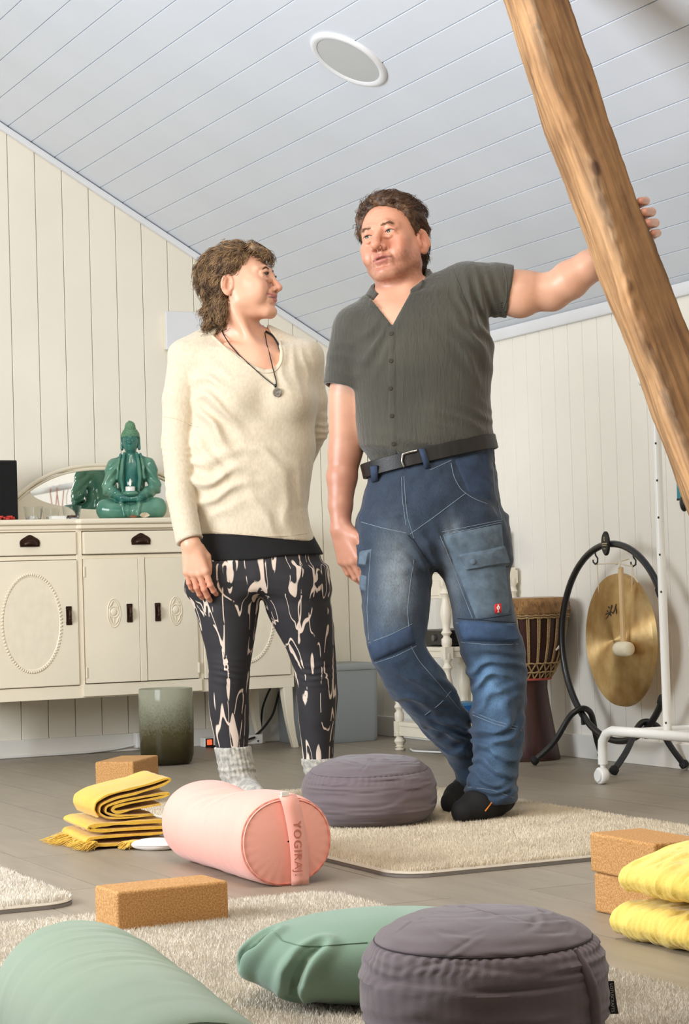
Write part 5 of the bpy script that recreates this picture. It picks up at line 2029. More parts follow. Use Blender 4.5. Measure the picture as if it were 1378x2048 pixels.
part('inner_fold', ribbon_fold([(0.30, 0.024), (0.05, 0.021), (0.020, 0.026), (0.020, 0.034), (0.05, 0.042), (0.30, 0.058)], 0.011, 0.225, 0.002, 37), Mt['lemon'], upy, smooth=True)

# --- hewn timber beam: outline, arris and right edge taken along its length
BD = 5.22
Le = [(0, 1013), (130, 1052), (260, 1093), (400, 1148), (520, 1190), (610, 1224), (690, 1260), (830, 1310), (1000, 1372)]
Ar = [(0, 1064), (110, 1092), (190, 1122), (250, 1150), (345, 1192), (440, 1222), (540, 1248), (640, 1275), (720, 1306), (790, 1334), (1000, 1412)]
Re = [(0, 1138), (140, 1186), (230, 1214), (390, 1270), (490, 1310), (580, 1345), (660, 1379), (1000, 1508)]


def ext(T, y):
    T = np.array(T, float)
    if y < T[0, 0]:
        s_ = (T[-1, 1]-T[0, 1])/(T[-1, 0]-T[0, 0])
        return T[0, 1]+s_*(y-T[0, 0])
    if y > T[-1, 0]:
        s_ = (T[-1, 1]-T[0, 1])/(T[-1, 0]-T[0, 0])
        return T[-1, 1]+s_*(y-T[-1, 0])
    return np.interp(y, T[:, 0], T[:, 1])


rows, cols = [], []
ys = np.linspace(-262, 1780, 460)
g = np.random.default_rng(8)
for y in ys:
    wob = 4*math.sin(y/37.0)+3*math.sin(y/17.0+1)
    A_ = at(ext(Ar, y)+wob*0.5, y, BD)
    Lp = at(ext(Le, y)+0.6*math.sin(y/23.0), y, BD+0.085)
    Rp = at(ext(Re, y)+0.8*math.sin(y/29.0+2), y, BD+0.035)
    BR = Rp+cY*0.125+cX*0.004
    BL = Lp+cY*0.09+cX*0.012
    ring, cc_ = [], []
    for (p, q_, n, c) in ((Lp, A_, 10, 0), (A_, Rp, 14, 1), (Rp, BR, 6, 2), (BR, BL, 6, 2), (BL, Lp, 5, 3)):
        for t_ in np.linspace(0, 1, n, endpoint=False):
            bul = math.sin(math.pi*t_)
            pp = p+(q_-p)*t_
            if c == 0:
                pp = pp-cX*0.012*bul-cY*0.012*bul
            if c == 3:
                pp = pp-cX*0.006*bul
            ring.append(pp)
            cc_.append((c, t_))
    rows.append(ring)
    cols.append(cc_)
G = np.array(rows)
nn = G.reshape(-1, 3)
ctr = G.mean(1, keepdims=True)
rad = G-ctr
rad /= np.linalg.norm(rad, axis=2)[..., None]
dsp = (vnoise(nn*np.array([1, 1, 0.35]), 24)*0.0026+vnoise(nn*np.array([1, 1, 0.6]), 110)*0.0012).reshape(G.shape[:2])
C_ = np.zeros(G.shape[:2]+(3,))
lit_left_c, shaded_front_c, bark_c = np.array(srgb(200, 158, 114)[:3]), np.array(srgb(146, 110, 72)[:3]), np.array(srgb(146, 128, 110)[:3])  # left paler, front darker: mostly light and shade put into the wood colour
chip = np.convolve(g.normal(size=len(ys)+8), np.hanning(9)/4.5, 'valid')[:len(ys)]*0.9
for i in range(G.shape[0]):
    for j, (c, t_) in enumerate(cols[i]):
        cl_ = shaded_front_c if c == 1 else lit_left_c
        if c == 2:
            cl_ = shaded_front_c
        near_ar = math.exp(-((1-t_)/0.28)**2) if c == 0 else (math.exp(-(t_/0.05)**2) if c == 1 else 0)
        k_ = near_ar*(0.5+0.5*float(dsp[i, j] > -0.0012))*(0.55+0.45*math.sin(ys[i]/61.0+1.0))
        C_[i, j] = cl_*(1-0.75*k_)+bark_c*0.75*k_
        if c == 1 and t_ < 0.08:
            dsp[i, j] += 0.008*chip[i]-0.003
        if c == 0 and t_ > 0.8:
            dsp[i, j] += 0.006*chip[(i+7) % len(ys)]-0.002
G = G+rad*dsp[..., None]
org = np.array([ctr[-1, 0, 0], ctr[-1, 0, 1], 0.0])
keep = [i for i in range(len(G)) if G[i, :, 2].min() > 0.004 and (G[i, :, 2]+SLOPE*(G[i, :, 0]-RC[0])).max() < KNEE-0.004]
G, C_ = G[keep], C_[keep]
org = np.array([G[-1, :, 0].mean(), G[-1, :, 1].mean(), 0.0])
lastz = G[-1].copy()
lastz[:, 2] = 0.0
G = np.concatenate([G, lastz[None]])
C_ = np.concatenate([C_, C_[-1:]])
n, mm = G.shape[:2]
idx = np.arange(n*mm).reshape(n, mm)
Fq = np.stack([idx[:-1], np.roll(idx, -1, 1)[:-1], np.roll(idx, -1, 1)[1:], idx[1:]], -1).reshape(-1, 4)[:, ::-1]
V = G.reshape(-1, 3)-org
m = mat('hewn_timber', (1, 1, 1, 1), 0.75, attr='Col')
nt = m.node_tree
bs = nt.nodes['Principled BSDF']
tcn = nt.nodes.new('ShaderNodeTexCoord')
mp_ = nt.nodes.new('ShaderNodeMapping')
# grain runs along the beam: rotate its axis onto local z, then stretch
axv = Vector(ctr[0, 0]-ctr[-1, 0]).normalized()
e = axv.rotation_difference(Vector((0, 0, 1))).to_euler()
mp_.inputs['Rotation'].default_value = e
nt.links.new(tcn.outputs['Object'], mp_.inputs['Vector'])
mp2 = nt.nodes.new('ShaderNodeMapping')
mp2.inputs['Scale'].default_value = (60, 60, 3.6)
nt.links.new(mp_.outputs[0], mp2.inputs[0])
n1 = nt.nodes.new('ShaderNodeTexNoise')
n1.inputs['Scale'].default_value = 1.0
n1.inputs['Detail'].default_value = 9
n1.inputs['Distortion'].default_value = 0.5
nt.links.new(mp2.outputs[0], n1.inputs['Vector'])
n2 = nt.nodes.new('ShaderNodeTexNoise')
n2.inputs['Scale'].default_value = 5.0
n2.inputs['Detail'].default_value = 5
nt.links.new(mp_.outputs[0], n2.inputs['Vector'])
c1 = nt.nodes.new('ShaderNodeValToRGB')
c1.color_ramp.elements[0].position, c1.color_ramp.elements[0].color = 0.32, (0.50, 0.44, 0.38, 1)
c1.color_ramp.elements[1].position, c1.color_ramp.elements[1].color = 0.62, (1.12, 1.08, 1.02, 1)
nt.links.new(n1.outputs['Fac'], c1.inputs[0])
c2 = nt.nodes.new('ShaderNodeValToRGB')
c2.color_ramp.elements[0].position, c2.color_ramp.elements[0].color = 0.35, (0.72, 0.68, 0.64, 1)
c2.color_ramp.elements[1].position, c2.color_ramp.elements[1].color = 0.6, (1.05, 1.05, 1.05, 1)
nt.links.new(n2.outputs['Fac'], c2.inputs[0])
vor = nt.nodes.new('ShaderNodeTexVoronoi')
vor.inputs['Scale'].default_value = 9.0
mp3 = nt.nodes.new('ShaderNodeMapping')
mp3.inputs['Scale'].default_value = (1, 1, 0.55)
nt.links.new(mp_.outputs[0], mp3.inputs[0])
nt.links.new(mp3.outputs[0], vor.inputs['Vector'])
c3 = nt.nodes.new('ShaderNodeValToRGB')
c3.color_ramp.elements[0].position, c3.color_ramp.elements[0].color = 0.07, (0.42, 0.34, 0.28, 1)
c3.color_ramp.elements[1].position, c3.color_ramp.elements[1].color = 0.13, (1, 1, 1, 1)
nt.links.new(vor.outputs['Distance'], c3.inputs[0])


def mul(a_, b2):
    x_ = nt.nodes.new('ShaderNodeMix')
    x_.data_type, x_.blend_type = 'RGBA', 'MULTIPLY'
    x_.inputs[0].default_value = 1
    nt.links.new(a_, x_.inputs[6])
    nt.links.new(b2, x_.inputs[7])
    return x_.outputs[2]


va = [n_ for n_ in nt.nodes if n_.type == 'VERTEX_COLOR'][0]
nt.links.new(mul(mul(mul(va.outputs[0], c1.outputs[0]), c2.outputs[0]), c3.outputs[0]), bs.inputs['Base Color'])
bp = nt.nodes.new('ShaderNodeBump')
bp.inputs['Strength'].default_value = 0.6
bp.inputs['Distance'].default_value = 0.004
nt.links.new(n1.outputs['Fac'], bp.inputs['Height'])
nt.links.new(bp.outputs[0], bs.inputs['Normal'])
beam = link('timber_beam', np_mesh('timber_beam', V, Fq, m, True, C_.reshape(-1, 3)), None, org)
tag(beam, 'slanted hewn timber beam with waney edge running from floor to ceiling', 'beam')

# ------------------------------------------------------------------ people: shared parts
def fr(D0, base):
    """returns L(px, py, dD): picture point at depth D0+dD -> the figure's local frame (x right of the camera, y away, z up)"""
    def L(px, py, dD=0.0):
        v = at(px, py, D0+dD)-base
        return np.array([v@cX, v@cY, v[2]])
    return L


def loft_rows(L, rows, e=2.0):
    """rows: (py, x_left, x_right, dD, depth radius)"""
    out = []
    for py, xl, xr, dD, ry in rows:
        a_, b2 = L(xl, py, dD), L(xr, py, dD)
        c = (a_+b2)/2
        out.append((c[2], c[0], c[1], abs(b2[0]-a_[0])/2, ry))
    return Loft(out, e)


def head_sdf(P, k):
    """head in its own frame: x = person's left, face towards -y, eye line at z = 0, metres"""
    g = k.get
    x = np.abs(P[:, 0])
    S = np.stack([x, P[:, 1], P[:, 2]], 1)
    w = g('w', 1.0)
    d = s_ell(P, g('cc', (0, 0.016, 0.036)), g('cr', (0.0765*w, 0.097, 0.079)))
    d = smin(d, s_ell(P, (0, -0.020, -0.012), (0.066*w, 0.066, 0.080)), 0.03)
    # jaw and chin
    jw = g('jaw', 1.0)
    d = smin(d, s_cone(S, (0.050*jw, -0.006, -0.066), (0.020*jw, -0.070, -0.104), 0.018, 0.016), 0.030)
    d = smin(d, s_cone(S, (0.056*jw, 0.002, -0.030), (0.050*jw, -0.006, -0.066), 0.016, 0.018), 0.025)
    d = smin(d, s_ell(P, (0, -0.079, -0.104), (0.020*jw, 0.017, 0.015)), 0.016)
    # under-jaw fullness
    d = smin(d, s_ell(P, (0, -0.030, -0.094), (0.040, 0.045, 0.024)), 0.02)
    # cheeks and cheekbones
    d = smin(d, s_ell(S, (0.047*w, -0.058, -0.024), (0.020, 0.024, 0.016)), 0.022)
    d = smin(d, s_ell(S, (0.036, -0.070, -0.050), (0.022, 0.016, 0.022)), 0.020)
    sm = g('smile', 0.0)
    if sm:
        d = smin(d, s_ell(S, (0.040, -0.073, -0.038), (0.017, 0.013, 0.014)), 0.014)
    # fullness between cheek and jaw
    bf = g('fat', 1.0)
    d = smin(d, s_ell(S, (0.044*w, -0.040, -0.056), (0.022*bf, 0.034, 0.030*bf)), 0.022)
    # brow and sockets
    br = g('brow', 1.0)
    d = smin(d, s_chain(S, [(0.004, -0.0855, 0.017), (0.026, -0.0845, 0.0225), (0.046, -0.068, 0.016)], [0.0075*br, 0.0085*br, 0.008]), 0.014)
    d = smax(d, -s_ell(S, (0.0315, -0.098, -0.001), (0.0205, 0.0165, 0.0125)), 0.010)
    # eyelids over the eyeball, then the opening
    ec = (0.0318, -0.0765, 0.0)
    d = smin(d, s_ell(S, ec, (0.0152, 0.0142, 0.0136)), 0.003)
    op = g('open', 1.0)
    tilt = g('lidtilt', 0.0)
    # under-eye pouch and upper fold
    d = smin(d, s_chain(S, [(0.019, -0.0855, -0.012), (0.031, -0.0885, -0.0155), (0.045, -0.079, -0.011)], [0.003*g('bag', 1.0), 0.0038*g('bag', 1.0), 0.003*g('bag', 1.0)]), 0.005)
    d = smin(d, s_chain(S, [(0.021, -0.0860, 0.0085), (0.033, -0.0895, 0.0105), (0.046, -0.079, 0.0050)], [0.0030, 0.0045, 0.0035]), 0.006)
    lens = s_ell(S, (0.0318, -0.094, -0.0005), (0.0142, 0.0140, 0.0056*op))
    d = smax(d, -lens, 0.0012)
    # nose
    nl = g('nose', 1.0)
    nw = g('nosew', 1.0)
    d = smin(d, s_chain(P, [(0, -0.083, 0.014), (0, -0.0945, -0.006), (0, -0.1075*nl, -0.030), (0, -0.1115*nl, -0.0385)], [0.0075*nw, 0.0078*nw, 0.0095*nw, 0.0105*nw], 0.004), 0.012)
    d = smin(d, s_ell(P, (0, -0.1125*nl, -0.0395), (0.0115*nw, 0.0105, 0.0095)), 0.005)
    d = smin(d, s_ell(S, (0.0135*nw, -0.0985, -0.0425), (0.0070*nw, 0.0105, 0.0078)), 0.005)
    d = smin(d, s_cone(P, (0, -0.105, -0.048), (0, -0.092, -0.052), 0.0042, 0.006), 0.004)
    d = smax(d, -s_ell(S, (0.0070*nw, -0.1045, -0.0500), (0.0037, 0.0058, 0.0040)), 0.002)
    # mouth mound, lips, slit
    mz = g('mz', -0.072)
    d = smin(d, s_ell(P, (0, -0.080, mz), (0.030, 0.0150, 0.021)), 0.014)
    mw_ = g('mw', 0.0255)
    cz = g('cz', 0.0)     # corner lift
    d = smin(d, s_chain(S, [(0.0, -0.0955, mz+0.0062), (0.006, -0.0962, mz+0.0072), (0.015, -0.0915, mz+0.0048+cz*0.4), (mw_, -0.0800, mz+0.0008+cz)], [0.0046, 0.0050, 0.0042, 0.0022]), 0.0035)
    d = smin(d, s_chain(S, [(0.0, -0.0945, mz-0.0068), (0.012, -0.0920, mz-0.0062+cz*0.3), (mw_-0.002, -0.0800, mz-0.0010+cz)], [0.0060, 0.0055, 0.0025]), 0.0035)
    gap = g('gap', 0.0010)
    d = smax(d, -s_chain(S, [(0.0, -0.1010, mz-0.0002), (0.014, -0.0965, mz-0.0004+cz*0.35), (mw_+0.001, -0.0835, mz-0.0002+cz)], [0.0016+gap, 0.0014+gap*0.8, 0.0009]), 0.0016)
    if gap > 0.0015:
        d = smax(d, -s_ell(P, (0, -0.094, mz), (0.017, 0.012, gap*1.2)), 0.0015)
    # philtrum, mentolabial crease, nasolabial folds
    d = smax(d, -s_cone(P, (0, -0.0985, mz+0.0215), (0, -0.1005, mz+0.0125), 0.0022, 0.0026), 0.004)
    d = smax(d, -s_cone(S, (0.0, -0.0935, mz-0.0205), (0.014, -0.0885, mz-0.0195), 0.0030, 0.0022), 0.006)
    if sm:
        d = smax(d, -s_ell(S, (mw_+0.0025, -0.0815, mz+cz+0.0005), (0.0035, 0.006, 0.0045)), 0.005)
        d = smax(d, -s_chain(S, [(0.0195, -0.0985, -0.0400), (0.0300, -0.0905, -0.0530), (0.0400, -0.0740, mz+0.004)], [0.0024, 0.0034, 0.0018]), 0.007)
    nf = g('fold', 1.0)
    d = smax(d, -s_chain(S, [(0.0185, -0.0975, -0.0400), (0.0275, -0.0895, -0.0560), (0.0335, -0.0795, mz-0.006)], [0.0016*nf, 0.0022*nf, 0.0014*nf]), 0.006)
    # ears
    ez = g('ez', -0.016)
    Er = rotm(10, 0, -28)
    es = g('es', 1.0)
    ce = A3((g('ex', 0.0805)*w, 0.019, ez))
    q = ((S-ce)@A3(Er))/es
    ear = s_ell(q, (0, 0, 0), (0.0095, 0.0185, 0.0310))
    ear = smin(ear, s_ell(q, (-0.001, -0.006, -0.023), (0.007, 0.010, 0.012)), 0.006)
    ear = smax(ear, -s_ell(q, (0.0105, -0.0035, 0.002), (0.0115, 0.0115, 0.0205)), 0.002)
    rim = np.abs(np.sqrt((q[:, 1]/0.0170)**2+((q[:, 2]-0.001)/0.0285)**2)-1)*0.017
    helix = np.sqrt(rim**2+(q[:, 0]-0.0065)**2)-0.0034
    helix = smax(helix, -0.018-q[:, 2], 0.006)
    ear = smin(ear, helix, 0.003)
    ear = smin(ear, s_cone(q, (0.004, -0.011, -0.004), (0.0045, -0.010, 0.002), 0.0042, 0.0036), 0.003)
    ear = smin(ear, s_cone(q, (0.004, 0.007, -0.012), (0.0035, 0.004, 0.016), 0.003, 0.003), 0.004)
    d = smin(d, ear*es, 0.005)
    # forehead creases
    fc = g('crease', 0.0)
    if fc:
        for zz in (0.040, 0.051, 0.062):
            d = d+fc*np.exp(-((P[:, 2]-zz-0.003*np.cos(P[:, 0]*45))/0.0022)**2)*np.clip(1-x/0.045, 0, 1)*(P[:, 1] < -0.03)
    return d


def lips_mask(Q, k):
    mz, mw_, cz = k.get('mz', -0.072), k.get('mw', 0.0255), k.get('cz', 0.0)
    S = np.stack([np.abs(Q[:, 0]), Q[:, 1], Q[:, 2]], 1).astype(np.float32)
    u = s_chain(S, [(0.0, -0.0975, mz+0.0050), (0.006, -0.0980, mz+0.0058), (0.015, -0.0935, mz+0.0040+cz*0.4), (mw_, -0.0815, mz+0.0005+cz)], [0.0050, 0.0052, 0.0042, 0.0018])
    l = s_chain(S, [(0.0, -0.0965, mz-0.0068), (0.012, -0.0935, mz-0.0062+cz*0.3), (mw_-0.002, -0.0815, mz-0.0010+cz)], [0.0066, 0.0060, 0.0022])
    return np.clip(0.5-np.minimum(u, l)/0.002, 0, 1)


def gauss(Q, c, r):
    return np.exp(-(((Q-np.array(c))/np.array(r))**2).sum(1))


def skin_colors(Q, k, base, inside):
    """own colour of the skin: blush, lips, stubble, lids; plus shade painted along the mouth line"""
    col_ = np.tile(np.array(base), (len(Q), 1))
    A = np.stack([np.abs(Q[:, 0]), Q[:, 1], Q[:, 2]], 1)
    red = 0.75*gauss(A, (0.043, -0.075, -0.036), (0.024, 0.05, 0.020))+0.8*gauss(Q, (0, -0.112, -0.036), (0.016, 0.03, 0.016))+0.5*gauss(A, (0.078, 0.018, -0.016), (0.02, 0.03, 0.035))+0.4*gauss(Q, (0, -0.085, -0.100), (0.022, 0.03, 0.016))
    red = np.clip(red*k.get('blush', 1.0), 0, 1)*inside
    col_ *= 1-red[:, None]*np.array([0.02, 0.22, 0.22])
    lip = lips_mask(Q, k)*inside
    lc = np.array(k.get('lipc', (0.52, 0.20, 0.17)))
    col_ = col_*(1-lip[:, None])+lc*lip[:, None]
    sock = gauss(A, (0.0318, -0.088, 0.002), (0.020, 0.02, 0.011))*inside*k.get('lid', 0.35)
    col_ *= 1-sock[:, None]*np.array([0.15, 0.35, 0.35])
    stub = k.get('stubble', 0)
    if stub:
        m = np.clip((-0.045-Q[:, 2]+0.35*np.maximum(A[:, 0]-0.035, 0))/0.03, 0, 1)*np.clip((0.03-Q[:, 1])/0.04, 0, 1)*np.clip((Q[:, 2]+0.135)/0.02, 0, 1)
        m = m*(0.75+0.5*vnoise(Q, 300))*(1-lip)*inside*stub
        col_ = col_*(1-0.42*m[:, None]*np.array([0.9, 1.0, 0.95]))
    sl = gauss(A*np.array([0, 1, 1]), (0, -0.096, k.get('mz', -0.072)), (1, 0.03, 0.0016))*np.clip((k.get('mw', 0.0255)-A[:, 0])/0.003, 0, 1)*inside
    col_ *= 1-0.75*sl[:, None]  # mouth line darkened: shade between the lips put into the colour
    return col_


def eyeball(parent, c, Rm, scale, gaze, iris_c):
    """sphere whose front faces gaze (head frame); rings of white, iris and pupil"""
    gz = np.array(gaze, float)
    gz /= np.linalg.norm(gz)
    Rg = np.array(Vector((0, 0, 1)).rotation_difference(Vector(gz)).to_matrix())
    r_ = 0.0126*scale
    n = 28
    ths = [0, 10, 11, 19, 28, 29, 40, 60, 80, 100, 130, 160, 180]
    vs, fs, mi = [], [], []
    for t in ths:
        rr_ = r_*(1.0+0.03*math.exp(-(t/22.0)**2))
        for j in range(n):
            p = 2*math.pi*j/n
            a_ = math.radians(t)
            v = np.array([rr_*math.sin(a_)*math.cos(p), rr_*math.sin(a_)*math.sin(p), rr_*math.cos(a_)])
            vs.append(np.array(c)+Rm@(Rg@v))
    q = MB()
    for i in range(len(ths)-1):
        mt = 2 if ths[i+1] <= 11 else (1 if ths[i+1] <= 29 else 0)
        for j in range(n):
            fs.append((i*n+j, (i+1)*n+j, (i+1)*n+(j+1) % n, i*n+(j+1) % n))
            mi.append(mt)
    q.add(vs, fs)
    q.m = mi
    return part('eyeball', q, [Mt['sclera'], iris_c, Mt['pupil']], parent, smooth=True)


Mt['sclera'] = mat('eye_white', srgb(196, 182, 172), 0.2)
Mt['pupil'] = mat('pupil', srgb(12, 10, 10), 0.1)
Mt['iris_grey'] = mat('grey_green_iris', srgb(62, 66, 52), 0.15)
Mt['iris_brown'] = mat('brown_iris', srgb(62, 44, 30), 0.15)


def hand_sdf(P, W, f, nrm, th_side, sc_=1.0, curl=(25, 30, 20), spread=6.0, thumb=None, curls=None, fat=1.0):
    """W wrist, f finger direction, nrm back-of-hand normal, th_side: towards the thumb. Five separate fingers."""
    f = np.array(f, float)
    f /= np.linalg.norm(f)
    nrm = np.array(nrm, float)
    nrm -= f*np.dot(f, nrm)
    nrm /= np.linalg.norm(nrm)
    t = np.array(th_side, float)
    t -= f*np.dot(f, t)+nrm*np.dot(nrm, t)
    t /= np.linalg.norm(t)
    W = np.array(W, float)
    spec = [(0.030, 0.088, (0.044, 0.026, 0.022), 1), (0.009, 0.092, (0.049, 0.030, 0.024), 0), (-0.012, 0.087, (0.045, 0.028, 0.023), -1), (-0.031, 0.078, (0.035, 0.021, 0.020), -2)]
    d = None
    # palm: metacarpals joined softly
    for off, ln, ph, s_ in spec:
        a_ = W+t*off*0.45*sc_
        kn = W+f*ln*sc_+t*off*sc_
        e = s_cone(P, a_, kn, 0.0165*sc_*fat, 0.0122*sc_*fat)
        d = e if d is None else smin(d, e, 0.014*sc_)
    d = smin(d, s_cone(P, W+f*0.02*sc_+t*0.012*sc_-nrm*0.006*sc_, W+f*0.055*sc_+t*0.018*sc_-nrm*0.010*sc_, 0.018*sc_, 0.014*sc_), 0.012)
    fing = None
    for i, (off, ln, ph, s_) in enumerate(spec):
        p = W+f*ln*sc_+t*off*sc_
        cs = curls[i] if curls else curl
        ang = 0
        sp = math.radians(spread*s_*0.5)
        r_ = (0.0102, 0.0104, 0.0099, 0.0088)[i]*sc_*fat
        for j in range(3):
            ang += math.radians(cs[j])
            dr_ = (f*math.cos(sp)+t*math.sin(sp))*math.cos(ang)-nrm*math.sin(ang)
            q = p+dr_*ph[j]*sc_
            r2 = r_*(0.93 if j < 2 else 0.84)
            e = s_cone(P, p, q, r_, r2)
            e = smin(e, s_ell(P, p, (r_*1.06,)*3), 0.003)
            fing = e if fing is None else np.minimum(fing, e)
            p, r_ = q, r2
    d = smin(d, fing, 0.005*sc_)
    tb = thumb or ((0.020, 0.012, -0.012), (0.046, 0.046, -0.022), (0.050, 0.078, -0.026), (0.044, 0.104, -0.030))
    pts = [W+t*a_*sc_+f*b2*sc_+nrm*c_*sc_ for a_, b2, c_ in tb]
    e = s_chain(P, pts[:2], [0.0165*sc_, 0.0135*sc_])
    d = smin(d, e, 0.012*sc_)
    e = s_chain(P, pts[1:], [0.0130*sc_*fat, 0.0108*sc_*fat, 0.0088*sc_*fat])
    return smin(d, e, 0.004*sc_)


def surf_pts(o, px_pts, lift, step=4.0):
    P = np.array(px_pts, float)
    seg = np.hypot(*np.diff(P, axis=0).T)
    t = np.concatenate([[0], np.cumsum(seg)])
    n = max(3, int(t[-1]/step))
    tt = np.linspace(0, t[-1], n)
    x, y = np.interp(tt, t, P[:, 0]), np.interp(tt, t, P[:, 1])
    for _ in range(3):
        x[1:-1] = 0.5*x[1:-1]+0.25*(x[:-2]+x[2:])
        y[1:-1] = 0.5*y[1:-1]+0.25*(y[:-2]+y[2:])
    dg = bpy.context.evaluated_depsgraph_get()
    Mi = o.matrix_world.inverted()
    out = []
    for i in range(n):
        d = ray(x[i], y[i])
        d = d/np.linalg.norm(d)
        ok, loc, nor, _ = o.ray_cast(Mi@Vector(cO), (Mi.to_3x3()@Vector(d)).normalized())
        if ok:
            nn_ = np.array(nor)
            if nn_@np.array(Mi.to_3x3()@Vector(d)) > 0:
                nn_ = -nn_
            out.append(np.array(loc)+nn_*lift)
    return np.array(out)


def surf_line(o, name, px_pts, r, m, lift=0.0006, parent=None, flat=1.0):
    P = surf_pts(o, px_pts, lift)
    if len(P) < 3:
        return None
    for _ in range(2):
        P[1:-1] = 0.5*P[1:-1]+0.25*(P[:-2]+P[2:])
    return part(name, MB().tube(P, r, 6), m, parent or o, smooth=True)


def surf_quad(o, name, quad, m, thick=0.004, n=14, k=10, parent=None, bulge=0.0, smooth_it=2):
    """cloth panel lying on an object: quad corners in picture points (top-left, top-right, bottom-right, bottom-left)"""
    Q = np.array(quad, float)
    Mi = o.matrix_world.inverted()
    G = np.full((k, n, 3), np.nan)
    Nn = np.zeros((k, n, 3))
    for i in range(k):
        for j in range(n):
            u_, v_ = j/(n-1), i/(k-1)
            p = (Q[0]*(1-u_)+Q[1]*u_)*(1-v_)+(Q[3]*(1-u_)+Q[2]*u_)*v_
            d = ray(*p)
            d = d/np.linalg.norm(d)
            ok, loc, nor, _ = o.ray_cast(Mi@Vector(cO), (Mi.to_3x3()@Vector(d)).normalized())
            if ok:
                nn_ = np.array(nor)
                if nn_@np.array(Mi.to_3x3()@Vector(d)) > 0:
                    nn_ = -nn_
                G[i, j], Nn[i, j] = loc, nn_
    if np.isnan(G).any():
        good = ~np.isnan(G[..., 0])
        if good.sum() < 4:
            return None
        gi = np.argwhere(good)
        for i, j in np.argwhere(~good):
            b2 = gi[((gi-[i, j])**2).sum(1).argmin()]
            G[i, j], Nn[i, j] = G[b2[0], b2[1]], Nn[b2[0], b2[1]]
    for _ in range(smooth_it):
        Nn[1:-1, 1:-1] = (Nn[1:-1, 1:-1]*2+Nn[:-2, 1:-1]+Nn[2:, 1:-1]+Nn[1:-1, :-2]+Nn[1:-1, 2:])/6
    Nn /= np.linalg.norm(Nn, axis=2)[..., None]+1e-9
    uu, vv = np.meshgrid(np.linspace(0, 1, n), np.linspace(0, 1, k))
    ed = np.minimum(np.minimum(uu*n, (1-uu)*n), np.minimum(vv*k, (1-vv)*k))
    h = thick*np.clip(ed, 0, 1)**0.5+bulge*np.sin(math.pi*uu)*np.sin(math.pi*vv)
    G = G+Nn*(h-0.0008*(ed < 0.01))[..., None]
    q = MB().grid(G)
    q.f = [f[::-1] for f in q.f]
    ob = part(name, q, m, parent or o, smooth=True)
    return ob


def hair_strands(name, parent, surf_V, surf_F, Rm, org, flow, n, length, r0, seed, mat_, field, nseg=6, curl=0.3, lift=0.15, mask=None, jit=0.35, off=0.0012):
    """strands rooted all over a hair cap (head frame), following flow(P), kept outside field"""
    g = np.random.default_rng(seed)
    tri = surf_F[:, :3]
    a_, b2, c_ = surf_V[surf_F[:, 0]], surf_V[surf_F[:, 1]], surf_V[surf_F[:, 2]]
    ar = np.linalg.norm(np.cross(b2-a_, c_-a_), axis=1)
    cen = surf_V[surf_F].mean(1)
    if mask is not None:
        ar = ar*mask(cen)
    pick = g.choice(len(ar), n, p=ar/ar.sum())
    u_ = g.random((n, 2))
    fl_ = u_.sum(1) > 1
    u_[fl_] = 1-u_[fl_]
    P = a_[pick]+(b2-a_)[pick]*u_[:, :1]+(c_-a_)[pick]*u_[:, 1:]

    def grad(p):
        p = p.astype(np.float32)
        e = 0.002
        G = np.stack([field(p+np.eye(3, dtype=np.float32)[i]*e)-field(p-np.eye(3, dtype=np.float32)[i]*e) for i in range(3)], 1)
        return G/(np.linalg.norm(G, axis=1)[:, None]+1e-9)
    N_ = grad(P)
    L_ = length(P)*(0.6+0.7*g.random(n))
    pts = [P-N_*0.002]
    ph = g.random((n, 3))*6.28
    rnd = g.normal(size=(n, 3))*jit
    p = P.copy()
    for i in range(nseg):
        T = flow(p)+rnd+curl*np.sin(ph+i*1.3)
        N_ = grad(p)
        T = T-N_*(T*N_).sum(1)[:, None]
        T = T/(np.linalg.norm(T, axis=1)[:, None]+1e-9)
        tt = (i+1)/nseg
        T = T+N_*(lift*(1 if i < nseg/2 else 0.3))
        p = p+T*(L_/nseg)[:, None]
        dd = field(p.astype(np.float32))
        p = p+N_*np.maximum(off-dd, 0)[:, None]
        pts.append(p.copy())
    pts = np.stack(pts, 1)
    Tn = np.gradient(pts, axis=1)
    Tn /= np.linalg.norm(Tn, axis=2)[..., None]+1e-9
    S = np.cross(Tn, g.normal(size=(n, 1, 3)))
    S /= np.linalg.norm(S, axis=2)[..., None]+1e-9
    Bn = np.cross(Tn, S)
    rad = r0*np.array([0.9, 1, 1, 0.9, 0.75, 0.5, 0.15])[:nseg+1][None, :, None]*(0.6+0.8*g.random((n, 1, 1)))
    ring = [pts+rad*(math.cos(t)*S+math.sin(t)*Bn) for t in (0, 2.094, 4.189)]
    V = np.stack(ring, 2).reshape(-1, 3)@Rm.T+org
    base = (np.arange(n)*(nseg+1)*3)[:, None, None]
    ii = (np.arange(nseg)*3)[None, :, None]
    jj = np.arange(3)[None, None, :]
    j2 = (jj+1) % 3
    Fq = np.stack([base+ii+jj, base+ii+j2, base+ii+3+j2, base+ii+3+jj], -1).reshape(-1, 4)
    tone = 0.55+0.9*g.random(n)**1.5
    c = np.repeat(tone, (nseg+1)*3)[:, None]*np.ones((1, 3))
    o = link(name, np_mesh(name, V, Fq, mat_, True, c), parent)
    o['kind'] = 'stuff'
    return o


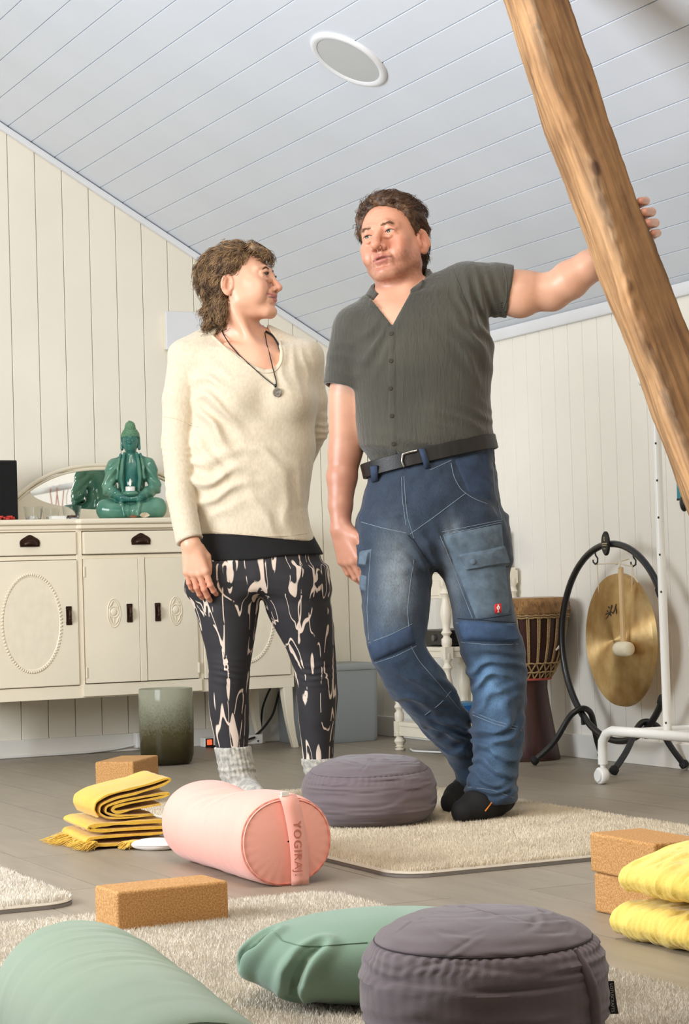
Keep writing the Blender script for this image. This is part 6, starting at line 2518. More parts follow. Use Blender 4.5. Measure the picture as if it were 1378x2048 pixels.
def fold(P, c, axis, wl, amp, size, phase=0.0, warp=0.3, seed=0.0):
    """a bundle of cloth folds: ridges perpendicular to axis, faded over an ellipsoid"""
    q = P-A3(c)
    a_ = np.array(axis, float)
    a_ /= np.linalg.norm(a_)
    s_ = q@A3(a_)+warp*wl*vnoise(P+seed, 14)
    w = np.exp(-((q/A3(size))**2).sum(1))
    sn = np.sin(2*math.pi*s_/wl+phase)
    return amp*w*(sn*0.5+0.5)**1.5


def s_poly(px, pz, poly):
    """signed distance to a closed outline in the x-z plane"""
    V_ = [np.array(p, float) for p in poly]
    n = len(V_)
    d2 = None
    sg = np.ones(len(px), bool)
    for i in range(n):
        a_, b2 = V_[i], V_[i-1]
        e = b2-a_
        wx, wz = px-a_[0], pz-a_[1]
        t = np.clip((wx*e[0]+wz*e[1])/(e@e), 0, 1)
        q = (wx-e[0]*t)**2+(wz-e[1]*t)**2
        d2 = q if d2 is None else np.minimum(d2, q)
        c1_, c2_, c3_ = pz >= a_[1], pz < b2[1], e[0]*wz > e[1]*wx
        fl_ = (c1_ & c2_ & c3_) | (~c1_ & ~c2_ & ~c3_)
        sg = sg ^ fl_
    return np.where(sg, 1, -1)*np.sqrt(d2)

# ------------------------------------------------------------------ the man, leaning with one hand on the beam
MD = 5.55
mbase = at(960, 1640, MD-0.10)
mbase[2] = 0.0
L = fr(MD, mbase)
Mt['skin_m'] = mat('ruddy_skin', (1, 1, 1, 1), 0.42, var=0.05, vscale=60, bump=0.06, bscale=350, attr='Col', bdist=0.001)
SKM = srgb(214, 154, 126)[:3]

# head placement
MS = 1.0
RH = rotm(-7, -9.5, -24)
eye_mid = L(757, 468, -0.055)
HO = eye_mid-RH@(np.array([0, -0.086, 0.0])*MS)
KM = dict(w=1.01, fat=0.80, bag=1.35, jaw=1.04, brow=1.3, nose=1.06, nosew=1.18, mz=-0.071, mw=0.0305, gap=0.0022, fold=1.3, open=0.68, crease=0.0011, stubble=0.9, blush=1.45, lipc=(0.47, 0.165, 0.135))


def to_head(P):
    return ((P-A3(HO))@A3(RH))/MS


# shirt trunk first: the body keeps just inside it
sh_rows = [(600, 745, 890, 0.0, 0.062), (625, 712, 948, 0.0, 0.086), (650, 694, 975, 0.0, 0.104), (700, 690, 988, 0.0, 0.118), (760, 700, 984, 0.0, 0.124), (800, 706, 980, 0.0, 0.128), (850, 712, 983, 0.0, 0.134), (885, 718, 986, 0.0, 0.136), (905, 735, 973, 0.0, 0.124), (925, 750, 968, 0.0, 0.108), (950, 765, 955, 0.0, 0.095), (975, 770, 950, 0.0, 0.09)]
shirt_loft = loft_rows(L, sh_rows, 2.25)
shL, shR = L(716, 655, 0.0), L(935, 577, 0.0)
nbL, nbR = L(768, 612, 0.02), L(846, 602, 0.02)
elbR = L(1103, 585, -0.005)
wrR = L(1226, 500, -0.085)
elbL = L(690, 905, 0.03)
wrL = L(682, 1058, -0.01)


def yoke(P, o=0.0):
    d = s_cone(P, nbL, shL, 0.048-o, 0.056-o)
    d = smin(d, s_cone(P, nbR, shR, 0.050-o, 0.064-o), 0.03)
    d = smin(d, s_cone(P, L(800, 640, 0.02), L(880, 620, 0.02), 0.085-o, 0.085-o), 0.05)
    return d


def trunk(P, o=0.0):
    return smin(shirt_loft(P)+o, yoke(P, o), 0.045)


# hand on the beam: knuckles behind it, fingers hooked round its right edge
bd0 = BD-MD


def Lb(px, py, dz):
    return L(px, py, bd0+dz)


pal_w = Lb(1228, 498, 0.225)
kn_px = [(1256, 424), (1262, 446), (1270, 468), (1282, 488)]
fing_px = [
    [(1256, 422, 0.195), (1282, 406, 0.182), (1291, 402, 0.125), (1281, 402, 0.062)],
    [(1262, 445, 0.195), (1292, 428, 0.185), (1303, 424, 0.125), (1288, 424, 0.052)],
    [(1268, 466, 0.195), (1300, 450, 0.185), (1310, 446, 0.125), (1295, 446, 0.056)],
    [(1278, 488, 0.195), (1305, 472, 0.180), (1315, 466, 0.130), (1306, 466, 0.075)]]
fr_ = [(0.0115, 0.0110, 0.0108, 0.0098), (0.012, 0.0115, 0.0115, 0.0108), (0.012, 0.0112, 0.0112, 0.0105), (0.0105, 0.0098, 0.0096, 0.0088)]


def beam_hand(P):
    d = None
    for F_, r_ in zip(fing_px, fr_):
        k0 = Lb(*F_[0])
        e = s_cone(P, pal_w, k0, 0.022, 0.0145)
        d = e if d is None else smin(d, e, 0.014)
    for F_, r_ in zip(fing_px, fr_):
        pts = [Lb(*p) for p in F_]
        e = s_chain(P, pts, list(r_), 0.003)
        d = smin(d, e, 0.003)
    th = [pal_w, Lb(1222, 462, 0.205), Lb(1226, 428, 0.195), Lb(1236, 402, 0.19)]
    return smin(d, s_chain(P, th, [0.019, 0.014, 0.012, 0.0095]), 0.006)


def low_hand(P):
    W = wrL
    return hand_sdf(P, W, (0.26, -0.14, -0.95), (-0.66, -0.66, -0.10), (0.70, -0.70, 0.0), 1.03, spread=4,
                    curls=[(8, 24, 16), (12, 26, 18), (16, 30, 20), (18, 32, 22)], thumb=((0.022, 0.014, -0.004), (0.046, 0.040, -0.004), (0.056, 0.070, -0.006), (0.052, 0.100, -0.012)), fat=1.05)


legs_core = [(L(800, 930, 0), L(800, 1300, -0.06), L(942, 1560, 0.185)), (L(930, 930, 0), L(985, 1280, -0.03), L(985, 1560, -0.02))]


def man_body(P):
    d = trunk(P, 0.009)
    for h_, k_, a_ in legs_core:
        d = smin(d, s_chain(P, [h_, k_, a_], [0.070, 0.036, 0.026]), 0.03)
    d = smin(d, s_ell(P, L(862, 930, 0), (0.125, 0.09, 0.09)), 0.04)
    # neck
    nk = HO+RH@np.array([0, 0.018, -0.085])
    d = smin(d, s_cone(P, nk, L(806, 612, 0.03), 0.061, 0.064), 0.030)
    d = smin(d, s_cone(P, L(806, 620, 0.03), L(800, 680, -0.015), 0.060, 0.060), 0.03)
    # sternomastoid and throat
    d = smin(d, s_cone(P, HO+RH@np.array([0.055, 0.02, -0.07]), L(798, 632, -0.045), 0.013, 0.011), 0.018)
    d = smin(d, s_cone(P, HO+RH@np.array([-0.055, 0.02, -0.07]), L(782, 634, -0.045), 0.013, 0.011), 0.018)
    # hanging arm
    d = smin(d, s_chain(P, [shL, L(692, 790, 0.02), elbL], [0.050, 0.0470, 0.0420]), 0.03)
    fa = s_chain(P, [elbL, L(684, 955, 0.02), L(681, 1010, 0.005), wrL], [0.0415, 0.0405, 0.0320, 0.0255], 0.01)
    d = smin(d, fa, 0.02)
    # arm reaching to the beam
    d = smin(d, s_chain(P, [shR, L(1010, 582, 0.01), L(1060, 582, 0.005), elbR], [0.058, 0.059, 0.054, 0.0460]), 0.03)
    d = smin(d, s_ell(P, L(1040, 594, -0.005), (0.05, 0.048, 0.056)), 0.03)
    d = smin(d, s_chain(P, [elbR, L(1140, 560, -0.030), L(1180, 532, -0.055), wrR], [0.0470, 0.0510, 0.0430, 0.031], 0.01), 0.02)
    d = smin(d, s_cone(P, wrR, pal_w, 0.031, 0.025), 0.02)
    # head
    d = near(P, d, HO, 0.23, lambda p, dd: smin(dd, head_sdf(to_head(p), KM)*MS, 0.016))
    d = near(P, d, (pal_w+Lb(1290, 430, 0.13))/2, 0.20, lambda p, dd: smin(dd, beam_hand(p), 0.012))
    d = near(P, d, wrL+np.array([0.03, -0.01, -0.10]), 0.20, lambda p, dd: smin(dd, low_hand(p), 0.012))
    return d


lo = np.array([-0.50, -0.42, 0.03])
hi = np.array([0.66, 0.40, 1.80])
mz0 = []
V, Fq = polygonize(man_body, lo, hi, 0.0038)
Q = to_head(V.astype(np.float32))
inh = np.clip((0.155-np.linalg.norm(Q-np.array([0, -0.01, 0]), axis=1))/0.02, 0, 1)
colr = skin_colors(Q, KM, SKM, inh)
colr = colr*inh[:, None]+np.array(srgb(222, 170, 142)[:3])*(1-inh[:, None])*(0.94+0.08*vnoise(V.astype(np.float32), 25))[:, None]
# darker, browner forearm of the hanging arm, redder knuckles and fingertips
dl = np.exp(-(np.maximum(wrL[2]+0.36-V[:, 2], 0)*0+np.abs(V[:, 0]-wrL[0])/0.14)**2)*np.clip((wrL[2]+0.36-V[:, 2])/0.2, 0, 1)*(V[:, 2] > 0.4)
colr *= 1-0.42*dl[:, None]*np.array([0.72, 1.0, 1.05])
tips = np.min([np.linalg.norm(V-Lb(*F_[3]), axis=1) for F_ in fing_px], axis=0)
colr *= 1-0.35*np.exp(-(tips/0.016)**2)[:, None]*np.array([0.1, 0.8, 0.8])
man = link('person', np_mesh('person', V, Fq, Mt['skin_m'], True, colr), None, mbase, -CAM_YAW)
tag(man, 'man in dark grey short-sleeved shirt and blue work jeans, one hand on the beam', 'person')
for s_ in (-1, 1):
    qq = MB().tube([HO+RH@(np.array([s_*0.0318+0.0135*u_, -0.0765-0.0143*math.sqrt(max(0.06, 1-(u_*0.86)**2)), 0.0036*(1-u_*u_)+0.0002])*MS) for u_ in np.linspace(-1, 1, 11)], 0.0007, 5)
    o = part('eyelashes', qq, Mt['black'], man, smooth=True)
    o['kind'] = 'stuff'
    eyeball(man, HO+RH@(np.array([s_*0.0318, -0.0765, 0.0])*MS), RH, MS, (-0.14, -1, 0.07), Mt['iris_grey'])


# hair cap
def hairline(P, tab):
    ph = np.arctan2(np.abs(P[:, 0]), -(P[:, 1]-0.01))
    return np.interp(ph, [t[0] for t in tab], [t[1] for t in tab]).astype(np.float32)


M_TAB = [(0, 0.0850), (0.35, 0.085), (0.62, 0.080), (0.85, 0.062), (1.02, 0.030), (1.18, 0.004), (1.34, -0.012), (1.50, -0.006), (1.62, 0.014), (1.80, 0.010), (1.95, -0.028), (2.2, -0.070), (2.6, -0.098), (3.2, -0.105)]


def man_hair(P):
    base = s_ell(P, (0, 0.016, 0.036), (0.0780, 0.0985, 0.0805))
    base = smin(base, s_cone(P, (0, 0.045, -0.02), (0, 0.040, -0.10), 0.060, 0.052), 0.03)
    t = 0.009+0.013*np.clip((P[:, 2]-0.02)/0.08, 0, 1)+0.005*np.clip(P[:, 1]/0.08, 0, 1)+0.006*gauss(P, (-0.03, -0.06, 0.10), (0.05, 0.04, 0.03))
    n_ = 0.0045*vnoise(P*np.array([1.6, 0.7, 1.2], np.float32)+5, 60)
    hl = hairline(P, M_TAB)-0.014*np.clip(P[:, 0]/0.05, -1, 1)*np.clip((-P[:, 1]-0.02)/0.05, 0, 1)+0.004*vnoise(P+2, 90)
    tp = np.clip((P[:, 2]-hl)/0.030, 0, 1)
    tp = tp*tp*(3-2*tp)
    d = base-t.astype(np.float32)*(0.12+0.88*tp)-n_*tp
    d = smax(d, (hl-P[:, 2])*0.8, 0.006)
    # sideburns narrow
    return smax(d, -(base+0.004), 0.002)


Vh, Fh = polygonize(man_hair, (-0.13, -0.13, -0.14), (0.13, 0.15, 0.16), 0.0038, B=8)
Mt['hair_m'] = mat('brown_hair', srgb(112, 80, 54), 0.5, c2=srgb(66, 45, 30), vscale=60, attr='Col', spec=0.4)
hm = link('hair', np_mesh('hair', Vh@RH.T*MS+HO, Fh, Mt['hair_m'], True, np.ones((len(Vh), 3))*0.8), man)


def m_flow(P):
    T = np.stack([0.45*np.ones(len(P))*np.where(P[:, 2] > 0.07, 1, 0.1)+0.2*np.sign(P[:, 0]), 0.9*np.ones(len(P)), np.where(P[:, 2] > 0.06, 0.25, -0.75)], 1)
    return T/np.linalg.norm(T, axis=1)[:, None]


hair_strands('hair_strands', hm, Vh, Fh, RH*MS, HO, m_flow, 3800, lambda P: 0.030+0.016*np.clip(P[:, 2]/0.1, 0, 1), 0.00065, 21, Mt['hair_m'], man_hair, 6, 0.30, 0.16)
# brows
Mt['brow_m'] = mat('light_brown_brow', srgb(134, 98, 70), 0.6, attr='Col')
g = np.random.default_rng(2)
nb = 260
bx_ = g.random(nb)
sd = np.where(g.random(nb) < 0.5, -1, 1)
root = np.stack([sd*(0.012+0.036*bx_), -0.0925+0.0*bx_, 0.0180+0.004*np.sin(bx_*2.2)+0.0035*(g.random(nb)-0.5)], 1)
for _ in range(4):
    dd = head_sdf(root.astype(np.float32), KM)
    e = 0.001
    G_ = np.stack([head_sdf((root+np.eye(3)[i]*e).astype(np.float32), KM)-head_sdf((root-np.eye(3)[i]*e).astype(np.float32), KM) for i in range(3)], 1)/(2*e)
    root = root-dd[:, None]*G_/np.maximum((G_**2).sum(1), 0.3)[:, None]
dirs = np.stack([sd*0.9, 0.25*bx_, 0.30-0.5*bx_], 1)+g.normal(size=(nb, 3))*0.25
dirs /= np.linalg.norm(dirs, axis=1)[:, None]
Vb, Fb, tb = strands(root, dirs, 0.011, 0.00032, 4, 0.1, 0.1, 3)
o = link('eyebrows', np_mesh('eyebrows', Vb@RH.T*MS+HO, Fb, Mt['brow_m'], True, np.ones((len(Vb), 3))), man)
o['kind'] = 'stuff'


# shirt: gauze, open collar, short sleeves
def gauze(name, c, c2):
    m = mat(name, c, 0.9, c2=c2, vscale=6, sheen=0.35, contrast=(0.3, 0.7))
    nt = m.node_tree
    tc = [n for n in nt.nodes if n.type == 'TEX_COORD'][0]
    mp_ = nt.nodes.new('ShaderNodeMapping')
    mp_.inputs['Scale'].default_value = (1, 1, 0.16)
    nt.links.new(tc.outputs['Object'], mp_.inputs[0])
    n1 = nt.nodes.new('ShaderNodeTexNoise')
    n1.inputs['Scale'].default_value = 110
    n1.inputs['Detail'].default_value = 3
    n1.inputs['Distortion'].default_value = 0.6
    nt.links.new(mp_.outputs[0], n1.inputs['Vector'])
    n2 = nt.nodes.new('ShaderNodeTexNoise')
    n2.inputs['Scale'].default_value = 260
    nt.links.new(tc.outputs['Object'], n2.inputs['Vector'])
    b1 = nt.nodes.new('ShaderNodeBump')
    b1.inputs['Strength'].default_value = 0.75
    b1.inputs['Distance'].default_value = 0.0035
    nt.links.new(n1.outputs['Fac'], b1.inputs['Height'])
    b2 = nt.nodes.new('ShaderNodeBump')
    b2.inputs['Strength'].default_value = 0.4
    b2.inputs['Distance'].default_value = 0.0012
    nt.links.new(n2.outputs['Fac'], b2.inputs['Height'])
    nt.links.new(b1.outputs[0], b2.inputs['Normal'])
    nt.links.new(b2.outputs[0], nt.nodes['Principled BSDF'].inputs['Normal'])
    return m


Mt['shirt'] = gauze('dark_grey_gauze', srgb(72, 70, 60), srgb(56, 55, 48))
vA, vB, vC = L(752, 602, -0.13), L(785, 648, -0.13), L(836, 552, -0.13)
slL = L(690, 776, 0.0)
slR = L(1020, 585, 0.008)


def half(P, p, n):
    return (P-A3(p))@A3(np.array(n)/np.linalg.norm(n))


def shirt_sdf(P):
    d = trunk(P, 0.0)
    ax_ = slL-shL
    s1 = s_chain(P, [shL, (shL+slL)/2+np.array([-0.003, 0, 0]), slL+ax_*0.3], [0.060, 0.062, 0.056])
    s1 = smax(s1, half(P, slL, ax_+np.array([0.00, -0.02, 0])), 0.004)
    d = smin(d, s1, 0.018)
    ax2 = slR-shR
    s2 = s_chain(P, [shR, L(985, 578, 0.006), slR+ax2*0.4], [0.069, 0.071, 0.072])
    s2 = smax(s2, half(P, slR, ax2+np.array([0.0, -0.012, -0.008])), 0.004)
    d = smin(d, s2, 0.03)
    # folds
    d = d-fold(P, L(960, 600, -0.06), (1, 0, 0.25), 0.030, 0.010, (0.055, 0.12, 0.07), 0.3, 0.5, 1)
    d = d-fold(P, L(945, 690, -0.09), (0.8, 0, 0.6), 0.045, 0.009, (0.07, 0.10, 0.08), 0.0, 0.6, 2)
    d = d-fold(P, L(700, 720, -0.02), (0.35, 0, 1), 0.034, 0.006, (0.05, 0.10, 0.06), 0.8, 0.5, 3)
    d = d-fold(P, L(800, 905, -0.12), (0.3, 0, 1), 0.034, 0.008, (0.16, 0.12, 0.045), 0.2, 0.7, 4)
    d = d-fold(P, L(930, 845, -0.10), (0.5, 0, 1), 0.036, 0.006, (0.09, 0.12, 0.045), 1.2, 0.7, 5)
    d = d-fold(P, L(740, 690, -0.11), (1, 0, -0.5), 0.040, 0.006, (0.05, 0.08, 0.07), 0.5, 0.6, 6)
    d = d-0.0035*vnoise(P*np.array([1, 1, 0.5], np.float32), 16)
    # hollow sleeves
    d = smax(d, -smax(s_cone(P, slR-ax2*0.25, slR+ax2*0.3, 0.0605, 0.064), -half(P, slR-ax2*0.22, ax2), 0.004), 0.003)
    d = smax(d, -smax(s_cone(P, slL-ax_*0.3, slL+ax_*0.3, 0.0495, 0.0485), -half(P, slL-ax_*0.22, ax_), 0.004), 0.003)
    # open neck
    e1 = half(P, (vA+vB)/2, np.cross(vB-vA, (0, 1, 0)))
    e2 = half(P, (vB+vC)/2, np.cross(vC-vB, (0, 1, 0)))
    e1 = e1 if half(A3([vC]), (vA+vB)/2, np.cross(vB-vA, (0, 1, 0)))[0] > 0 else -e1
    e2 = e2 if half(A3([vA]), (vB+vC)/2, np.cross(vC-vB, (0, 1, 0)))[0] > 0 else -e2
    vee = np.maximum(np.maximum(-e1, -e2), P[:, 1]-(L(800, 600, 0.0)[1]+0.015))
    d = smax(d, -vee, 0.004)
    # neck hole
    nk = L(806, 585, 0.02)
    d = smax(d, -s_cone(P, nk+np.array([0, 0, 0.10]), nk+np.array([0, 0, -0.005]), 0.085, 0.066), 0.006)
    return d


V, Fq = polygonize(shirt_sdf, (-0.48, -0.26, 0.80), (0.20, 0.26, 1.56), 0.0052)
shirt = link('shirt', np_mesh('shirt', V, Fq, Mt['shirt']), man)
bpy.context.view_layer.update()
# collar: stand and fallen leaves
cn = []
A0 = L(746, 606, -0.085)
A1 = L(838, 584, -0.075)
ctr_n = L(802, 582, 0.025)
angs_ = np.linspace(math.radians(-126), math.radians(140), 49)
rows = []
for t in angs_:
    # 0 = back of the neck; the ring tips up towards the raised shoulder
    px_, py_ = math.sin(t), math.cos(t)
    k_ = abs(t)/math.radians(140)
    out_ = np.array([px_, py_, 0])
    base_ = ctr_n+np.array([px_*0.076, py_*0.078, 0.006+0.016*py_+0.020*px_])
    if k_ > 0.6:
        base_ = base_+np.array([0.0, -0.004, -0.030])*((k_-0.6)/0.4)**1.5
    top = base_-out_*0.002+np.array([0, 0, 0.034-0.010*k_])
    fw = 0.046+0.010*k_**3
    rows.append([base_-out_*0.003, (base_+top)/2-out_*0.001, top, top+out_*0.006+np.array([0, 0, 0.0015]), top+out_*0.015-np.array([0, 0, 0.012]), top+out_*(0.025+0.006*k_)-np.array([0, 0, fw*0.62]), top+out_*(0.033+0.010*k_**3)-np.array([0, 0, fw])+np.array([0.010*np.sign(px_)*k_**4, -0.010*k_**4, -0.006*k_**4])])
q = MB().grid(np.array(rows))
co = part('collar', q, Mt['shirt'], shirt, smooth=True)
m_ = co.modifiers.new('solid', 'SOLIDIFY')
m_.thickness, m_.offset = 0.0022, 0
surf_quad(shirt, 'collar_leaf', [(838, 546), (860, 538), (843, 580), (814, 590)], Mt['shirt'], 0.006, 10, 10)
surf_quad(shirt, 'collar_leaf', [(742, 590), (753, 600), (760, 620), (735, 614)], Mt['shirt'], 0.006, 8, 8)
# placket, buttons, cuffs
surf_quad(shirt, 'placket', [(774, 652), (792, 650), (796, 925), (777, 928)], Mt['shirt'], 0.0018, 5, 60)
Mt['button'] = mat('dark_horn_button', srgb(60, 56, 50), 0.35)
for bx2, by2 in ((783, 668), (782, 722), (781, 777), (784, 832), (787, 888)):
    P_ = surf_pts(shirt, [(bx2, by2), (bx2+0.5, by2+0.5)], 0.003, 1)
    if len(P_):
        b_o = part('button', MB().lathe([(0.0, -0.0016), (0.0048, -0.0016), (0.0056, 0.0), (0.0048, 0.0014), (0.0030, 0.0006), (0.0, 0.0006)], n=18, axis='y'), Mt['button'], shirt, smooth=True)
        b_o.location = P_[0]+np.array([0, -0.001, 0])
surf_line(shirt, 'sleeve_hem', [(1006, 532), (1013, 560), (1013, 600), (1000, 636)], 0.0012, Mt['shirt'], 0.0004)
surf_line(shirt, 'sleeve_hem', [(667, 768), (685, 774), (703, 774)], 0.0012, Mt['shirt'], 0.0004)
surf_line(shirt, 'shoulder_seam', [(905, 536), (918, 570), (932, 610), (945, 645)], 0.0012, Mt['shirt'], 0.0004)

# jeans
dm = bpy.data.materials.new('washed_denim')
dm.use_nodes = True
nt = dm.node_tree
bs = nt.nodes['Principled BSDF']
bs.inputs['Roughness'].default_value = 0.8
bs.inputs['Sheen Weight'].default_value = 0.15
va = nt.nodes.new('ShaderNodeVertexColor')
va.layer_name = 'Col'
tcn = nt.nodes.new('ShaderNodeTexCoord')
n1 = nt.nodes.new('ShaderNodeTexNoise')
n1.inputs['Scale'].default_value = 420
n1.inputs['Detail'].default_value = 2
n2 = nt.nodes.new('ShaderNodeTexNoise')
n2.inputs['Scale'].default_value = 18
n2.inputs['Detail'].default_value = 5
mp_ = nt.nodes.new('ShaderNodeMapping')
mp_.inputs['Scale'].default_value = (1, 1, 0.35)
nt.links.new(tcn.outputs['Object'], mp_.inputs[0])
nt.links.new(mp_.outputs[0], n1.inputs['Vector'])
nt.links.new(mp_.outputs[0], n2.inputs['Vector'])
c1 = nt.nodes.new('ShaderNodeValToRGB')
c1.color_ramp.elements[0].position, c1.color_ramp.elements[0].color = 0.3, (0.74, 0.74, 0.76, 1)
c1.color_ramp.elements[1].position, c1.color_ramp.elements[1].color = 0.7, (1.18, 1.18, 1.17, 1)
nt.links.new(n1.outputs['Fac'], c1.inputs[0])
c2 = nt.nodes.new('ShaderNodeValToRGB')
c2.color_ramp.elements[0].position, c2.color_ramp.elements[0].color = 0.3, (0.72, 0.74, 0.78, 1)
c2.color_ramp.elements[1].position, c2.color_ramp.elements[1].color = 0.7, (1.22, 1.20, 1.18, 1)
nt.links.new(n2.outputs['Fac'], c2.inputs[0])


def mulx(nt_, a_, b2):
    x_ = nt_.nodes.new('ShaderNodeMix')
    x_.data_type, x_.blend_type = 'RGBA', 'MULTIPLY'
    x_.inputs[0].default_value = 1
    nt_.links.new(a_, x_.inputs[6])
    nt_.links.new(b2, x_.inputs[7])
    return x_.outputs[2]


nt.links.new(mulx(nt, mulx(nt, va.outputs[0], c1.outputs[0]), c2.outputs[0]), bs.inputs['Base Color'])
b1 = nt.nodes.new('ShaderNodeBump')
b1.inputs['Strength'].default_value = 0.4
b1.inputs['Distance'].default_value = 0.001
nt.links.new(n1.outputs['Fac'], b1.inputs['Height'])
nt.links.new(b1.outputs[0], bs.inputs['Normal'])
Mt['denim'] = dm
D_DARK, D_MID, D_LITE = [np.array(srgb(*c)[:3]) for c in ((35, 51, 70), (50, 77, 106), (142, 154, 160))]


def flat_denim(name, c, var=0.2):
    return mat(name, c, 0.85, var=var, vscale=60, bump=0.3, bscale=420, bdist=0.001, contrast=(0.3, 0.7))


Mt['denim_p'] = flat_denim('faded_grey_denim', srgb(88, 104, 118))
Mt['denim_k'] = flat_denim('dark_denim', srgb(44, 60, 84))
Mt['denim_b'] = flat_denim('mid_denim', srgb(52, 74, 104))
Mt['stitch'] = mat('pale_stitching', srgb(122, 138, 152), 0.8)
Mt['dstitch'] = mat('dark_seam', srgb(26, 36, 54), 0.9)
hip = loft_rows(L, [(870, 752, 985, 0.0, 0.118), (900, 748, 986, 0.0, 0.122), (940, 738, 991, 0.0, 0.130), (1000, 724, 1001, 0.0, 0.138), (1060, 718, 1008, 0.0, 0.136), (1095, 717, 1011, 0.0, 0.125), (1125, 718, 1012, 0.0, 0.10)], 2.3)
legA = loft_rows(L, [(1040, 720, 862, 0.0, 0.105), (1080, 718, 868, -0.005, 0.105), (1150, 718, 866, -0.02, 0.102), (1220, 726, 858, -0.045, 0.094), (1290, 735, 850, -0.075, 0.082), (1315, 740, 862, -0.075, 0.080), (1345, 757, 885, -0.055, 0.082), (1385, 782, 912, -0.015, 0.082), (1425, 816, 930, 0.035, 0.080), (1465, 852, 948, 0.085, 0.076), (1500, 884, 960, 0.125, 0.070), (1540, 908, 965, 0.165, 0.066), (1590, 920, 968, 0.19, 0.066), (1612, 920, 970, 0.195, 0.066)], 2.1)
legB = loft_rows(L, [(1040, 868, 1008, 0.0, 0.105), (1080, 868, 1011, -0.005, 0.106), (1120, 872, 1015, -0.012, 0.104), (1160, 888, 1019, -0.02, 0.100), (1200, 900, 1024, -0.03, 0.094), (1250, 909, 1036, -0.04, 0.086), (1290, 917, 1046, -0.04, 0.082), (1330, 932, 1051, -0.03, 0.078), (1370, 944, 1052, -0.02, 0.080), (1420, 946, 1050, -0.015, 0.080), (1470, 948, 1047, -0.015, 0.076), (1505, 949, 1044, -0.02, 0.070), (1540, 942, 1036, -0.025, 0.068), (1570, 933, 1031, -0.03, 0.072), (1592, 930, 1033, -0.03, 0.076), (1604, 931, 1033, -0.03, 0.076)], 2.1)
wl, wr_ = L(742, 936, 0), L(986, 880, 0)


def jeans_sdf(P):
    a_, b2 = legA(P, 0.01), legB(P, 0.01)
    d = np.minimum(a_, b2)
    d = smin(a_, b2, 0.012) if True else d
    d = smin(d, hip(P), 0.045)
    # waist cut along the belt
    nrm = np.cross(wr_-wl, (0, 1, 0))
    nrm = nrm if nrm[2] > 0 else -nrm
    d = smax(d, half(P, wl+np.array([0, 0, 0.012]), nrm), 0.003)
    # folds at crotch, thighs, knees, ankles
    d = d-fold(P, L(850, 1100, -0.10), (0.8, 0, 0.5), 0.036, 0.0095, (0.08, 0.12, 0.06), 0.3, 0.5, 11)
    d = d-fold(P, L(770, 1180, -0.12), (0.5, 0, 1), 0.060, 0.005, (0.07, 0.10, 0.10), 1.0, 0.8, 12)
    d = d-fold(P, L(985, 1345, -0.10), (0.25, 0, 1), 0.042, 0.0175, (0.08, 0.12, 0.065), 0.2, 0.9, 13)
    d = d-fold(P, L(1000, 1440, -0.09), (-0.4, 0, 1), 0.050, 0.0149, (0.08, 0.12, 0.075), 0.9, 0.9, 14)
    d = d-fold(P, L(985, 1530, -0.09), (0.35, 0, 1), 0.036, 0.0175, (0.08, 0.12, 0.060), 0.4, 0.9, 15)
    d = d-fold(P, L(980, 1580, -0.09), (-0.2, 0, 1), 0.024, 0.0108, (0.08, 0.12, 0.022), 0.4, 0.9, 16)
    d = d-fold(P, L(840, 1385, -0.08), (0.5, 0, 1), 0.045, 0.0135, (0.09, 0.12, 0.070), 0.2, 0.9, 17)
    d = d-fold(P, L(900, 1470, 0.02), (0.5, 0, 1), 0.040, 0.0149, (0.08, 0.12, 0.070), 1.0, 0.9, 18)
    d = d-fold(P, L(790, 1020, -0.12), (0.1, 0, 1), 0.020, 0.0022, (0.06, 0.10, 0.03), 0, 0.6, 19)
    d = d-0.0040*vnoise(P, 20)-0.0018*vnoise(P, 52)
    # open hems
    return d


V, Fq = polygonize(jeans_sdf, (-0.40, -0.30, -0.02), (0.20, 0.40, 1.06), 0.0055)
w1 = gauss(V, L(790, 1160, -0.13), (0.045, 0.10, 0.12))+0.9*gauss(V, L(905, 1080, -0.13), (0.025, 0.10, 0.05))+0.7*gauss(V, L(905, 1180, -0.12), (0.022, 0.10, 0.10))+0.55*gauss(V, L(985, 1180, -0.12), (0.05, 0.10, 0.06))
w2 = gauss(V, L(975, 1360, -0.11), (0.05, 0.10, 0.06))+0.6*gauss(V, L(1000, 1500, -0.11), (0.05, 0.10, 0.10))+0.3*gauss(V, L(985, 1420, -0.1), (0.04, 0.1, 0.05))
nz_ = 0.5+0.5*vnoise(V.astype(np.float32)*np.array([1, 1, 0.5], np.float32), 28)
w = np.clip((0.62*w1+0.62*w2)*(0.6+0.8*nz_), 0, 1)[:, None]
hv = np.clip((L(800, 1240, 0)[2]-V[:, 2])/0.10, 0, 1)[:, None]
base_c = D_DARK*(1-0.35*hv)+D_MID*0.35*hv
colr = base_c*(1-w)+(D_LITE*(1-hv)+np.array(srgb(104, 144, 182)[:3])*hv)*w
inner = ((V[:, 0] > L(858, 1150, 0)[0]-0.01) & (V[:, 0] < L(880, 1150, 0)[0])).astype(float)[:, None]*0.0
jeans = link('jeans', np_mesh('jeans', V, Fq, dm, True, colr), man)
bpy.context.view_layer.update()
# belt, buckle, loops
nrm_w = np.cross(wr_-wl, (0, 1, 0))
nrm_w = nrm_w if nrm_w[2] > 0 else -nrm_w
nrm_w = nrm_w/np.linalg.norm(nrm_w)


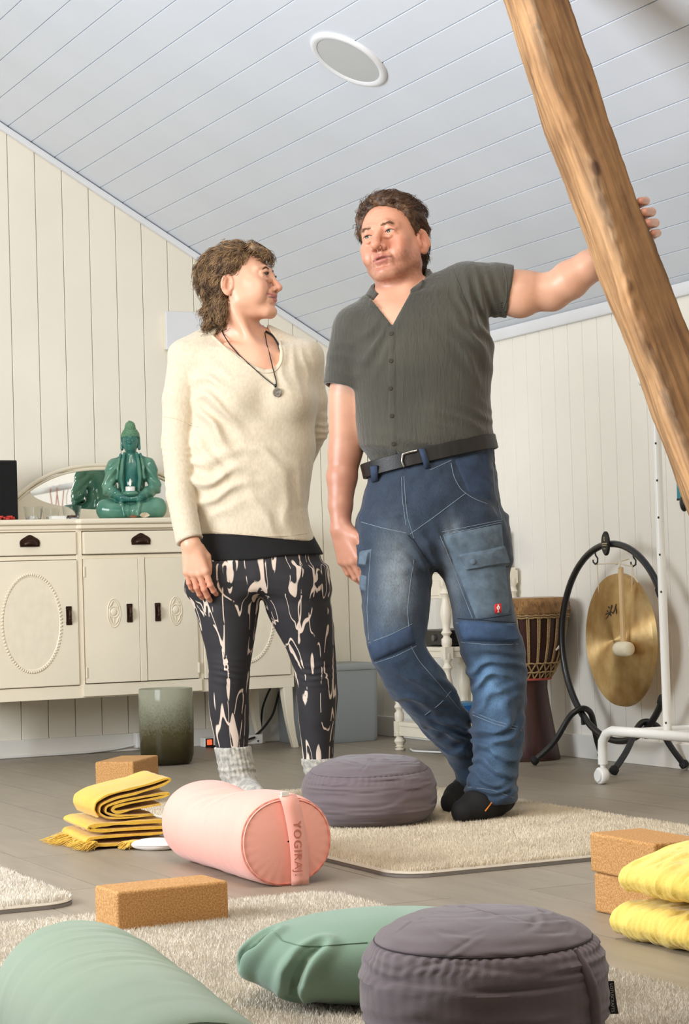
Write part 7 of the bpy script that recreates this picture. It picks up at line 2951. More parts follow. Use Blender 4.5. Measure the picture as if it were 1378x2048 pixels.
def belt_ring(h0, h1, off, name, m, parent, n=120):
    """band around the waist, sloping with the belt line"""
    rows = []
    ctr = (wl+wr_)/2
    for t in np.linspace(0, 2*math.pi, n, endpoint=False):
        dr_ = np.array([math.cos(t), math.sin(t), 0])
        dr_ = dr_-nrm_w*np.dot(dr_, nrm_w)
        dr_ /= np.linalg.norm(dr_)
        row = []
        for h in (h0, h1):
            c = ctr+nrm_w*h
            r_ = np.linspace(0.05, 0.24, 130)
            pts = (c[None]+dr_[None]*r_[:, None]).astype(np.float32)
            v = np.minimum(hip(pts), 10)
            k = np.argmax(v > 0)
            row.append(r_[k])
        rr_ = max(row)+off
        row2 = []
        for h, o_ in ((h0, 0), (h0, 1), (h1, 1), (h1, 0)):
            c = ctr+nrm_w*h
            row2.append(c+dr_*(rr_+(0.0035 if o_ else -0.004)))
        rows.append(row2+[row2[0]])
    q = MB().grid(np.array(rows), wrap_u=True)
    q.f = [f[::-1] for f in q.f]
    return part(name, q, m, parent, smooth=True, bevel=0.0012, seg=1), rows


Mt['leather'] = mat('black_leather', srgb(30, 27, 25), 0.45, 0.15, 40, 0.15, 160)
belt, br = belt_ring(-0.024, 0.014, 0.0085, 'belt', Mt['leather'], man)
bpy.context.view_layer.update()
Mt['steel'] = mat('brushed_steel', srgb(196, 192, 184), 0.25, metal=1.0)
Bp = surf_pts(belt, [(807, 908), (804, 922), (809, 935), (822, 936), (838, 930)], 0.005, 2)
Bq = surf_pts(belt, [(807, 908), (820, 904), (834, 901)], 0.005, 2)
if len(Bp) > 3 and len(Bq) > 2:
    path = np.vstack([Bq[::-1], Bp])
    for _ in range(1):
        path[1:-1] = 0.6*path[1:-1]+0.2*(path[:-2]+path[2:])
    part('buckle', MB().tube(path, 0.0028, 8), Mt['steel'], belt, smooth=True)
for lp in ([(744, 934), (757, 932), (758, 962), (745, 965)], [(838, 900), (849, 899), (862, 934), (850, 938)], [(976, 870), (986, 868), (990, 920), (982, 922)]):
    c0 = [surf_pts(belt, [lp[0], lp[1]], 0.006, 2), surf_pts(jeans, [lp[3], lp[2]], 0.003, 2)]
    if len(c0[0]) > 1 and len(c0[1]) > 1:
        T0, T1, B0, B1 = c0[0][0], c0[0][-1], c0[1][0], c0[1][-1]
        if np.linalg.norm(T1-T0) < 0.05 and np.linalg.norm(B1-B0) < 0.05:
            rows = [[T0+np.array([0, 0.008, 0.002]), T1+np.array([0, 0.008, 0.002])], [T0, T1], [T0*0.5+B0*0.5+np.array([0, -0.003, 0]), T1*0.5+B1*0.5+np.array([0, -0.003, 0])], [B0, B1]]
            q = MB().grid(np.array(rows))
            lo_ = part('belt_loop', q, Mt['denim_k'], jeans, smooth=True)
            m_ = lo_.modifiers.new('solid', 'SOLIDIFY')
            m_.thickness, m_.offset = 0.003, 0
# panels and pockets
pk1 = surf_quad(jeans, 'cargo_pocket', [(884, 1070), (1004, 1046), (1021, 1226), (952, 1238)], Mt['denim_p'], 0.005, 18, 22, bulge=0.006)
pf1 = surf_quad(jeans, 'pocket_flap', [(912, 1106), (1006, 1088), (1016, 1130), (934, 1144)], Mt['denim_p'], 0.016, 18, 8, bulge=0.004)
kp1 = surf_quad(jeans, 'knee_pocket', [(914, 1240), (1030, 1248), (1040, 1284), (926, 1282)], Mt['denim_b'], 0.008, 22, 8, bulge=0.005)
kp2 = surf_quad(jeans, 'knee_pocket', [(735, 1290), (824, 1250), (832, 1288), (748, 1324)], Mt['denim_k'], 0.008, 20, 8, bulge=0.006)
pf2 = surf_quad(jeans, 'pocket_flap', [(719, 1102), (744, 1098), (735, 1134), (718, 1130)], Mt['denim_p'], 0.007, 8, 8)
pf3 = surf_quad(jeans, 'pocket_flap', [(721, 1148), (733, 1152), (731, 1184), (721, 1180)], Mt['denim_p'], 0.006, 6, 8)
hp = surf_quad(jeans, 'hip_pocket', [(906, 918), (978, 900), (984, 1004), (936, 984)], Mt['denim_k'], 0.0025, 14, 12)
for pts_ in ([(722, 1044), (765, 1056), (812, 1066)], [(820, 1068), (860, 1040), (900, 1010), (932, 986)], [(808, 952), (811, 1000), (815, 1035), (828, 1076)], [(803, 954), (805, 1000), (812, 1050)],
             [(902, 926), (908, 955), (922, 980), (945, 996), (975, 1008)], [(880, 1072), (905, 1130), (925, 1185), (945, 1236)], [(888, 1070), (1004, 1044)], [(884, 1064), (1004, 1040)], [(893, 1076), (915, 1130), (938, 1190), (955, 1234)],
             [(912, 1246), (970, 1250), (1030, 1247)], [(922, 1284), (980, 1290), (1036, 1288)], [(736, 1286), (780, 1270), (824, 1248)], [(750, 1326), (792, 1312), (832, 1292)],
             [(828, 1120), (820, 1170), (815, 1220), (820, 1290), (838, 1322), (880, 1370), (920, 1420)], [(946, 1424), (990, 1442), (1044, 1456)], [(946, 1430), (990, 1448), (1044, 1462)], [(850, 1430), (880, 1408), (902, 1382)], [(935, 1574), (985, 1580), (1028, 1596)],
             [(742, 1098), (738, 1150), (734, 1220), (738, 1280)], [(985, 925), (990, 985), (1004, 1040)], [(860, 940), (878, 932), (903, 920)]):
    surf_line(jeans, 'seam', pts_, 0.0008, Mt['stitch'], 0.0003)
for pts_ in ([(826, 1078), (840, 1100), (858, 1125)], [(914, 1112), (934, 1147), (1018, 1133)], [(952, 1240), (1022, 1229)], [(915, 1237), (1030, 1245)], [(816, 1070), (826, 1080)]):
    surf_line(jeans, 'seam', pts_, 0.0012, Mt['dstitch'], 0.0004)
for pts_ in ([(914, 1108), (934, 1142), (1016, 1129)],):
    if pf1:
        surf_line(pf1, 'flap_stitch', pts_, 0.0011, Mt['stitch'], 0.0004, jeans)
if pf1:
    Pb_ = surf_pts(pf1, [(946, 1124), (946.5, 1124.5)], 0.002, 1)
    if len(Pb_):
        o = part('snap_button', MB().lathe([(0.0, -0.002), (0.006, -0.0018), (0.0075, 0.0), (0.0, 0.001)], n=20, axis='y'), Mt['denim_p'], jeans, smooth=True)
        o.location = Pb_[0]
lab = surf_quad(pk1 or jeans, 'brand_patch', [(988, 1208), (1003, 1205), (1004, 1226), (989, 1228)], mat('red_patch', srgb(206, 32, 38), 0.6), 0.002, 8, 8, parent=jeans)
if lab:
    # small white bird emblem, drawn as flat shapes on the patch
    E = MB()
    c = surf_pts(lab, [(996, 1216.5), (996.5, 1217)], 0.0010, 1)
    if len(c):
        c = c[0]
        ux = np.array([0.97, 0.15, 0.05])
        uz = np.array([0.03, -0.10, 1.0])

        def flat(poly):
            E.add([c+ux*p[0]+uz*p[1]-np.array([0, 0.0012, 0]) for p in poly], [tuple(range(len(poly)))])
        flat([(0.0045*math.cos(t), 0.0015+0.0052*math.sin(t)) for t in np.linspace(0, 2*math.pi, 20, endpoint=False)])
        flat([(-0.0012, -0.004), (0.0012, -0.004), (0.0008, -0.010), (-0.0008, -0.010)])
        flat([(-0.003, -0.0095), (0.003, -0.0095), (0.003, -0.0106), (-0.003, -0.0106)])
        flat([(-0.0014, 0.0064), (0.0014, 0.0064), (0.0026, 0.0105), (0.0, 0.0088), (-0.0026, 0.0105)])
        part('bird_emblem', E, mat('white_print', srgb(236, 226, 220), 0.6), lab)
        E2 = MB()
        E2.add([c+ux*p[0]+uz*p[1]-np.array([0, 0.0016, 0]) for p in [(-0.0006, -0.002), (0.0010, -0.001), (0.0004, 0.0015), (0.0012, 0.0040), (-0.0008, 0.0042), (-0.0010, 0.001)]], [(0, 1, 2, 3, 4, 5)])
        part('emblem_detail', E2, bpy.data.materials['red_patch'], lab)


# dark sock shoes
def shoe_sdf(pts, rs, z0):
    def f(P):
        d = s_chain(P, pts, rs, 0.01)
        return smax(d, z0-P[:, 2], 0.006)
    return f


zs = 0.019
tR = [L(1000, 1600, 0.005), L(985, 1610, -0.03), L(955, 1615, -0.075), L(928, 1620, -0.105)]
for p in tR:
    p[2] = max(p[2], zs+0.02)
tR[0][2], tR[1][2], tR[2][2], tR[3][2] = zs+0.050, zs+0.048, zs+0.036, zs+0.026
f1 = shoe_sdf(tR, [0.044, 0.048, 0.045, 0.034], zs)
Mt['sockshoe'] = mat('black_knit_shoe', srgb(20, 19, 20), 0.85, bump=0.25, bscale=400)
V, Fq = polygonize(f1, (-0.25, -0.24, -0.01), (0.20, 0.12, 0.16), 0.004)
sho = link('shoe', np_mesh('shoe', V, Fq, Mt['sockshoe']), man)
bpy.context.view_layer.update()
Pt = surf_pts(sho, [(970, 1622), (977, 1612), (985, 1602)], 0.0012, 2)
if len(Pt) > 2:
    q = MB()
    for u0_ in (0.0, 0.26, 0.52, 0.78):
        a_, b2 = Pt[0]+(Pt[-1]-Pt[0])*u0_, Pt[0]+(Pt[-1]-Pt[0])*(u0_+0.21)
        k0_, k1_ = int(u0_*(len(Pt)-1)), min(len(Pt)-1, int((u0_+0.21)*(len(Pt)-1))+1)
        q.tube([Pt[k0_]*0.5+a_*0.5, Pt[k1_]*0.5+b2*0.5], 0.0021, 6)
    part('orange_mark', q, mat('orange_print', srgb(226, 130, 48), 0.6), sho, smooth=True)
tL = [L(945, 1595, 0.215), L(936, 1600, 0.19), L(918, 1604, 0.155), L(905, 1606, 0.13)]
for p, z in zip(tL, (0.050, 0.048, 0.036, 0.026)):
    p[2] = zs+z
V, Fq = polygonize(shoe_sdf(tL, [0.044, 0.046, 0.042, 0.033], zs), (-0.25, -0.05, -0.01), (0.20, 0.34, 0.16), 0.005)
link('shoe', np_mesh('shoe', V, Fq, Mt['sockshoe']), man)

# ------------------------------------------------------------------ the woman, turned towards the man
WD = 6.05
wbase = at(560, 1615, WD)
wbase[2] = 0.0
L = fr(WD, wbase)
Mt['skin_w'] = mat('fair_skin', (1, 1, 1, 1), 0.42, var=0.04, vscale=60, bump=0.05, bscale=350, attr='Col', bdist=0.001)
SKW = srgb(226, 172, 142)[:3]
WS = 1.0
RW = rotm(-6.5, 3, 72)
eyeW = L(532, 548, -0.055)
HW_O = eyeW-RW@(np.array([-0.0318, -0.088, 0.0])*WS)
KW = dict(w=0.985, cc=(0, 0.012, 0.027), cr=(0.0745, 0.0885, 0.0680), jaw=0.95, brow=0.72, nose=0.985, nosew=0.98, mz=-0.068, mw=0.0320, gap=0.0002, cz=0.0115, es=0.92, ex=0.0785, fold=0.6, open=0.62, smile=1.0, stubble=0, blush=0.8, lipc=(0.50, 0.17, 0.15), ez=-0.020, lid=0.25)


def to_headw(P):
    return ((P-A3(HW_O))@A3(RW))/WS


sw_rows = [(700, 368, 622, 0.0, 0.080), (730, 366, 632, 0.0, 0.100), (765, 374, 636, 0.0, 0.118), (800, 380, 636, 0.0, 0.122), (850, 380, 632, 0.0, 0.120), (900, 376, 630, 0.0, 0.124), (960, 370, 622, 0.0, 0.130), (1020, 382, 614, 0.0, 0.130), (1055, 394, 621, 0.0, 0.130), (1082, 401, 631, 0.0, 0.128), (1100, 402, 632, 0.0, 0.126)]
sw_loft = loft_rows(L, sw_rows, 2.2)
wsL, wsR = L(378, 716, 0.0), L(608, 716, 0.02)
wnL, wnR = L(450, 672, 0.02), L(530, 680, 0.03)
wcuff = L(380, 1082, -0.130)
wwrist = L(382, 1090, -0.135)
welb = L(356, 880, -0.03)
warm = [wsL, L(359, 800, -0.015), welb, L(360, 985, -0.085), wcuff]


def w_yoke(P, o=0.0):
    d = s_cone(P, wnL, wsL, 0.052-o, 0.058-o)
    d = smin(d, s_cone(P, wnR, wsR, 0.046-o, 0.050-o), 0.03)
    return smin(d, s_ell(P, L(495, 735, 0.0), (0.11-o, 0.082-o, 0.075-o)), 0.05)


def w_trunk(P, o=0.0):
    d = smin(sw_loft(P)+o, w_yoke(P, o), 0.05)
    d = smin(d, s_ell(P, L(476, 800, -0.078), (0.068-o, 0.060-o, 0.066-o)), 0.04)
    d = smin(d, s_ell(P, L(572, 800, -0.070), (0.062-o, 0.058-o, 0.064-o)), 0.04)
    return d


def w_hand(P):
    return hand_sdf(P, wwrist, (0.17, -0.02, -0.98), (-0.25, -0.95, -0.05), (1.0, -0.25, 0.1), 0.93, spread=5,
                    curls=[(14, 26, 18), (14, 24, 16), (16, 24, 16), (16, 26, 18)], thumb=((0.020, 0.016, -0.014), (0.034, 0.044, -0.024), (0.034, 0.072, -0.028), (0.028, 0.096, -0.032)))


wl_core = [(L(450, 1120, 0), L(458, 1340, 0), L(465, 1500, 0), L(478, 1590, 0)), (L(590, 1120, 0), L(632, 1340, 0.03), L(636, 1510, 0.03), L(640, 1590, 0.03))]


def woman_body(P):
    d = w_trunk(P, 0.010)+0.014*np.clip((L(500, 930, 0)[2]-P[:, 2])/0.06, 0, 1)
    for c_ in wl_core:
        d = smin(d, s_chain(P, list(c_), [0.075, 0.045, 0.034, 0.032]), 0.03)
    nk = HW_O+RW@np.array([0, 0.022, -0.085])
    d = smin(d, s_cone(P, nk, L(486, 690, 0.03), 0.053, 0.060), 0.028)
    d = smin(d, s_cone(P, L(486, 690, 0.03), L(510, 730, -0.03), 0.060, 0.066), 0.03)
    d = smin(d, s_cone(P, HW_O+RW@np.array([-0.050, 0.018, -0.07]), L(512, 705, -0.060), 0.010, 0.009), 0.03)
    d = smin(d, s_cone(P, L(512, 706, -0.075), L(455, 692, -0.055), 0.009, 0.012), 0.018)
    d = smin(d, s_cone(P, L(520, 706, -0.070), L(560, 700, -0.02), 0.009, 0.012), 0.018)
    d = smin(d, s_chain(P, warm, [0.042, 0.040, 0.036, 0.031, 0.024], 0.01), 0.02)
    d = smin(d, s_cone(P, wcuff, wwrist, 0.025, 0.0235), 0.01)
    d = smin(d, s_chain(P, [wsR, L(624, 800, 0.05), L(626, 865, 0.09), L(590, 960, 0.17)], [0.040, 0.038, 0.034, 0.028], 0.01), 0.02)
    d = near(P, d, HW_O, 0.22, lambda p, dd: smin(dd, head_sdf(to_headw(p), KW)*WS, 0.014))
    d = near(P, d, wwrist+np.array([0.01, 0, -0.09]), 0.18, lambda p, dd: smin(dd, w_hand(p), 0.010))
    return d


V, Fq = polygonize(woman_body, (-0.44, -0.30, 0.0), (0.26, 0.34, 1.74), 0.0038)
Q = to_headw(V.astype(np.float32))
inh = np.clip((0.15-np.linalg.norm(Q-np.array([0, -0.01, 0]), axis=1))/0.02, 0, 1)
colr = skin_colors(Q, KW, SKW, inh)
kn = np.clip((wwrist[2]-0.05-V[:, 2])/0.08, 0, 1)*(V[:, 2] > wwrist[2]-0.25)*(np.abs(V[:, 0]-wwrist[0]) < 0.10)*(V[:, 1] < wwrist[1]+0.03)*(V[:, 2] < wwrist[2])
colr *= 1-0.35*kn[:, None]*np.array([0.1, 0.6, 0.6])
wom = link('person', np_mesh('person', V, Fq, Mt['skin_w'], True, colr), None, wbase, -CAM_YAW)
tag(wom, 'woman in cream sweater and black and white leggings, smiling up at the man', 'person')
for s_ in (-1, 1):
    eyeball(wom, HW_O+RW@(np.array([s_*0.0318, -0.0765, 0.0])*WS), RW, WS, (-0.05, -1, 0.10), Mt['iris_brown'])

W_TAB = [(0, 0.064), (0.35, 0.062), (0.7, 0.052), (0.95, 0.030), (1.15, 0.012), (1.35, 0.008), (1.55, 0.010), (1.72, 0.004), (1.86, -0.035), (2.05, -0.090), (2.4, -0.125), (3.2, -0.138)]


def w_hair(P):
    base = s_ell(P, (0, 0.012, 0.027), (0.0750, 0.0890, 0.0685))
    base = smin(base, s_cone(P, (0, 0.036, 0.0), (0, 0.042, -0.090), 0.064, 0.052), 0.03)
    t = 0.009+0.005*np.clip((P[:, 2]+0.02)/0.10, 0, 1)+0.010*np.clip(P[:, 1]/0.09, 0, 1)
    n_ = 0.0080*vnoise(P*np.array([1.0, 1.0, 0.7], np.float32)+3, 34)+0.0015*vnoise(P, 110)
    hl = hairline(P, W_TAB)+0.010*vnoise(P+9, 40)
    tp = np.clip((P[:, 2]-hl)/0.022, 0, 1)
    d = base-t.astype(np.float32)*(0.2+0.8*tp)-n_*(0.3+0.7*tp)
    d = smax(d, (hl-P[:, 2])*0.75, 0.014)
    # fringe lock swept over the brow
    lock = s_chain(P, [(-0.034, -0.060, 0.084), (-0.030, -0.082, 0.070), (-0.020, -0.092, 0.054), (-0.010, -0.094, 0.040)], [0.014, 0.011, 0.007, 0.003], 0.006)
    lock = np.minimum(lock, s_chain(P, [(0.010, -0.060, 0.086), (0.014, -0.084, 0.072), (0.016, -0.093, 0.056), (0.022, -0.094, 0.044)], [0.014, 0.010, 0.006, 0.003], 0.006))
    d = smin(d, lock-0.002*vnoise(P, 120), 0.008)
    # flicked ends at the nape
    for c_, e_ in (((-0.045, 0.070, -0.065), (-0.062, 0.104, -0.080)), ((-0.040, 0.070, -0.090), (-0.056, 0.098, -0.118)), ((-0.020, 0.075, -0.105), (-0.028, 0.094, -0.142)), ((0.03, 0.075, -0.09), (0.045, 0.10, -0.130)), ((-0.056, 0.045, -0.070), (-0.072, 0.052, -0.115))):
        d = smin(d, s_cone(P, c_, e_, 0.020, 0.006)-0.002*vnoise(P, 100), 0.014)
    return smax(d, -(base+0.005), 0.002)


Vh, Fh = polygonize(w_hair, (-0.14, -0.14, -0.20), (0.14, 0.17, 0.17), 0.0038)
Mt['hair_w'] = mat('highlighted_brown_hair', srgb(164, 130, 92), 0.5, c2=srgb(84, 62, 44), vscale=45, attr='Col', spec=0.4)
hw_ = link('hair', np_mesh('hair', Vh@RW.T*WS+HW_O, Fh, Mt['hair_w'], True, np.ones((len(Vh), 3))*0.75), wom)


def w_flow(P):
    front = np.clip((-P[:, 1]-0.03)/0.05, 0, 1)
    T = np.stack([0.25*np.sign(P[:, 0])*(P[:, 2] < 0.07)+0.15*np.sin(P[:, 2]*70+P[:, 1]*40), 0.75-0.25*front+0.25*np.sin(P[:, 2]*55+P[:, 0]*40), np.where(P[:, 2] > 0.085, 0.15, -0.85)+0.2*np.sin(P[:, 1]*60)], 1)
    return T/np.linalg.norm(T, axis=1)[:, None]


hair_strands('hair_strands', hw_, Vh, Fh, RW*WS, HW_O, w_flow, 5200, lambda P: 0.040+0.022*np.clip(P[:, 1]/0.1, 0, 1), 0.00085, 33, Mt['hair_w'], w_hair, 6, 0.50, 0.22, jit=0.3, off=0.0022)
nb = 200
bx_ = g.random(nb)
sd = np.where(g.random(nb) < 0.5, -1, 1)
root = np.stack([sd*(0.012+0.036*bx_), -0.0925+0.0*bx_, 0.0160+0.005*np.sin(bx_*2.2)+0.003*(g.random(nb)-0.5)], 1)
for _ in range(4):
    dd = head_sdf(root.astype(np.float32), KW)
    G_ = np.stack([head_sdf((root+np.eye(3)[i]*e).astype(np.float32), KW)-head_sdf((root-np.eye(3)[i]*e).astype(np.float32), KW) for i in range(3)], 1)/(2*e)
    root = root-dd[:, None]*G_/np.maximum((G_**2).sum(1), 0.3)[:, None]
dirs = np.stack([sd*0.9, 0.25*bx_, 0.35-0.6*bx_], 1)+g.normal(size=(nb, 3))*0.12
dirs /= np.linalg.norm(dirs, axis=1)[:, None]
Vb, Fb, tb = strands(root, dirs, 0.009, 0.0004, 4, 0.1, 0.1, 3)
o = link('eyebrows', np_mesh('eyebrows', Vb@RW.T*WS+HW_O, Fb, Mt['brow_m'], True, np.ones((len(Vb), 3))*0.85), wom)
o['kind'] = 'stuff'
# lashes
for s_ in (-1, 1):
    q = MB()
    for u_ in np.linspace(-1, 1, 15):
        p = np.array([s_*0.0318+0.0135*u_, -0.0765-0.0142*math.sqrt(max(0.05, 1-(u_*0.85)**2)), 0.0030*(1-u_*u_)+0.0006])
        q.tube([HW_O+RW@p*WS, HW_O+RW@(p+np.array([0.002*u_, -0.004, 0.0006]))*WS, HW_O+RW@(p+np.array([0.004*u_, -0.0068, 0.0028]))*WS], [0.0005, 0.0004, 0.0001], 4)
    o = part('eyelashes', q, Mt['black'], wom)
    o['kind'] = 'stuff'

# sweater
neck_poly = [(426, 668), (450, 690), (478, 712), (508, 732), (532, 741), (548, 738), (558, 724), (560, 704), (553, 682), (542, 664), (530, 640), (440, 640)]
NP = [(L(x_, y_, -0.08)[0], L(x_, y_, -0.08)[2]) for x_, y_ in neck_poly]
Mt['knit'] = mat('cream_knit', srgb(216, 202, 178), 0.9, c2=srgb(202, 187, 162), vscale=150, bump=0.35, bscale=520, sheen=0.4, bdist=0.001, contrast=(0.3, 0.7), stretch=(1, 1, 0.5))


def w_sweater(P):
    d = w_trunk(P, 0.0)
    sl = s_chain(P, [wsL, L(360, 800, -0.015), L(355, 885, -0.03), L(361, 990, -0.085), wcuff+(wcuff-welb)*0.1], [0.060, 0.0510, 0.0460, 0.0400, 0.0385], 0.01)
    ax_ = wcuff-welb
    sl = smax(sl, half(P, wcuff, ax_+np.array([0.06, 0, 0])), 0.004)
    d2 = s_chain(P, [wsR, L(622, 800, 0.045), L(626, 860, 0.085), L(590, 950, 0.165)], [0.052, 0.0470, 0.0430, 0.036], 0.01)
    # sleeve folds
    for (yy, amp, wl_) in ((905, 0.0055, 0.020), (965, 0.005, 0.022), (1030, 0.004, 0.026)):
        sl = sl-fold(P, L(362, yy, -0.03), (0.18, 0, 1), wl_, amp, (0.06, 0.08, 0.035), 0.3, 0.8, yy)
    d2 = d2-fold(P, L(630, 860, 0.05), (0.3, 0, 1), 0.022, 0.005, (0.06, 0.08, 0.05), 0.3, 0.8, 3)
    # big soft folds from the armpit and across the belly
    d = d-fold(P, L(420, 775, -0.09), (0.35, 0, 1), 0.055, 0.0140, (0.05, 0.10, 0.06), 0.6, 0.5, 5)
    d = d-fold(P, L(430, 860, -0.10), (0.85, 0, 0.6), 0.062, 0.0224, (0.065, 0.12, 0.10), 2.4, 0.5, 6)
    d = d-fold(P, L(420, 960, -0.10), (-0.35, 0, 1), 0.056, 0.0196, (0.09, 0.12, 0.08), 0.4, 0.6, 7)
    d = d-fold(P, L(520, 915, -0.12), (0.35, 0, 1), 0.060, 0.0098, (0.08, 0.12, 0.04), 0.9, 0.4, 8)
    d = d-fold(P, L(560, 1000, -0.12), (1, 0, 0.3), 0.070, 0.0084, (0.08, 0.12, 0.09), 0.9, 0.5, 9)
    d = d-fold(P, L(585, 740, -0.08), (1, 0, 0.1), 0.030, 0.004, (0.06, 0.10, 0.06), 0.2, 0.4, 10)
    d = d-0.003*vnoise(P, 15)
    sl = smax(sl, -smax(s_cone(P, wcuff-ax_*0.15, wcuff+ax_*0.3, 0.027, 0.031), -half(P, wcuff-ax_*0.07, ax_), 0.003), 0.003)
    SL_ = sl
    d = smin(d, d2, 0.014)
    # hem
    hl_, hr_ = L(392, 1070, 0), L(632, 1082, 0)
    nz_ = np.cross(hr_-hl_, (0, 1, 0))
    nz_ = nz_ if nz_[2] < 0 else -nz_
    d = smax(d, half(P, (hl_+hr_)/2, nz_)-0.004*np.sin(P[:, 0]*14), 0.004)
    # hollow under the hem and cuff
    d = smax(d, -smax(w_trunk(P, 0.012), half(P, (hl_+hr_)/2+np.array([0, 0, 0.035]), -nz_)*-1*-1, 0.004), 0.003)
    # scooped neckline: region in front of the throat, as an oval hole whose axis leans forward
    hole = s_poly(P[:, 0], P[:, 2], NP)
    hole = np.maximum(hole, P[:, 1]-L(500, 682, 0.0)[1]-0.02).astype(np.float32)
    d = smax(d, -hole, 0.004)
    d = smin(d, SL_, 0.005)
    nk = L(487, 668, 0.03)
    d = smax(d, -s_cone(P, nk+np.array([0, 0, 0.12]), nk+np.array([0, 0, -0.004]), 0.085, 0.066), 0.006)
    return d


V, Fq = polygonize(w_sweater, (-0.44, -0.27, 0.62), (0.26, 0.30, 1.52), 0.0052)
swt = link('sweater', np_mesh('sweater', V, Fq, Mt['knit']), wom)
bpy.context.view_layer.update()
surf_line(swt, 'sleeve_seam', [(322, 832), (350, 836), (378, 848), (396, 854)], 0.0016, Mt['knit'], 0.0006)
surf_line(swt, 'hem_seam', [(418, 1061), (450, 1066), (520, 1072), (575, 1072), (628, 1064)], 0.0010, Mt['knit'], 0.0004)
surf_line(swt, 'neck_binding', [(424, 671), (449, 695), (476, 717), (507, 738), (533, 747), (551, 743), (563, 727), (565, 704), (559, 682)], 0.0030, Mt['knit'], 0.0002)
# dark camisole: strap on the far shoulder, long hem below the sweater
Mt['blackcloth'] = mat('black_jersey', srgb(20, 19, 20), 0.9, bump=0.15, bscale=300)
st_p = surf_pts(wom, [(530, 664), (545, 672), (555, 688), (560, 705)], 0.004, 4)
if len(st_p) > 2:
    part('camisole_strap', MB().tube(st_p, 0.0075, 8, flat=0.35), Mt['blackcloth'], wom, smooth=True)
tun = loft_rows(L, [(1010, 384, 606, 0.0, 0.114), (1060, 396, 620, 0.0, 0.122), (1085, 396, 632, 0.0, 0.122), (1110, 394, 645, 0.0, 0.121), (1140, 388, 653, 0.0, 0.122)], 2.2)


def tunic(P):
    a_, b2 = L(410, 1127, 0), L(642, 1108, 0)
    nz_ = np.cross(b2-a_, (0, 1, 0))
    nz_ = nz_ if nz_[2] < 0 else -nz_
    d = tun(P)-0.002*vnoise(P, 18)
    return smax(d, half(P, (a_+b2)/2, nz_)+0.002*np.sin(P[:, 0]*30), 0.003)


V, Fq = polygonize(tunic, (-0.32, -0.2, 0.60), (0.20, 0.2, 0.95), 0.006)
link('camisole', np_mesh('camisole', V, Fq, Mt['blackcloth']), wom)

# leggings with a poured-paint print
lm = bpy.data.materials.new('printed_leggings')
lm.use_nodes = True
nt = lm.node_tree
bs = nt.nodes['Principled BSDF']
bs.inputs['Roughness'].default_value = 0.75
tcn = nt.nodes.new('ShaderNodeTexCoord')


def drip(scale, stretch, lo_, hi_, dist, off):
    mp_ = nt.nodes.new('ShaderNodeMapping')
    mp_.inputs['Scale'].default_value = (1, 1, stretch)
    mp_.inputs['Location'].default_value = off
    nt.links.new(tcn.outputs['Object'], mp_.inputs[0])
    n_ = nt.nodes.new('ShaderNodeTexNoise')
    n_.inputs['Scale'].default_value = scale
    n_.inputs['Detail'].default_value = 0.8
    n_.inputs['Roughness'].default_value = 0.6
    n_.inputs['Distortion'].default_value = dist
    nt.links.new(mp_.outputs[0], n_.inputs['Vector'])
    # bright where the noise crosses a level: thin wandering lines
    s_ = nt.nodes.new('ShaderNodeMath')
    s_.operation = 'SUBTRACT'
    nt.links.new(n_.outputs['Fac'], s_.inputs[0])
    s_.inputs[1].default_value = 0.5
    a_ = nt.nodes.new('ShaderNodeMath')
    a_.operation = 'ABSOLUTE'
    nt.links.new(s_.outputs[0], a_.inputs[0])
    r_ = nt.nodes.new('ShaderNodeMapRange')
    r_.inputs[1].default_value, r_.inputs[2].default_value = lo_, hi_
    r_.inputs[3].default_value, r_.inputs[4].default_value = 1, 0
    nt.links.new(a_.outputs[0], r_.inputs[0])
    return r_.outputs[0], n_.outputs['Fac']


l1, f1_ = drip(26, 0.05, 0.010, 0.016, 0.08, (0, 0, 0))
l2, f2_ = drip(15, 0.06, 0.008, 0.013, 0.10, (3.1, 1.2, 0.4))
_, f3_ = drip(24, 0.10, 0.0, 0.1, 0.3, (7.7, 2.2, 1.3))
bl = nt.nodes.new('ShaderNodeMapRange')
bl.inputs[1].default_value, bl.inputs[2].default_value = 0.635, 0.645
nt.links.new(f3_, bl.inputs[0])
# lines break up along their length
mp_ = nt.nodes.new('ShaderNodeMapping')
mp_.inputs['Scale'].default_value = (1, 1, 0.5)
nt.links.new(tcn.outputs['Object'], mp_.inputs[0])
nb_ = nt.nodes.new('ShaderNodeTexNoise')
nb_.inputs['Scale'].default_value = 34
nb_.inputs['Detail'].default_value = 3
nt.links.new(mp_.outputs[0], nb_.inputs['Vector'])
gt = nt.nodes.new('ShaderNodeMapRange')
gt.inputs[1].default_value, gt.inputs[2].default_value = 0.44, 0.47
nt.links.new(nb_.outputs['Fac'], gt.inputs[0])
m1 = nt.nodes.new('ShaderNodeMath')
m1.operation = 'MAXIMUM'
nt.links.new(l1, m1.inputs[0])
nt.links.new(l2, m1.inputs[1])
m2 = nt.nodes.new('ShaderNodeMath')
m2.operation = 'MULTIPLY'
nt.links.new(m1.outputs[0], m2.inputs[0])
nt.links.new(gt.outputs[0], m2.inputs[1])
m3 = nt.nodes.new('ShaderNodeMath')
m3.operation = 'MAXIMUM'
nt.links.new(m2.outputs[0], m3.inputs[0])
nt.links.new(bl.outputs[0], m3.inputs[1])
mxc = nt.nodes.new('ShaderNodeMix')
mxc.data_type = 'RGBA'
mxc.inputs[6].default_value = srgb(40, 38, 42)
mxc.inputs[7].default_value = srgb(226, 206, 190)
nt.links.new(m3.outputs[0], mxc.inputs[0])
nt.links.new(mxc.outputs[2], bs.inputs['Base Color'])
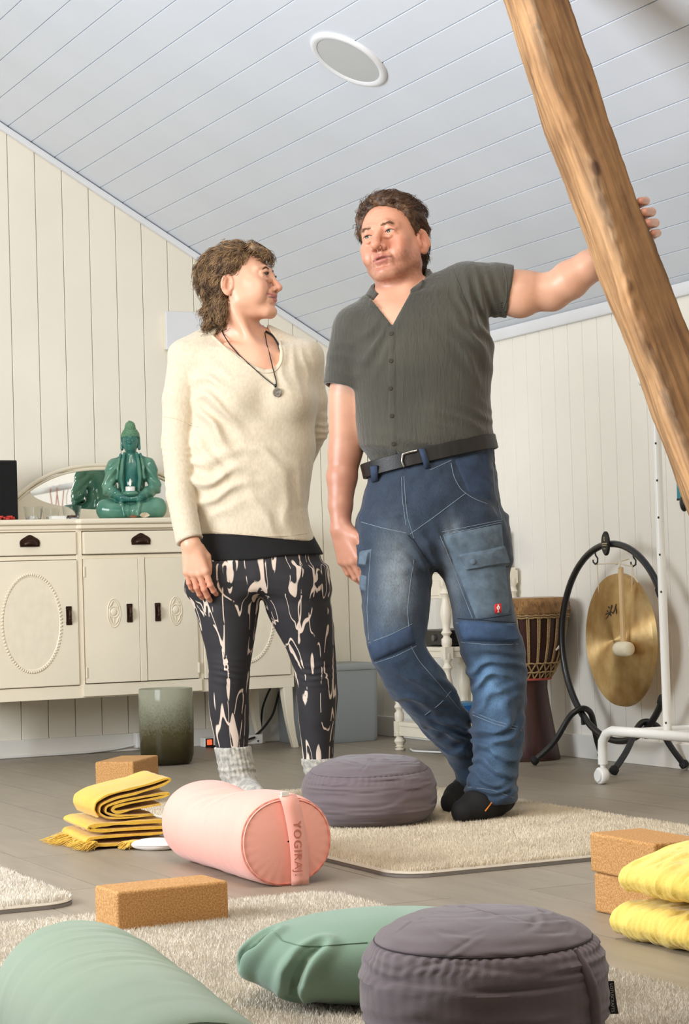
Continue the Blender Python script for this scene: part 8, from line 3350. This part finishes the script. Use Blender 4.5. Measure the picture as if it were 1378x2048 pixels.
hipw = loft_rows(L, [(1060, 392, 620, 0.0, 0.108), (1100, 396, 637, 0.0, 0.112), (1130, 388, 645, 0.0, 0.114), (1160, 378, 650, 0.0, 0.112), (1185, 378, 654, 0.0, 0.098)], 2.2)
lgA = loft_rows(L, [(1140, 374, 516, 0.0, 0.102), (1180, 378, 520, 0.0, 0.100), (1220, 390, 519, 0.0, 0.094), (1260, 402, 513, 0.0, 0.086), (1300, 412, 506, 0.0, 0.076), (1340, 418, 500, -0.005, 0.068), (1380, 417, 497, 0.0, 0.066), (1420, 418, 498, 0.01, 0.066), (1460, 425, 498, 0.01, 0.056), (1500, 432, 495, 0.01, 0.046), (1530, 436, 494, 0.01, 0.042)], 2.0)
lgB = loft_rows(L, [(1140, 518, 652, 0.0, 0.102), (1180, 522, 657, 0.0, 0.100), (1220, 532, 664, 0.005, 0.094), (1260, 552, 668, 0.012, 0.086), (1300, 574, 671, 0.02, 0.076), (1340, 589, 673, 0.025, 0.068), (1380, 593, 676, 0.03, 0.066), (1420, 595, 674, 0.035, 0.066), (1460, 599, 670, 0.035, 0.056), (1500, 604, 667, 0.035, 0.046), (1535, 607, 665, 0.035, 0.042)], 2.0)


def leggings(P):
    d = smin(lgA(P, 0.01), lgB(P, 0.01), 0.012)
    d = smin(d, hipw(P), 0.04)
    d = d-fold(P, L(455, 1345, -0.07), (0.15, 0, 1), 0.018, 0.0035, (0.06, 0.10, 0.035), 0.2, 0.6, 2)
    d = d-fold(P, L(632, 1345, -0.05), (-0.1, 0, 1), 0.020, 0.0035, (0.06, 0.10, 0.035), 0.2, 0.6, 4)
    d = d-0.0015*vnoise(P, 30)
    return d


V, Fq = polygonize(leggings, (-0.34, -0.2, 0.10), (0.20, 0.22, 0.86), 0.0056)
link('leggings', np_mesh('leggings', V, Fq, lm), wom)

# ribbed wool socks
Mt['wool'] = mat('grey_marl_wool', srgb(206, 200, 188), 0.95, c2=srgb(150, 148, 142), vscale=70, bump=0.5, bscale=260, sheen=0.4, contrast=(0.35, 0.65))


def sock(px0, px1, py0, py1, dD, toe):
    top, mid, an = L((px0+px1)/2, py0, dD), L((px0+px1)/2+8, (py0+py1)/2, dD), L((px0+px1)/2+14, py1, dD)
    an[2] = max(an[2], 0.085)
    r0 = abs(L(px1, py0, dD)[0]-L(px0, py0, dD)[0])/2
    heel = np.array([an[0], an[1]+0.02, 0.062])
    tip = np.array([an[0]+toe[0], an[1]+toe[1], 0.050])

    def f(P):
        c = s_chain(P, [top, mid, an, heel], [r0, r0*0.94, r0*0.92, 0.040], 0.01)
        ang_ = np.arctan2(P[:, 1]-np.interp(P[:, 2], [an[2], top[2]], [an[1], top[1]]), P[:, 0]-np.interp(P[:, 2], [an[2], top[2]], [an[0], top[0]]))
        rib = 0.0016*np.cos(ang_*26)*np.clip((P[:, 2]-an[2])/0.03, 0, 1)
        c = c-rib
        c = c-fold(P, an+np.array([0, 0, 0.03]), (0.1, 0, 1), 0.020, 0.006, (0.08, 0.08, 0.035), 0.2, 0.7, px0)
        c = smax(c, P[:, 2]-top[2], 0.004)
        c = smin(c, s_chain(P, [heel, (heel+tip)/2, tip], [0.040, 0.040, 0.033], 0.01), 0.02)
        return smax(c, 0.021-P[:, 2], 0.005)
    V, Fq = polygonize(f, np.minimum(top, tip)-np.array([0.11, 0.12, 0.12]), np.maximum(top, tip)+np.array([0.11, 0.12, 0.03]), 0.0045)
    V[:, 2] = np.maximum(V[:, 2], 0.0195)
    return link('sock', np_mesh('sock', V, Fq, Mt['wool']), wom)


sock(429, 501, 1493, 1575, 0.01, (0.055, -0.13))
sock(603, 668, 1516, 1580, 0.035, (0.06, -0.12))

# necklace
nk_ = thing('necklace', 'thin black cord necklace with a round silver pendant on the cream sweater', 'necklace', wbase, -CAM_YAW)
pl_ = []
for px, py in [(443, 653), (447, 668), (460, 690), (480, 712), (505, 735), (530, 757), (551, 773)]:
    p = surf_pts(swt, [(px, py), (px+0.4, py+0.4)], 0.003, 1)
    p2 = surf_pts(wom, [(px, py), (px+0.4, py+0.4)], 0.003, 1)
    c = [x_[0] for x_ in (p, p2) if len(x_)]
    if c:
        pl_.append(min(c, key=lambda q_: q_[1]))
pr_ = []
for px, py in [(529, 668), (533, 690), (540, 715), (546, 740), (552, 762), (553, 773)]:
    p = surf_pts(swt, [(px, py), (px+0.4, py+0.4)], 0.003, 1)
    p2 = surf_pts(wom, [(px, py), (px+0.4, py+0.4)], 0.003, 1)
    c = [x_[0] for x_ in (p, p2) if len(x_)]
    if c:
        pr_.append(min(c, key=lambda q_: q_[1]))
back = [L(470, 640, 0.095), L(510, 648, 0.09)]
q = MB()
if len(pl_) > 2 and len(pr_) > 2:
    q.tube([back[0], L(446, 645, 0.045)]+pl_, 0.0016, 6)
    q.tube([back[1], L(527, 652, 0.05)]+pr_, 0.0016, 6)
    q.tube([back[0], back[1]], 0.0016, 6)
    part('cord', q, Mt['black'], nk_, smooth=True)
    e_ = pl_[-1]
    part('cord_knot', MB().ball(e_+np.array([0, -0.002, 0.001]), (0.004, 0.003, 0.0055), 10, 8), Mt['black'], nk_, smooth=True)
    pd = part('silver_pendant', MB().lathe([(0.0, -0.0030), (0.004, -0.0030), (0.0045, -0.0022), (0.008, -0.0022), (0.0085, -0.0032), (0.0125, -0.0032), (0.0132, -0.0016), (0.0125, 0.0), (0.0, 0.0)], n=28, axis='y'), mat('aged_silver', srgb(150, 146, 138), 0.35, 0.4, 200, metal=0.9), nk_, smooth=True)
    pd.location = e_+np.array([0.005, -0.004, -0.0185])
